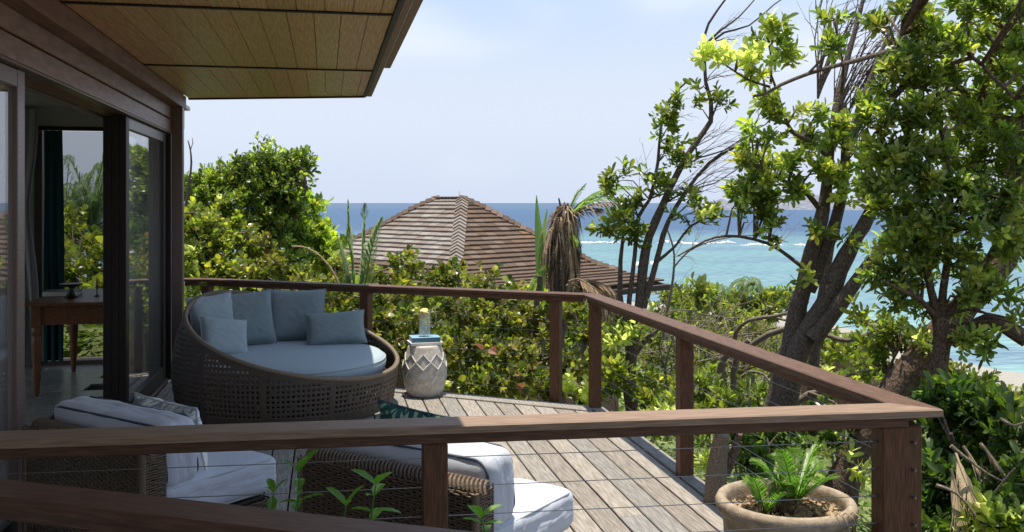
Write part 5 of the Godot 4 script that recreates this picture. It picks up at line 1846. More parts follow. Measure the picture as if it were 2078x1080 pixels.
	# big leafy tree that closes the view on the sea side
	tree("broad_tree", "big dense glossy-leaved tree overhanging the near corner of the railing", "tree", "bark_brown", [
		[[Vector3(4.096, -0.593, -5.709), Vector3(4.113, -0.189, -5.706), Vector3(4.116, 0.148, -5.705), Vector3(4.113, 0.417, -5.706), Vector3(4.129, 0.687, -5.702), Vector3(4.123, 0.889, -5.704)], 0.062, 0.055, "trunk"],
		[[Vector3(4.123, 0.855, -5.704), Vector3(4.038, 1.061, -5.680), Vector3(3.973, 1.264, -5.652), Vector3(3.857, 1.531, -5.634), Vector3(3.768, 1.762, -5.611), Vector3(3.648, 2.022, -5.594)], 0.034, 0.012, "limb"],
		[[Vector3(4.123, 0.855, -5.704), Vector3(4.107, 1.063, -5.646), Vector3(4.100, 1.300, -5.586), Vector3(4.077, 1.598, -5.529), Vector3(4.022, 1.923, -5.479), Vector3(3.904, 2.241, -5.441)], 0.034, 0.012, "limb"],
		[[Vector3(4.129, 0.821, -5.702), Vector3(4.228, 0.992, -5.657), Vector3(4.343, 1.162, -5.609), Vector3(4.440, 1.364, -5.564), Vector3(4.552, 1.597, -5.516)], 0.034, 0.014, "limb"],
		[[Vector3(4.116, 0.855, -5.705), Vector3(3.914, 1.004, -5.609), Vector3(3.704, 1.082, -5.515), Vector3(3.499, 1.158, -5.420)], 0.022, 0.008, "branch"],
		[[Vector3(3.758, -0.547, -6.388), Vector3(3.938, -0.142, -6.352), Vector3(4.173, 0.264, -6.305), Vector3(4.444, 0.595, -6.251), Vector3(4.697, 0.890, -6.201), Vector3(4.878, 1.111, -6.165), Vector3(5.022, 1.369, -6.136), Vector3(5.149, 1.590, -6.111)], 0.13, 0.095, "limb"],
		[[Vector3(5.112, 1.479, -6.118), Vector3(4.983, 1.772, -6.008), Vector3(4.893, 2.053, -5.890), Vector3(4.783, 2.254, -5.776)], 0.075, 0.055, "limb"],
		[[Vector3(4.790, 2.219, -5.775), Vector3(4.598, 2.249, -5.762), Vector3(4.462, 2.331, -5.738), Vector3(4.295, 2.444, -5.720), Vector3(4.096, 2.539, -5.709)], 0.05, 0.016, "limb"],
		[[Vector3(4.790, 2.219, -5.775), Vector3(4.847, 2.458, -5.729), Vector3(4.788, 2.729, -5.707), Vector3(4.697, 2.998, -5.691)], 0.045, 0.02, "limb"],
		[[Vector3(4.720, 0.603, -6.400), Vector3(4.833, 0.734, -6.242), Vector3(4.903, 0.770, -6.092), Vector3(5.001, 0.661, -5.936)], 0.07, 0.06, "limb"],
		[[Vector3(4.393, 2.320, -5.650), Vector3(4.367, 2.587, -5.519), Vector3(4.369, 2.793, -5.383), Vector3(4.391, 2.863, -5.242)], 0.03, 0.012, "branch"],
		[[Vector3(4.195, 1.630, -5.689), Vector3(3.967, 1.829, -5.633), Vector3(3.744, 2.185, -5.575), Vector3(3.621, 2.498, -5.498), Vector3(3.623, 2.737, -5.395)], 0.022, 0.008, "branch"],
		[[Vector3(3.933, 2.547, -5.334), Vector3(4.027, 2.575, -5.247), Vector3(4.088, 2.466, -5.167), Vector3(4.191, 2.304, -5.078)], 0.016, 0.010, "branch"],
	], [
		[Vector3(3.685, 2.863, -5.383), 0.15, 0.08, 14], [Vector3(3.856, 2.800, -5.349), 0.16, 0.10, 20], [Vector3(4.057, 2.895, -5.309), 0.15, 0.08, 16], [Vector3(4.258, 2.832, -5.269), 0.16, 0.11, 20], [Vector3(4.413, 2.674, -5.238), 0.13, 0.13, 16], [Vector3(3.898, 2.663, -5.239), 0.12, 0.07, 14],
		[Vector3(3.715, 2.658, -5.479), 0.13, 0.08, 12], [Vector3(3.637, 2.498, -5.495), 0.12, 0.08, 11], [Vector3(3.778, 2.579, -5.365), 0.15, 0.09, 20], [Vector3(3.747, 2.405, -5.371), 0.15, 0.09, 22], [Vector3(3.949, 2.453, -5.331), 0.15, 0.09, 20], [Vector3(4.288, 2.544, -5.467), 0.13, 0.08, 10], [Vector3(4.408, 2.434, -5.341), 0.13, 0.11, 14],
		[Vector3(3.558, 2.289, -5.510), 0.12, 0.08, 15], [Vector3(3.479, 2.161, -5.526), 0.10, 0.07, 12], [Vector3(3.623, 2.168, -5.395), 0.13, 0.09, 22], [Vector3(3.809, 2.200, -5.358), 0.15, 0.10, 24], [Vector3(4.278, 2.236, -5.673), 0.17, 0.10, 22], [Vector3(4.493, 2.337, -5.630), 0.13, 0.09, 14], [Vector3(4.701, 2.080, -5.792), 0.17, 0.14, 20],
		[Vector3(3.552, 1.990, -5.614), 0.11, 0.09, 16], [Vector3(3.652, 1.952, -5.492), 0.13, 0.10, 24], [Vector3(3.841, 1.984, -5.454), 0.15, 0.10, 26], [Vector3(4.360, 2.011, -5.860), 0.17, 0.13, 26], [Vector3(4.634, 1.875, -5.908), 0.18, 0.14, 26], [Vector3(4.714, 1.834, -5.688), 0.14, 0.14, 20],
		[Vector3(3.616, 1.777, -5.601), 0.12, 0.08, 18], [Vector3(3.731, 1.743, -5.476), 0.14, 0.10, 28], [Vector3(3.920, 1.760, -5.438), 0.15, 0.11, 26], [Vector3(4.093, 1.631, -5.404), 0.16, 0.12, 28], [Vector3(4.227, 1.600, -5.275), 0.16, 0.11, 24], [Vector3(4.398, 1.568, -5.241), 0.11, 0.11, 14],
		[Vector3(3.658, 1.564, -5.694), 0.11, 0.09, 16], [Vector3(3.744, 1.533, -5.575), 0.14, 0.10, 26], [Vector3(3.873, 1.535, -5.448), 0.15, 0.10, 28], [Vector3(3.995, 1.442, -5.321), 0.15, 0.09, 22], [Vector3(4.181, 1.442, -5.284), 0.13, 0.07, 12],
		[Vector3(3.587, 3.610, -4.383), 0.34, 0.18, 20], [Vector3(3.844, 3.494, -4.230), 0.34, 0.21, 22], [Vector3(4.148, 2.565, -4.169), 0.28, 0.28, 24], [Vector3(3.857, 3.221, -4.023), 0.30, 0.22, 22], [Vector3(3.371, 4.011, -4.018), 0.34, 0.19, 20], [Vector3(3.725, 3.584, -3.744), 0.32, 0.23, 22],
		[Vector3(4.377, 2.809, -5.653), 0.17, 0.11, 20], [Vector3(4.575, 2.657, -5.613), 0.15, 0.11, 20], [Vector3(4.565, 2.428, -5.819), 0.16, 0.12, 20], [Vector3(4.714, 2.262, -5.688), 0.14, 0.14, 20], [Vector3(4.580, 2.147, -6.020), 0.16, 0.12, 22], [Vector3(4.808, 1.950, -5.975), 0.16, 0.14, 22], [Vector3(4.585, 2.028, -5.510), 0.12, 0.11, 16], [Vector3(4.462, 1.698, -5.738), 0.16, 0.12, 20], [Vector3(4.552, 1.398, -5.516), 0.13, 0.11, 18], [Vector3(4.130, 2.956, -5.600), 0.15, 0.09, 16], [Vector3(4.093, 2.348, -5.812), 0.16, 0.10, 16], [Vector3(4.599, 1.195, -5.813), 0.14, 0.09, 14], [Vector3(4.240, 1.027, -5.476), 0.12, 0.07, 9], [Vector3(4.432, 1.076, -5.438), 0.12, 0.08, 10], [Vector3(4.496, 0.880, -5.425), 0.10, 0.06, 6], [Vector3(4.426, 0.687, -5.643), 0.10, 0.05, 6],
		[Vector3(3.749, 1.343, -5.778), 0.12, 0.09, 17], [Vector3(3.870, 1.332, -5.652), 0.15, 0.10, 26], [Vector3(3.984, 1.304, -5.527), 0.14, 0.10, 24], [Vector3(4.160, 1.272, -5.492), 0.12, 0.08, 12],
		[Vector3(3.791, 1.133, -5.872), 0.10, 0.08, 11], [Vector3(3.865, 1.108, -5.755), 0.11, 0.09, 15], [Vector3(4.030, 1.108, -5.722), 0.11, 0.09, 16], [Vector3(3.892, 0.945, -5.852), 0.10, 0.07, 10], [Vector3(4.278, 0.877, -5.775), 0.08, 0.06, 6], [Vector3(4.309, 1.133, -5.565), 0.11, 0.10, 12], [Vector3(4.487, 1.299, -5.529), 0.12, 0.10, 14], [Vector3(4.195, 0.735, -5.587), 0.11, 0.08, 10], [Vector3(3.667, 2.539, -5.795), 0.10, 0.08, 10], [Vector3(3.716, 2.842, -5.785), 0.10, 0.07, 9], [Vector3(4.026, 0.911, -5.825), 0.08, 0.06, 6],
	], {"kinds": ["obovate", "obovate_b", "slim", "small_b"], "tones": [Color(0.165, 0.231, 0.071), Color(0.241, 0.323, 0.097), Color(0.349, 0.426, 0.131), Color(0.547, 0.588, 0.180)], "lean": Vector3(-0.15, 0.1, 0.2), "size": 0.74, "parts": 300, "many": 1.9, "twig": 0.006, "bark": "bark_brown"})
	# shrubs under it
	tree("shrub", "dark glossy shrub below the big tree, behind the corner post", "shrub", "bark_brown", [
		[[Vector3(3.758, -0.665, -4.961), Vector3(3.682, -0.265, -4.840), Vector3(3.551, 0.119, -4.730), Vector3(3.409, 0.376, -4.623)], 0.03, 0.01, "stem"], [[Vector3(3.758, -0.665, -4.961), Vector3(3.781, -0.179, -4.820), Vector3(3.799, 0.203, -4.681), Vector3(3.758, 0.459, -4.553)], 0.03, 0.01, "stem"],
	], [
		[Vector3(3.584, 0.337, -4.995), 0.13, 0.10, 26], [Vector3(3.690, 0.418, -4.872), 0.14, 0.10, 30], [Vector3(3.748, 0.380, -4.657), 0.14, 0.09, 26], [Vector3(3.751, 0.321, -4.452), 0.11, 0.11, 22], [Vector3(3.520, 0.158, -4.906), 0.12, 0.10, 20], [Vector3(3.804, 0.172, -4.850), 0.12, 0.09, 16],
		[Vector3(3.392, 0.017, -4.728), 0.12, 0.11, 26], [Vector3(3.422, 0.052, -4.518), 0.12, 0.11, 22], [Vector3(3.465, 0.115, -4.305), 0.13, 0.11, 26], [Vector3(3.290, -0.122, -4.544), 0.13, 0.11, 28], [Vector3(3.295, -0.043, -4.237), 0.13, 0.10, 28], [Vector3(3.481, -0.017, -4.200), 0.11, 0.11, 24],
	], {"kinds": ["obovate_b", "small_b"], "tones": DARK, "parts": 200, "many": 1.5, "twig": 0.005, "bark": "bark_brown"})
	tree("shrub", "loose sunlit shrub between the big tree's thin trunk and the railing", "shrub", "bark_brown", [
		[[Vector3(4.237, -0.572, -6.497), Vector3(4.160, -0.026, -6.444), Vector3(4.158, 0.362, -6.376), Vector3(4.227, 0.595, -6.295)], 0.025, 0.008, "stem"], [[Vector3(4.237, -0.572, -6.497), Vector3(4.361, 0.020, -6.370), Vector3(4.372, 0.448, -6.266)], 0.02, 0.008, "stem"],
	], [
		[Vector3(4.162, 0.603, -6.512), 0.13, 0.09, 14], [Vector3(4.288, 0.617, -6.385), 0.15, 0.10, 18], [Vector3(4.408, 0.522, -6.259), 0.13, 0.10, 14], [Vector3(4.237, 0.413, -6.497), 0.13, 0.08, 10], [Vector3(4.336, 0.301, -6.273), 0.15, 0.10, 18], [Vector3(4.927, 0.145, -6.563), 0.17, 0.09, 16], [Vector3(5.374, -0.016, -6.678), 0.20, 0.10, 18], [Vector3(4.943, 0.034, -6.356), 0.19, 0.11, 22], [Vector3(4.202, 0.066, -6.198), 0.11, 0.11, 14], [Vector3(4.237, 0.744, -6.905), 0.10, 0.06, 6],
	], {"kinds": ["obovate_b", "small"], "tones": MID, "parts": 120, "many": 1.3, "twig": 0.004, "bark": "bark_brown"})
	# low growth between railing and trees, seen under the handrail
	var low := [
		["low shrub at the foot of the dark many-stemmed tree", [[Vector3(3.345, -0.212, -6.675), 0.19, 0.11, 26], [Vector3(3.208, -0.245, -6.906), 0.17, 0.13, 24], [Vector3(3.541, -0.105, -6.432), 0.18, 0.15, 26], [Vector3(3.543, -0.143, -6.023), 0.14, 0.14, 22], [Vector3(3.107, -0.363, -6.518), 0.18, 0.11, 22], [Vector3(3.758, 0.006, -6.388), 0.13, 0.09, 12]], DARK],
		["bright low shrub seen past the second sea-side post", [[Vector3(3.301, -0.019, -7.703), 0.16, 0.15, 26], [Vector3(3.386, -0.146, -7.482), 0.15, 0.13, 22], [Vector3(3.140, -0.265, -7.327), 0.16, 0.16, 26], [Vector3(3.225, -0.281, -8.330), 0.16, 0.16, 22], [Vector3(3.729, -0.060, -7.822), 0.13, 0.11, 14], [Vector3(3.056, -0.361, -6.936), 0.13, 0.12, 18]], MID],
		["leafy ground shrub beyond the first sea-side post, at the far corner", [[Vector3(2.718, -0.135, -8.635), 0.14, 0.19, 24], [Vector3(3.182, -0.224, -8.747), 0.16, 0.16, 22], [Vector3(2.841, -0.372, -8.203), 0.20, 0.16, 26], [Vector3(3.396, -0.067, -8.908), 0.15, 0.12, 12], [Vector3(2.800, 0.048, -9.231), 0.11, 0.13, 12], [Vector3(2.948, -0.369, -7.977), 0.15, 0.13, 16]], BRIGHT],
		["yellow-green shrub in the hollow behind the many-stemmed tree", [[Vector3(5.745, -0.048, -9.561), 0.24, 0.13, 26], [Vector3(5.528, -0.158, -9.604), 0.22, 0.13, 20], [Vector3(5.791, -0.214, -9.246), 0.21, 0.14, 22], [Vector3(5.153, -0.305, -8.761), 0.25, 0.17, 24], [Vector3(4.955, -0.255, -8.801), 0.15, 0.15, 14]], BRIGHT],
	]
	for q in low:
		var first: Vector3 = q[1][0][0]
		var stems := []
		for i in 4:
			var e: Vector3 = q[1][i][0]
			var base := Vector3(first.x + rf(-0.15, 0.15), minf(land_y(first.x, first.z), first.y - 0.5), first.z + rf(-0.15, 0.15))
			stems.append([[base, base.lerp(e, 0.5) + rdir() * 0.06, e], 0.018, 0.005, "stem"])
		tree("shrub", q[0], "shrub", "twig", stems, q[1], {"kinds": ["small_b", "obovate_b"], "tones": q[2], "parts": 90, "many": 1.3, "twig": 0.004}, "shrubs below the sea-side railing")
	var slope := [
		["mid-green shrub on the slope beyond the first sea-side post, under the slender tree", [[Vector3(5.420, -0.306, -14.214), 0.32, 0.21, 24], [Vector3(5.347, -0.396, -13.209), 0.32, 0.22, 26], [Vector3(4.738, -0.464, -12.821), 0.28, 0.21, 22], [Vector3(4.968, -0.472, -11.755), 0.26, 0.18, 22], [Vector3(5.946, -0.268, -15.129), 0.25, 0.15, 14]], MID],
		["sunlit shrub on the slope behind the second sea-side post", [[Vector3(6.271, -0.385, -14.045), 0.32, 0.21, 24], [Vector3(6.362, -0.469, -13.517), 0.34, 0.23, 26], [Vector3(5.644, -0.536, -12.640), 0.31, 0.21, 24], [Vector3(5.905, -0.523, -12.078), 0.27, 0.21, 20], [Vector3(7.267, -0.437, -14.866), 0.29, 0.19, 16]], BRIGHT],
		["dense green shrub on the slope right behind the dark trunks", [[Vector3(8.176, -0.605, -14.684), 0.37, 0.20, 24], [Vector3(8.320, -0.616, -14.146), 0.36, 0.21, 26], [Vector3(8.516, -0.622, -13.597), 0.35, 0.21, 26], [Vector3(8.682, -0.584, -13.054), 0.31, 0.20, 22], [Vector3(9.538, -0.589, -14.922), 0.31, 0.17, 16]], MID],
		["low olive shrub seen between the big tree's trunk and the beach", [[Vector3(8.186, -0.728, -11.623), 0.27, 0.16, 20], [Vector3(8.194, -0.768, -11.112), 0.29, 0.17, 22], [Vector3(8.238, -0.797, -10.593), 0.28, 0.16, 22], [Vector3(8.609, -0.860, -10.519), 0.28, 0.16, 22]], OLIVE],
	]
	for q in slope:
		var first: Vector3 = q[1][1][0]
		var stems := []
		for i in 3:
			var e: Vector3 = q[1][i][0]
			var base := Vector3(first.x, minf(land_y(first.x, first.z), first.y - 0.6), first.z)
			stems.append([[base, base.lerp(e, 0.5) + rdir() * 0.1, e], 0.03, 0.008, "stem"])
		tree("shrub", q[0], "shrub", "twig", stems, q[1], {"kinds": ["small_b", "obovate_b"], "tones": q[2], "many": 1.8, "size": 1.25, "twig": 0.006}, "shrubs below the sea-side railing")
	# grey dead limbs
	var dead := [
		["pale dead branch curving over behind the sea-side handrail", [[[Vector3(4.498, -0.048, -9.810), Vector3(4.460, 0.221, -9.675), Vector3(4.537, 0.374, -9.516), Vector3(4.735, 0.434, -9.334), Vector3(4.925, 0.504, -9.153), Vector3(5.109, 0.479, -8.974)], 0.030, 0.016], [[Vector3(4.817, 0.404, -9.440), Vector3(4.926, 0.379, -9.316), Vector3(5.058, 0.402, -9.188)], 0.018, 0.010], [[Vector3(4.422, -0.010, -9.519), Vector3(4.553, 0.188, -9.314), Vector3(4.677, 0.307, -9.111), Vector3(4.794, 0.382, -8.909), Vector3(4.903, 0.465, -8.709)], 0.04, 0.022]]],
		["grey dead limb reaching seaward past the dark trunk", [[[Vector3(4.552, 0.481, -8.269), Vector3(4.686, 0.400, -8.141), Vector3(4.815, 0.359, -8.013), Vector3(4.940, 0.428, -7.886), Vector3(5.016, 0.533, -7.769)], 0.032, 0.015], [[Vector3(4.996, 0.414, -7.977), Vector3(4.993, 0.543, -7.875), Vector3(5.060, 0.623, -7.760)], 0.014, 0.006]]],
		["crooked grey dead limb low beyond the handrail", [[[Vector3(4.173, -0.259, -7.937), Vector3(4.310, -0.084, -7.828), Vector3(4.531, -0.032, -7.703), Vector3(4.746, -0.030, -7.578), Vector3(4.936, 0.074, -7.458), Vector3(5.037, 0.111, -7.357)], 0.034, 0.02], [[Vector3(4.249, -0.042, -7.718), Vector3(4.413, -0.105, -7.583), Vector3(4.486, -0.191, -7.467)], 0.014, 0.006], [[Vector3(4.616, -0.055, -7.849), Vector3(4.669, 0.084, -7.770), Vector3(4.938, 0.158, -7.648), Vector3(5.073, 0.152, -7.554)], 0.02, 0.01]]],
		["dead forked stump leaning by the second sea-side post", [[[Vector3(3.799, -0.514, -8.623), Vector3(3.785, -0.114, -8.558), Vector3(3.781, 0.138, -8.491), Vector3(3.856, 0.267, -8.408)], 0.06, 0.03], [[Vector3(3.913, -0.466, -8.601), Vector3(3.913, -0.066, -8.533), Vector3(3.912, 0.185, -8.465), Vector3(3.995, 0.338, -8.380)], 0.045, 0.025], [[Vector3(3.945, -0.059, -8.492), Vector3(4.010, 0.024, -8.411), Vector3(4.119, 0.013, -8.322), Vector3(4.180, -0.115, -8.241)], 0.020, 0.010]]],
		["pale dry twiggy stem left of the second sea-side post", [[[Vector3(3.551, -0.553, -9.285), Vector3(3.503, -0.285, -9.243), Vector3(3.455, -0.045, -9.202), Vector3(3.497, 0.192, -9.143), Vector3(3.528, 0.402, -9.085)], 0.020, 0.006], [[Vector3(3.490, -0.063, -9.297), Vector3(3.405, 0.108, -9.212), Vector3(3.359, 0.250, -9.119)], 0.010, 0.004], [[Vector3(3.526, -0.140, -9.290), Vector3(3.565, -0.009, -9.180), Vector3(3.558, 0.124, -9.079)], 0.010, 0.004]]],
	]
	for q in dead:
		var r := plant("dead_branch", q[0], "dead branch", "weathered dead limbs beyond the railing")
		for L in q[1]:
			piece("limb", _limb(L[0], L[1], L[2]), M["dead_wood"], r)
	var lf := plant("dry_frond", "bundle of pale dead palm fronds hanging in the dark shrub behind the corner post", "frond")
	for q in [[Vector3(3.342, 0.360, -4.432), Vector3(3.397, 0.251, -4.387), Vector3(3.438, 0.131, -4.345), Vector3(3.465, -0.014, -4.305)], [Vector3(3.303, 0.321, -4.440), Vector3(3.288, 0.205, -4.341), Vector3(3.283, 0.096, -4.240)], [Vector3(3.364, 0.399, -4.326), Vector3(3.465, 0.270, -4.305), Vector3(3.546, 0.115, -4.289)], [Vector3(3.212, 0.270, -4.356), Vector3(3.217, 0.131, -4.304), Vector3(3.196, -0.005, -4.257)], [Vector3(3.484, 0.294, -4.404), Vector3(3.551, 0.230, -4.339), Vector3(3.604, 0.115, -4.278)]]:
		piece("frond", frond(q, 0.16, 60.0, 0.006, 0.5, 0.4, 0.008, 0.1), M["frond_straw"], lf)
	var db := plant("dead_branch", "thin grey dead limbs crossing the dark shrub behind the corner post", "dead branch", "weathered dead limbs beyond the railing")
	for q in [[Vector3(3.212, 0.386, -4.356), Vector3(3.316, 0.292, -4.301), Vector3(3.418, 0.225, -4.247), Vector3(3.530, 0.210, -4.190)], [Vector3(3.364, -0.014, -4.326), Vector3(3.369, 0.172, -4.222), Vector3(3.396, 0.327, -4.115)], [Vector3(3.072, 0.210, -4.282), Vector3(3.149, 0.182, -4.232), Vector3(3.213, 0.093, -4.186), Vector3(3.251, -0.007, -4.144)], [Vector3(3.536, 0.505, -4.393), Vector3(3.577, 0.477, -4.334), Vector3(3.617, 0.528, -4.275)]]:
		piece("limb", _limb(q, 0.011, 0.004), M["dead_wood"], db)
	var st := plant("tree_stump", "pale broken tree stump beside the deck edge and the clay pot", "stump")
	piece("stump", _limb([Vector3(2.120, -0.034, -4.879), Vector3(2.123, 0.167, -4.845), Vector3(2.125, 0.325, -4.811), Vector3(2.127, 0.401, -4.776)], 0.072, 0.035), M["dead_wood"], st)
	piece("broken_limb", _limb([Vector3(2.174, 0.157, -4.869), Vector3(2.206, 0.294, -4.811), Vector3(2.216, 0.401, -4.758)], 0.035, 0.018), M["bark"], st)
	var br := plant("bare_sapling", "thin pale leafless sapling rising beyond the far corner of the deck", "sapling")
	piece("stem", _limb([Vector3(3.889, 0.045, -10.441), Vector3(3.929, 0.334, -10.433), Vector3(3.986, 0.624, -10.422), Vector3(4.020, 0.913, -10.415), Vector3(4.008, 1.145, -10.417), Vector3(3.929, 1.376, -10.433)], 0.024, 0.008), M["dead_wood"], br)
	piece("branch", _limb([Vector3(4.008, 0.884, -10.417), Vector3(4.158, 1.077, -10.347), Vector3(4.340, 1.183, -10.269), Vector3(4.605, 1.253, -10.176), Vector3(4.924, 1.278, -10.071), Vector3(5.240, 1.200, -9.968)], 0.014, 0.005), M["dead_wood"], br)
	for k in 8:
		var p := Vector3.ZERO
		p = [Vector3(4.163, 1.092, -10.284), Vector3(4.388, 1.195, -10.239), Vector3(4.726, 1.253, -10.172), Vector3(5.063, 1.241, -10.105), Vector3(3.983, 1.035, -10.320), Vector3(3.893, 0.346, -10.338), Vector3(3.938, 0.576, -10.329), Vector3(5.204, 1.207, -10.077)][k]
		bare_twigs(br, p, Vector3(0.7, 0.35, 0.0), 0.45, 2, 0.5, 0.004, "dead_wood")

func _limb(p: Array, r0: float, r1: float) -> ArrayMesh:
	var g := Geo.new()
	limb_geo(g, p, r0, r1, 9 if r0 > 0.03 else 6, 0.12, 0.12)
	return g.mesh()

func make_garden_side() -> void:
	# round-leaved thicket right behind the slanting railing
	var thick := [
		["sea grape bush with yellow-green round leaves right of the glass jug", [[Vector3(1.617, 0.750, -11.506), 0.27, 0.18, 16], [Vector3(1.912, 0.586, -11.243), 0.30, 0.22, 22], [Vector3(1.619, 0.310, -11.098), 0.29, 0.24, 26], [Vector3(1.987, 0.218, -10.820), 0.29, 0.23, 26], [Vector3(1.672, -0.096, -10.679), 0.28, 0.23, 26], [Vector3(2.024, -0.175, -10.405), 0.26, 0.22, 24], [Vector3(1.423, -0.343, -10.525), 0.22, 0.17, 18], [Vector3(1.825, -0.415, -10.241), 0.27, 0.14, 18], [Vector3(2.295, 0.466, -11.167), 0.24, 0.22, 16], [Vector3(1.579, -0.643, -10.086), 0.32, 0.21, 24]]],
		["sea grape bush between the daybed and the glass jug", [[Vector3(0.974, 0.828, -11.838), 0.29, 0.19, 18], [Vector3(1.177, 0.586, -11.390), 0.30, 0.22, 24], [Vector3(0.824, 0.466, -11.460), 0.26, 0.22, 20], [Vector3(1.079, 0.218, -11.002), 0.29, 0.23, 26], [Vector3(0.681, 0.218, -11.081), 0.23, 0.21, 18], [Vector3(1.171, -0.096, -10.779), 0.28, 0.23, 26], [Vector3(0.780, -0.096, -10.857), 0.23, 0.17, 14], [Vector3(1.258, -0.399, -10.558), 0.22, 0.17, 16], [Vector3(0.239, 0.445, -11.781), 0.24, 0.18, 16], [Vector3(0.681, 0.719, -12.101), 0.19, 0.15, 8]]],
		["sea grape bush whose big leaves show over the daybed pillows", [[Vector3(-0.609, 0.828, -12.154), 0.27, 0.16, 18], [Vector3(-0.305, 0.704, -12.093), 0.27, 0.15, 16], [Vector3(-0.530, 0.466, -11.730), 0.30, 0.20, 22], [Vector3(-0.118, 0.466, -11.648), 0.26, 0.18, 16], [Vector3(-0.756, 1.089, -12.591), 0.23, 0.18, 14], [Vector3(0.124, 0.719, -12.212), 0.21, 0.16, 10], [Vector3(-0.347, 0.192, -11.490), 0.41, 0.24, 22], [Vector3(-0.914, 0.673, -12.215), 0.21, 0.16, 12]]],
		["light-leaved bush against the corner post of the house", [[Vector3(-1.437, 0.384, -12.115), 0.31, 0.24, 26], [Vector3(-1.610, 0.719, -12.558), 0.28, 0.25, 24], [Vector3(-1.279, 0.735, -12.288), 0.27, 0.21, 22], [Vector3(-1.557, -0.104, -12.139), 0.31, 0.31, 26], [Vector3(-1.078, 0.384, -12.044), 0.27, 0.24, 22], [Vector3(-2.078, 0.190, -12.855), 0.28, 0.32, 20], [Vector3(-2.304, -0.357, -13.104), 0.29, 0.26, 16]]],
		["tangled leafy bush in front of the dead palm", [[Vector3(2.356, 0.218, -10.747), 0.25, 0.23, 24], [Vector3(2.407, -0.064, -10.329), 0.25, 0.22, 24], [Vector3(2.106, -0.321, -9.981), 0.25, 0.19, 22], [Vector3(2.426, -0.229, -9.713), 0.23, 0.21, 22], [Vector3(2.601, 0.310, -10.902), 0.18, 0.15, 10], [Vector3(2.684, 0.034, -9.662), 0.18, 0.26, 20], [Vector3(2.790, 0.327, -10.252), 0.17, 0.17, 10], [Vector3(2.577, -0.305, -9.275), 0.22, 0.17, 20]]],
	]
	for i in thick.size():
		var q: Array = thick[i]
		var first: Vector3 = q[1][3][0]
		var stems := []
		for k in mini(7, q[1].size()):
			var e: Vector3 = q[1][k][0]
			var base := Vector3(first.x + rf(-0.35, 0.35), land_y(first.x, first.z) - 0.1, first.z + rf(-0.3, 0.3))
			stems.append([[base, base.lerp(e, 0.55) + rdir() * 0.12, e], 0.022, 0.006, "stem"])
		tree("sea_grape", q[0], "shrub", "dead_wood", stems, q[1], {"kinds": ["round", "round_b", "small_b"], "tones": GRAPE if i != 3 else BRIGHT, "parts": 190, "many": 3.8 if i != 3 else 4.0, "twig": 0.009, "size": 0.62 if i != 3 else 0.6, "bark": "dead_wood"}, "sea grape thicket behind the slanting railing")
	tree("shrub", "leafy bush filling the gap between the house corner and the pavilion roof", "shrub", "twig", [[[Vector3(-1.520, -1.513, -16.109), Vector3(-1.417, -0.339, -15.833), Vector3(-1.239, 0.484, -15.543)], 0.05, 0.02, "stem"], [[Vector3(-0.160, -1.513, -15.837), Vector3(-0.157, -0.339, -15.582), Vector3(-0.155, 0.326, -15.326)], 0.05, 0.02, "stem"]], [
		[Vector3(-2.168, 0.484, -15.728), 0.47, 0.39, 40], [Vector3(-1.569, 0.308, -15.812), 0.48, 0.35, 40], [Vector3(-0.954, 0.371, -15.894), 0.49, 0.32, 36], [Vector3(-0.314, 0.388, -15.562), 0.48, 0.27, 36], [Vector3(0.310, 0.326, -15.234), 0.47, 0.27, 36], [Vector3(-2.021, -0.088, -15.189), 0.46, 0.38, 40], [Vector3(-1.347, -0.164, -15.054), 0.46, 0.38, 40], [Vector3(-0.674, -0.088, -14.920), 0.46, 0.31, 36], [Vector3(0.000, -0.088, -14.786), 0.46, 0.31, 36], [Vector3(0.578, -0.027, -14.160), 0.44, 0.29, 36], [Vector3(-2.320, -0.698, -15.248), 0.53, 0.46, 40],
	], {"kinds": ["round_b", "small_b"], "tones": MID, "many": 1.6, "size": 1.5, "twig": 0.008})
	tree("shrub", "deep green bush below the pavilion eaves, behind the sea grape", "shrub", "twig", [[[Vector3(1.497, -1.767, -14.487), Vector3(1.545, -0.807, -14.223), Vector3(1.517, -0.027, -13.973)], 0.05, 0.02, "stem"], [[Vector3(2.601, -1.648, -13.757), Vector3(2.555, -0.721, -13.511), Vector3(2.508, -0.109, -13.266)], 0.05, 0.02, "stem"]], [
		[Vector3(1.197, 0.065, -14.547), 0.46, 0.31, 36], [Vector3(1.796, 0.065, -14.427), 0.46, 0.31, 36], [Vector3(2.345, 0.023, -14.012), 0.45, 0.30, 36], [Vector3(2.890, -0.027, -13.699), 0.44, 0.29, 36], [Vector3(3.275, -0.109, -13.113), 0.43, 0.31, 36], [Vector3(1.140, -0.439, -13.845), 0.51, 0.36, 40], [Vector3(1.742, -0.393, -13.418), 0.50, 0.36, 40], [Vector3(2.316, -0.417, -12.998), 0.49, 0.35, 40], [Vector3(2.885, -0.454, -12.681), 0.48, 0.34, 40], [Vector3(3.556, -0.317, -12.547), 0.41, 0.41, 40], [Vector3(3.345, -0.671, -11.569), 0.38, 0.32, 36], [Vector3(2.725, -0.797, -11.693), 0.44, 0.32, 36], [Vector3(2.015, -0.838, -12.038), 0.45, 0.32, 36],
	], {"kinds": ["round_b", "small_b"], "tones": MID, "many": 1.4, "size": 1.4, "twig": 0.008})
	# a few dry brown leaves caught in it
	var k := 0
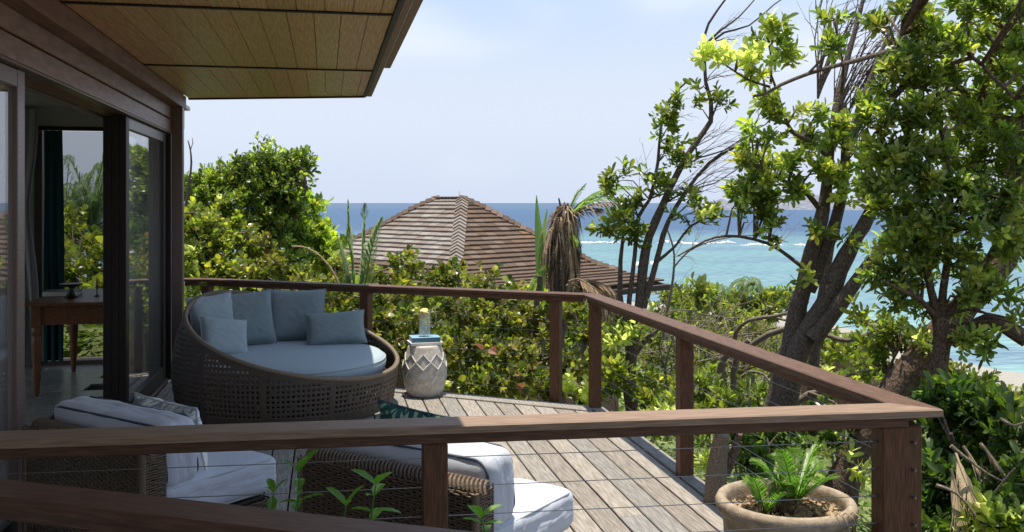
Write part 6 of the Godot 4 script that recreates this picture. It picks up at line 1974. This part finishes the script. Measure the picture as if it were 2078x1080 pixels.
	for p in [Vector3(1.961, -0.203, -9.806), Vector3(2.044, -0.304, -9.687), Vector3(1.861, -0.015, -10.132), Vector3(0.427, 0.594, -10.724), Vector3(1.626, 0.063, -10.383)]:
		var g := Geo.new()
		g.leaf(Transform3D(Basis(rdir(), rf(0, TAU)).orthonormalized(), Vector3.ZERO), 0.13, 0.11, 0.9, 0.5, 0.6)
		solo("dry_leaf", g.mesh(), M["leaf_brown"], ["rust-brown dry leaf low in the bush before the dead palm", "second rust-brown dry leaf, just below the first", "brown curled leaf in the middle of the sea grape right of the jug", "pinkish dry leaf over the daybed's end post", "brown leaf caught in the sea grape beside the jug"][k], "leaf", Transform3D(Basis(), p))
		k += 1
	# the big rounded tree over the house corner
	tree("round_tree", "big rounded tree with dense dark and yellow-green foliage beyond the house corner", "tree", "bark", [
		[[Vector3(-0.976, -0.536, -13.961), Vector3(-0.836, 0.317, -13.933), Vector3(-0.697, 1.028, -13.905), Vector3(-0.592, 1.525, -13.884), Vector3(-0.557, 1.951, -13.877)], 0.14, 0.05, "trunk"], [[Vector3(-0.801, 0.459, -13.926), Vector3(-1.170, 1.035, -13.829), Vector3(-1.427, 1.528, -13.711), Vector3(-1.610, 1.872, -13.577)], 0.07, 0.025, "limb"], [[Vector3(-0.697, 1.028, -13.905), Vector3(-0.415, 1.526, -13.747), Vector3(-0.275, 1.877, -13.617), Vector3(-0.341, 2.153, -13.528)], 0.06, 0.02, "limb"], [[Vector3(-0.766, 0.601, -13.919), Vector3(-0.493, 0.877, -14.017), Vector3(-0.285, 1.159, -14.129)], 0.05, 0.02, "limb"],
	], [
		[Vector3(-0.795, 2.125, -13.823), 0.31, 0.17, 40], [Vector3(-0.484, 2.125, -13.761), 0.24, 0.18, 30], [Vector3(-1.098, 2.017, -13.781), 0.24, 0.14, 26], [Vector3(-1.417, 1.931, -13.743), 0.22, 0.15, 24], [Vector3(-1.711, 1.838, -13.597), 0.23, 0.16, 26], [Vector3(-0.553, 2.267, -13.774), 0.16, 0.08, 10], [Vector3(-1.236, 2.122, -13.809), 0.11, 0.07, 6], [Vector3(-1.817, 1.734, -13.415), 0.20, 0.23, 24], [Vector3(-0.332, 2.125, -13.730), 0.11, 0.11, 8],
		[Vector3(-0.686, 1.807, -13.699), 0.31, 0.21, 40], [Vector3(-1.082, 1.770, -13.574), 0.30, 0.19, 34], [Vector3(-1.398, 1.667, -13.433), 0.27, 0.18, 26], [Vector3(-0.588, 1.526, -13.781), 0.25, 0.21, 34], [Vector3(-0.886, 1.424, -13.637), 0.28, 0.21, 34], [Vector3(-0.519, 1.173, -13.767), 0.25, 0.24, 34], [Vector3(-0.818, 1.042, -13.623), 0.28, 0.21, 30], [Vector3(-1.208, 1.462, -13.497), 0.23, 0.18, 24],
		[Vector3(-0.409, 1.597, -13.542), 0.14, 0.13, 10], [Vector3(-0.954, 2.223, -13.650), 0.14, 0.08, 8], [Vector3(-0.681, 0.729, -13.596), 0.31, 0.24, 30],
	], {"kinds": ["small", "small_b"], "tones": [Color(0.117, 0.169, 0.042), Color(0.170, 0.236, 0.058), Color(0.257, 0.328, 0.081), Color(0.423, 0.476, 0.117)], "parts": 60, "many": 3.0, "size": 1.3, "twig": 0.008})
	tree("bright_bush", "yellow-green leafy bush spilling in front of the big rounded tree", "shrub", "twig", [
		[[Vector3(-1.472, -0.226, -12.938), Vector3(-1.456, 0.440, -12.799), Vector3(-1.440, 0.964, -12.660), Vector3(-1.363, 1.287, -12.508)], 0.05, 0.015, "stem"], [[Vector3(-1.408, -0.096, -12.925), Vector3(-1.079, 0.566, -12.758), Vector3(-0.945, 1.089, -12.629)], 0.04, 0.012, "stem"],
	], [
		[Vector3(-1.641, 1.287, -12.564), 0.23, 0.21, 34], [Vector3(-1.363, 1.161, -12.508), 0.25, 0.19, 34], [Vector3(-1.584, 0.921, -12.348), 0.27, 0.21, 36], [Vector3(-1.208, 0.908, -12.477), 0.25, 0.18, 30], [Vector3(-1.024, 1.144, -12.849), 0.22, 0.16, 20], [Vector3(-0.896, 0.949, -12.823), 0.20, 0.16, 16], [Vector3(-1.795, 1.538, -12.798), 0.17, 0.15, 14], [Vector3(-1.472, 1.471, -12.938), 0.16, 0.10, 10], [Vector3(-1.152, 1.275, -12.874), 0.16, 0.12, 10],
	], {"kinds": ["small_b", "round_b"], "tones": BRIGHT, "parts": 80, "many": 4.0, "size": 0.75, "twig": 0.006})
	tree("bright_bush", "bright low bush standing clear between the rounded tree and the palm fronds", "shrub", "twig", [
		[[Vector3(-0.145, 0.120, -14.305), Vector3(-0.145, 0.562, -14.305), Vector3(-0.108, 0.931, -14.297), Vector3(-0.072, 1.152, -14.290)], 0.05, 0.015, "stem"],
	], [
		[Vector3(-0.145, 1.188, -14.305), 0.25, 0.13, 26], [Vector3(0.085, 1.086, -14.055), 0.19, 0.13, 18], [Vector3(-0.289, 1.078, -14.333), 0.19, 0.16, 18], [Vector3(-0.071, 0.868, -14.086), 0.29, 0.17, 28], [Vector3(-0.323, 1.448, -14.238), 0.15, 0.13, 12], [Vector3(-0.287, 1.667, -14.231), 0.12, 0.10, 8], [Vector3(0.000, 0.672, -13.766), 0.28, 0.21, 22],
	], {"kinds": ["small_b", "round_b"], "tones": [Color(0.296, 0.391, 0.096), Color(0.450, 0.540, 0.132), Color(0.577, 0.656, 0.161)], "parts": 60, "many": 2.4, "size": 1.15, "twig": 0.006})
	var sn := plant("dead_twig", "bare dead twig standing above the bush at the house corner", "dead branch")
	piece("stem", _limb([Vector3(-1.819, 1.601, -13.109), Vector3(-1.781, 1.930, -13.101), Vector3(-1.755, 2.193, -13.096), Vector3(-1.768, 2.357, -13.099), Vector3(-1.800, 2.489, -13.105)], 0.022, 0.007), M["bark"], sn)
	piece("twig", _limb([Vector3(-1.761, 2.377, -13.098), Vector3(-1.736, 2.456, -13.092), Vector3(-1.742, 2.522, -13.094)], 0.007, 0.004), M["bark"], sn)
	var ts := plant("top_sprig", "single leafy sprig rising above the big rounded tree", "branch")
	piece("stem", _limb([Vector3(-0.795, 2.196, -13.823), Vector3(-0.844, 2.316, -13.832), Vector3(-0.899, 2.443, -13.843)], 0.010, 0.004), M["bark"], ts)
	foliage(ts, [Vector3(-0.885, 2.408, -13.841)], [[Vector3(-0.899, 2.429, -13.843), 0.06, 0.05, 5]], {"kinds": ["small_b"], "tones": MID, "twig": 0.003, "size": 1.2, "parts": 20})
	# upright young palm fronds
	var yp := plant("young_palm", "young palm with stiff feathery fronds standing upright before the pavilion roof", "palm")
	for q in [[[Vector3(0.378, 0.362, -11.957), Vector3(0.341, 0.859, -11.964), Vector3(0.298, 1.294, -11.973), Vector3(0.280, 1.697, -11.977)], 0.27], [[Vector3(0.414, 0.362, -11.950), Vector3(0.452, 0.857, -11.976), Vector3(0.478, 1.292, -12.005), Vector3(0.498, 1.654, -12.035)], 0.26], [[Vector3(0.451, 0.362, -11.943), Vector3(0.515, 0.802, -11.862), Vector3(0.590, 1.175, -11.779), Vector3(0.695, 1.483, -11.690)], 0.25], [[Vector3(0.353, 0.362, -11.962), Vector3(0.276, 0.667, -12.045), Vector3(0.209, 0.975, -12.127), Vector3(0.149, 1.224, -12.207)], 0.16]]:
		piece("frond", frond(q[0], q[1] * 1.2, 78.0, 0.0070, 0.10, 0.58, 0.016, 0.12), M["frond_grey"], yp)
	var df := plant("dry_frond", "dry straw-coloured frond arching over left of the young palm", "frond")
	piece("dry_frond_blade", frond([Vector3(0.192, 0.598, -11.790), Vector3(0.048, 0.876, -11.768), Vector3(-0.119, 1.049, -11.750), Vector3(-0.284, 1.124, -11.732), Vector3(-0.400, 1.126, -11.704)], 0.10, 60.0, 0.006, 0.3, 0.45, 0.016, 0.15), M["frond_straw"], df)
	# the dead palm by the corner of the railing
	var dp := plant("dead_palm", "wind-torn palm hung with dry brown fronds at the far corner of the deck", "palm")
	piece("trunk", _limb([Vector3(2.659, -1.223, -10.890), Vector3(2.705, -0.397, -10.881), Vector3(2.729, 0.310, -10.876), Vector3(2.763, 0.900, -10.869), Vector3(2.809, 1.430, -10.860)], 0.14, 0.085), M["bark"], dp)
	for i in 34:
		var top: Vector3 = [Vector3(2.786, 1.489, -10.865), Vector3(2.833, 1.577, -10.856), Vector3(2.746, 1.371, -10.873)][i % 3]
		var az := rf(0, TAU)
		var reach := rf(0.06, 0.30) * (0.85 - 0.30 * cos(az))
		var len := rf(0.30, 0.95)
		var o := Vector3(cos(az), 0, sin(az) * 0.8)
		var q := [top, top + o * reach * 0.35 + Vector3(0, 0.02, 0), top + o * reach * 0.8 + Vector3(0, -len * 0.4, 0), top + o * reach * (1.0 if i % 3 else 0.8) + Vector3(rf(-0.05, 0.05), -len, rf(-0.05, 0.05))]
		piece("dead_frond", frond(q, rf(0.18, 0.42), 26.0, 0.008, 0.9, 0.45, 0.016, 0.08), M[["frond_dry", "frond_dry", "bark_brown", "frond_straw"][i % 4]], dp)
	for i in 16:
		var top: Vector3 = Vector3(2.841, 0.662, -10.548) + Vector3(rf(-0.1, 0.1), rf(-0.05, 0.08), 0)
		var q := [top, top + Vector3(0.12, 0.03, 0), top + Vector3(rf(0.2, 0.34), -0.06 + rf(-0.04, 0.03), rf(0.0, 0.2)), top + Vector3(rf(0.30, 0.46), rf(-0.36, -0.12), rf(0.05, 0.3))]
		piece("dead_frond", frond(q, 0.26, 44.0, 0.008, 1.0, 0.35, 0.012, 0.1), M["frond_straw" if i % 2 else "frond_dry"], dp)
	for q in [[[Vector3(2.763, 1.430, -10.869), Vector3(2.786, 1.536, -10.865), Vector3(2.763, 1.595, -10.869), Vector3(2.740, 1.713, -10.874)], 0.028], [[Vector3(2.844, 1.430, -10.853), Vector3(2.856, 1.548, -10.851), Vector3(2.844, 1.654, -10.853)], 0.022]]:
		piece("broken_stalk", _limb(q[0], q[1], 0.010), M["bark_brown"], dp)
	for q in [[[Vector3(2.833, 1.460, -10.856), Vector3(2.930, 1.578, -10.811), Vector3(3.079, 1.678, -10.755), Vector3(3.244, 1.736, -10.697), Vector3(3.380, 1.713, -10.644)], "frond_bright", 0.42], [[Vector3(2.833, 1.460, -10.856), Vector3(2.973, 1.607, -10.879), Vector3(3.150, 1.749, -10.894), Vector3(3.327, 1.821, -10.910), Vector3(3.460, 1.822, -10.934)], "frond_green", 0.36], [[Vector3(2.833, 1.460, -10.856), Vector3(2.959, 1.537, -10.762), Vector3(3.084, 1.584, -10.669), Vector3(3.191, 1.585, -10.580)], "frond_dry", 0.34], [[Vector3(2.833, 1.477, -10.856), Vector3(2.977, 1.636, -10.827), Vector3(3.179, 1.772, -10.786), Vector3(3.411, 1.855, -10.740), Vector3(3.630, 1.843, -10.696)], "frond_bright", 0.30], [[Vector3(2.844, 1.442, -10.853), Vector3(2.979, 1.578, -10.724), Vector3(3.151, 1.654, -10.588), Vector3(3.319, 1.654, -10.453)], "frond_dry", 0.28], [[Vector3(2.821, 1.489, -10.858), Vector3(2.899, 1.636, -10.876), Vector3(2.977, 1.773, -10.895), Vector3(3.091, 1.892, -10.906)], "frond_green", 0.22]]:
		piece("torn_frond", frond(q[0], q[2], 60.0, 0.013, 0.45, 0.55, 0.016, 0.08), M[q[1]], dp)
	piece("torn_frond", frond([Vector3(2.775, 1.371, -10.867), Vector3(2.865, 1.315, -10.747), Vector3(2.924, 1.203, -10.633)], 0.2, 40.0, 0.009, 0.5, 0.4, 0.012, 0.1), M["frond_bright"], dp)
	piece("torn_frond", frond([Vector3(2.659, 1.017, -10.890), Vector3(2.557, 0.904, -10.843), Vector3(2.428, 0.780, -10.800), Vector3(2.339, 0.624, -10.750)], 0.2, 40.0, 0.010, 0.7, 0.4, 0.012, 0.1), M["frond_bright"], dp)
	var sp := plant("spear_leaf_plant", "two upright sword-shaped green leaves beside the dead palm", "plant")
	for q in [[[Vector3(2.610, 0.506, -11.308), Vector3(2.598, 1.117, -11.310), Vector3(2.575, 1.483, -11.315), Vector3(2.563, 1.752, -11.317)], 0.055, "frond_green"], [[Vector3(2.622, 0.506, -11.305), Vector3(2.634, 1.056, -11.303), Vector3(2.658, 1.361, -11.298), Vector3(2.694, 1.581, -11.291)], 0.050, "frond_bright"]]:
		var g := Geo.new()
		var pts := catmull(q[0], 0.08)
		var rows := []
		for i in pts.size():
			var t := float(i) / (pts.size() - 1)
			var w: float = q[1] * sin(PI * clampf(0.12 + 0.88 * t, 0, 1)) + 0.002
			rows.append(PackedVector3Array([pts[i] + Vector3(-w, 0, 0.02), pts[i], pts[i] + Vector3(w, 0, 0.02)]))
		g.sheet(rows, Vector3(0, 0, -1e5))
		piece("leaf_blade", g.mesh(), M[q[2]], sp)
	var tk := plant("thin_trunk", "thin dark tree trunk rising among the leaves behind the slanting railing", "tree")
	piece("trunk", _limb([Vector3(2.351, -0.882, -10.748), Vector3(2.385, -0.361, -10.741), Vector3(2.407, 0.103, -10.737), Vector3(2.441, 0.508, -10.730), Vector3(2.475, 0.797, -10.723)], 0.055, 0.03), M["bark"], tk)
	piece("branch", _limb([Vector3(2.029, -0.312, -10.608), Vector3(2.202, -0.215, -10.438), Vector3(2.338, -0.136, -10.275), Vector3(2.523, -0.042, -10.102)], 0.026, 0.02), M["bark"], tk)
	# garden behind the house, seen through the room
	tree("shrub", "sunlit yellow-green bush outside the garden door", "shrub", "twig", [[[Vector3(-3.817, -1.003, -15.547), Vector3(-3.751, -0.058, -15.279), Vector3(-3.685, 0.562, -15.011)], 0.05, 0.02, "stem"]], [
		[Vector3(-3.885, 0.546, -15.255), 0.30, 0.30, 26], [Vector3(-3.396, 0.709, -14.953), 0.29, 0.32, 26], [Vector3(-3.843, 0.976, -15.654), 0.34, 0.31, 26], [Vector3(-3.089, 0.307, -14.484), 0.31, 0.31, 24], [Vector3(-3.846, 0.142, -14.839), 0.26, 0.22, 16], [Vector3(-3.369, 0.164, -14.540), 0.29, 0.19, 18], [Vector3(-3.923, 1.348, -16.282), 0.32, 0.27, 18], [Vector3(-3.090, 0.822, -15.504), 0.34, 0.38, 24],
	], {"kinds": ["round_b", "small_b"], "tones": BRIGHT, "twig": 0.006, "many": 1.3, "size": 1.2})
	for q in [["tall feathery palm seen through the garden door, against the sky", 1, [[Vector3(-4.168, 1.132, -18.166), Vector3(-4.124, 1.937, -18.158), Vector3(-4.142, 2.993, -18.161)], [Vector3(-4.168, 1.132, -18.166), Vector3(-4.282, 1.937, -18.189), Vector3(-4.352, 2.743, -18.203)], [Vector3(-4.142, 1.132, -18.161), Vector3(-4.019, 1.937, -18.137), Vector3(-3.913, 2.653, -18.116)], [Vector3(-4.159, 1.132, -18.165), Vector3(-4.409, 1.757, -17.960), Vector3(-4.497, 2.016, -17.722)], [Vector3(-4.159, 1.132, -18.165), Vector3(-3.798, 1.669, -17.889), Vector3(-3.599, 1.843, -17.645)]]], ["second palm behind the tall one, its fronds lower and greyer", 2, [[Vector3(-5.198, 0.970, -20.411), Vector3(-5.178, 1.770, -20.407), Vector3(-5.256, 2.470, -20.423)], [Vector3(-5.178, 0.970, -20.407), Vector3(-5.041, 1.670, -20.380), Vector3(-4.982, 2.270, -20.368)], [Vector3(-5.198, 0.970, -20.411), Vector3(-5.318, 1.571, -20.231), Vector3(-5.415, 1.768, -20.047)], [Vector3(-5.178, 1.070, -20.407), Vector3(-4.929, 1.469, -20.460), Vector3(-4.836, 1.771, -20.543)]]]]:
		var r := plant("garden_palm", q[0], "palm", "palms in the garden behind the house")
		var hub: Vector3 = q[2][0][0]
		for i in 16:
			var az := i * 2.39996
			var o := Vector3(cos(az), 0, sin(az)) * rf(0.35, 0.8)
			var up := rf(0.9, 1.9) if i < 9 else rf(0.2, 0.9)
			piece("frond", frond([hub, hub + o * 0.35 + Vector3(0, up * 0.55, 0), hub + o * 0.9 + Vector3(0, up * 0.95, 0), hub + o * 1.5 + Vector3(0, up * 0.9 - 0.1, 0)], 0.42, 40.0, 0.009, 0.75, 0.75, 0.02, 0.12), M["frond_grey" if (q[1] + i) % 3 else "frond_green"], r)
		piece("trunk", _limb([q[2][0][0] + Vector3(0, -3.0, 0), q[2][0][0] + Vector3(0.05, -1.5, 0), q[2][0][0]], 0.14, 0.10), M["bark"], r)
	tree("round_tree", "leafy tree beyond the garden bush behind the house", "tree", "bark", [[[Vector3(-5.853, -1.534, -22.581), Vector3(-5.799, 0.013, -22.570), Vector3(-5.853, 1.118, -22.581), Vector3(-5.962, 1.782, -22.603)], 0.15, 0.05, "trunk"]], [
		[Vector3(-5.962, 1.339, -22.603), 0.66, 0.55, 40], [Vector3(-6.503, 1.561, -22.711), 0.66, 0.66, 40], [Vector3(-5.311, 1.339, -22.473), 0.66, 0.44, 30], [Vector3(-6.937, 1.118, -22.797), 0.77, 0.66, 40], [Vector3(-4.439, 1.039, -21.279), 0.63, 0.42, 30], [Vector3(-3.629, 0.970, -20.098), 0.60, 0.50, 34], [Vector3(-2.808, 1.132, -17.895), 0.45, 0.54, 30],
	], {"kinds": ["small_b"], "tones": OLIVE, "twig": 0.01, "many": 1.6, "size": 2.2})

func make_far_growth() -> void:
	# one bush as a ragged clump of leaf faces, for the slope below
	var clumps := []
	for k in 3:
		var g := Geo.new()
		for i in 230:
			var d := rdir()
			d.y = absf(d.y) * 0.9 - 0.12
			var p := d * Vector3(0.55, 0.50, 0.55) * pow(rng.randf(), 0.35) * (0.85 + 0.3 * sin(d.x * 5.0 + k) * cos(d.z * 4.0))
			var n := (d + Vector3.UP * 0.6 + rdir() * 0.6).normalized()
			var s := rf(0.045, 0.09)
			var b := basis_y(n, rf(0, TAU))
			g.quad(p - b.x * s, p + b.z * s * 0.6, p + b.x * s, p - b.z * s * 0.6, n)
		clumps.append(g.mesh())
	var root := plant("scrub", "mass of green and olive scrub covering the slope down to the shore", "scrub")
	root.set_meta("kind", "stuff")
	var nz := FastNoiseLite.new()
	nz.seed = 17
	nz.frequency = 0.03
	var lists := [[], [], []]
	var tries := 0
	while lists[0].size() + lists[1].size() + lists[2].size() < 9000 and tries < 60000:
		tries += 1
		var r := 11.0 * pow(26.0, rng.randf())
		var a := rf(-0.75, 1.25)
		var p := Vector3(r * sin(a), 0, -r * cos(a))
		p.y = land_y(p.x, p.z)
		if p.y < -31.2 or (p - Vector3(2.8, p.y, -24)).length() < 5.0:
			continue
		if p.x < 3.2 and p.z > -11.0:
			continue
		var k := nz.get_noise_2d(p.x, p.z)
		var near := 1.0 - smoothstep(10.0, 40.0, r)
		var s := rf(1.0, 2.2) * lerpf(1.6, 0.8, near) * (1.0 + 0.5 * k)
		# keep the sea in view
		if r > 120.0:
			s *= 1.25
		var tone: Color = OLIVE[rng.randi() % 4] if k > 0.05 or rng.randf() < 0.35 else MID[rng.randi() % 4]
		var q := rf(0.75, 1.25)
		lists[rng.randi() % 3].append([Transform3D(Basis(Vector3.UP, rf(0, TAU)).scaled_local(Vector3(s, s * rf(0.7, 1.0), s)), p), Color(tone.r * q, tone.g * q, tone.b * q)])
	for k in 3:
		var mm := MultiMesh.new()
		mm.transform_format = MultiMesh.TRANSFORM_3D
		mm.use_colors = true
		mm.mesh = clumps[k]
		mm.instance_count = lists[k].size()
		for i in lists[k].size():
			mm.set_instance_transform(i, lists[k][i][0])
			mm.set_instance_color(i, lists[k][i][1])
		var mi := MultiMeshInstance3D.new()
		mi.name = "scrub_mass"
		mi.multimesh = mm
		mi.material_override = M["leaf_matt"]
		mi.set_meta("kind", "stuff")
		root.add_child(mi, true)
	# pale dry brush between deck and shore
	var dry := plant("dry_brush", "tangle of pale dry twigs and half-dead scrub beyond the sea-side railing", "brush")
	dry.set_meta("kind", "stuff")
	var gd := Geo.new()
	for i in 110:
		var c: Vector3 = [Vector3(5.347, -0.027, -13.209), Vector3(5.781, -0.101, -13.123), Vector3(4.630, -0.044, -12.333), Vector3(5.636, -0.044, -12.132), Vector3(4.707, -0.102, -11.297), Vector3(5.451, -0.165, -11.149), Vector3(4.150, -0.165, -11.409), Vector3(4.867, -0.210, -10.756), Vector3(4.145, -0.245, -10.390), Vector3(5.110, -0.245, -10.197)][i % 10]
		var p := c + rdir() * Vector3(0.5, 0.22, 0.5)
		var d := (Vector3(0.5, 0.5, 0) + rdir() * 0.9).normalized()
		var L := rf(0.3, 0.9)
		gd.tube([p - d * L * 0.5, p + rdir() * 0.05, p + d * L * 0.4 + rdir() * 0.08, p + d * L * 0.55 + rdir() * 0.1], [0.009, 0.007, 0.005, 0.003], 4, false)
	piece("dry_twigs", gd.mesh(), M["dead_wood"], dry).set_meta("kind", "stuff")
	foliage(dry, [Vector3(4.707, -0.544, -11.297), Vector3(5.203, -0.544, -11.199)], [[Vector3(5.538, -0.088, -13.681), 0.31, 0.15, 16], [Vector3(6.062, -0.164, -13.576), 0.31, 0.15, 14], [Vector3(4.808, -0.180, -12.807), 0.28, 0.17, 14], [Vector3(5.771, -0.249, -12.105), 0.27, 0.16, 14], [Vector3(4.968, -0.241, -11.755), 0.33, 0.20, 20], [Vector3(4.202, -0.321, -11.194), 0.25, 0.19, 16], [Vector3(5.116, -0.383, -11.012), 0.27, 0.16, 16], [Vector3(4.393, -0.397, -10.544), 0.24, 0.15, 16], [Vector3(5.342, -0.271, -10.661), 0.24, 0.15, 14]], {"kinds": ["small"], "tones": [Color(0.20, 0.20, 0.09), Color(0.26, 0.24, 0.13), Color(0.15, 0.17, 0.06)], "many": 1.8, "size": 1.2, "bark": "dead_wood"})
	# rounded shrubs and wind-bent palms above the shore
	for q in [["dark upright shrub on the slope against the lagoon", [Vector3(10.038, -1.091, -24.510), 0.30, 0.36, 60], MID], ["olive shrub on the slope just past the far corner of the deck", [Vector3(10.290, -1.494, -26.499), 0.44, 0.35, 60], OLIVE], ["wide green thicket at the edge of the lagoon, by the dark trunk", [Vector3(33.059, -5.966, -64.785), 1.69, 0.74, 130], MID], ["green thicket on the slope under the wide one", [Vector3(22.194, -4.366, -46.558), 1.32, 0.58, 110], OLIVE], ["light green shrub rising beside the dark upright one", [Vector3(10.731, -1.424, -25.391), 0.34, 0.26, 50], BRIGHT]]:
		var c: Vector3 = q[1][0]
		var base := Vector3(c.x, land_y(c.x, c.z) - 0.2, c.z)
		tree("slope_shrub", q[0], "shrub", "twig", [[[base, base.lerp(c, 0.6), c], 0.05, 0.02, "stem"]], [q[1]], {"kinds": ["small_b"], "tones": q[2], "twig": 0.012, "size": 3.0 if c.length() < 40 else 6.0, "many": 1.4}, "shrubs on the slope above the shore")
	var kk := 0
	for q in [[Vector3(24.620, -5.572, -56.271), Vector3(24.713, -4.308, -56.252)], [Vector3(27.585, -5.813, -57.719), Vector3(27.713, -4.018, -57.693)], [Vector3(34.259, -7.774, -69.644), Vector3(34.375, -6.669, -69.621)]]:
		var r := plant("shore_palm", ["wind-bent palm above the lagoon, left of a taller one", "taller wind-bent palm silhouetted against the lagoon", "small palm crown low beside the taller shore palm"][kk], "palm", "palms above the shore")
		var base := Vector3(q[0].x, land_y(q[0].x, q[0].z), q[0].z)
		piece("trunk", _limb([base, base.lerp(q[1], 0.5) + Vector3(0.2, 0, 0), q[1]], 0.16, 0.10), M["bark"], r)
		for i in 15:
			var az := i * 2.39996
			var o := Vector3(cos(az), 0, sin(az)) * rf(0.6, 1.0) + Vector3(-0.35, 0, 0.1)
			var up := rf(0.3, 1.2)
			piece("frond", frond([q[1], q[1] + o * 0.5 + Vector3(0, up * 0.6, 0), q[1] + o * 1.2 + Vector3(0, up * 0.5, 0), q[1] + o * 1.7 + Vector3(0, up * 0.1 - 0.3, 0)], 0.5, 14.0, 0.035, 0.6, 0.7, 0.03, 0.1), M["frond_grey" if i % 3 else "frond_green"], r)
		kk += 1
	# low grey roof among the trees
	var g := Geo.new()
	var c: Vector3 = Vector3(22.654, -4.507, -38.309)
	g.box(Transform3D(Basis(Vector3.UP, 0.5) * Basis(Vector3.BACK, -0.12), c), Vector3(3.2, 0.12, 2.6), 0.02)
	var hr := thing("shore_hut", "low grey-roofed hut half hidden behind the many-stemmed tree", "hut")
	piece("roof", g.mesh(), M["hill"], hr)
	piece("wall", boxm(Vector3(2.8, 3.0, 2.2), 0.02), M["fascia"], hr, Transform3D(Basis(Vector3.UP, 0.5), c + Vector3(0, -1.75, 0)))

# ---------------------------------------------------------------- the scene
func _ready() -> void:
	rng.seed = 20240611
	var cam := Camera3D.new()
	cam.name = "camera"
	cam.projection = Camera3D.PROJECTION_FRUSTUM
	cam.near = 0.05
	cam.far = 90000.0
	cam.size = 0.05 * 2.0 * 540.0 / 1900.0
	cam.frustum_offset = Vector2(0.0, -0.05 * 129.0 / 1900.0)
	cam.position = EYE
	cam.rotation = Vector3(0, -deg_to_rad(11.281), 0)
	add_child(cam)
	cam.current = true
	var env := Environment.new()
	env.background_mode = Environment.BG_SKY
	env.sky = make_sky()
	env.tonemap_mode = Environment.TONE_MAPPER_LINEAR
	env.tonemap_exposure = 1.26
	env.sdfgi_enabled = true
	env.ssao_enabled = true
	env.ssil_enabled = true
	var we := WorldEnvironment.new()
	we.name = "world_environment"
	we.environment = env
	add_child(we)
	var sun := DirectionalLight3D.new()
	sun.name = "sun"
	sun.light_color = Color(1.0, 0.965, 0.90)
	sun.light_energy = 1.6
	sun.light_angular_distance = 0.53
	sun.shadow_enabled = true
	sun.basis = Basis.looking_at(Vector3(-0.03, -1.0, 0.055).normalized(), Vector3.FORWARD)
	add_child(sun)

	make_materials()
	make_sprigs()
	make_land()
	make_deck()
	make_terrace()
	make_house()
	make_railings()
	make_pavilion()
	make_room()
	make_daybed()
	make_pillows()
	make_stool()
	make_chairs()
	make_pots()
	make_sea_side_trees()
	make_garden_side()
	make_far_growth()
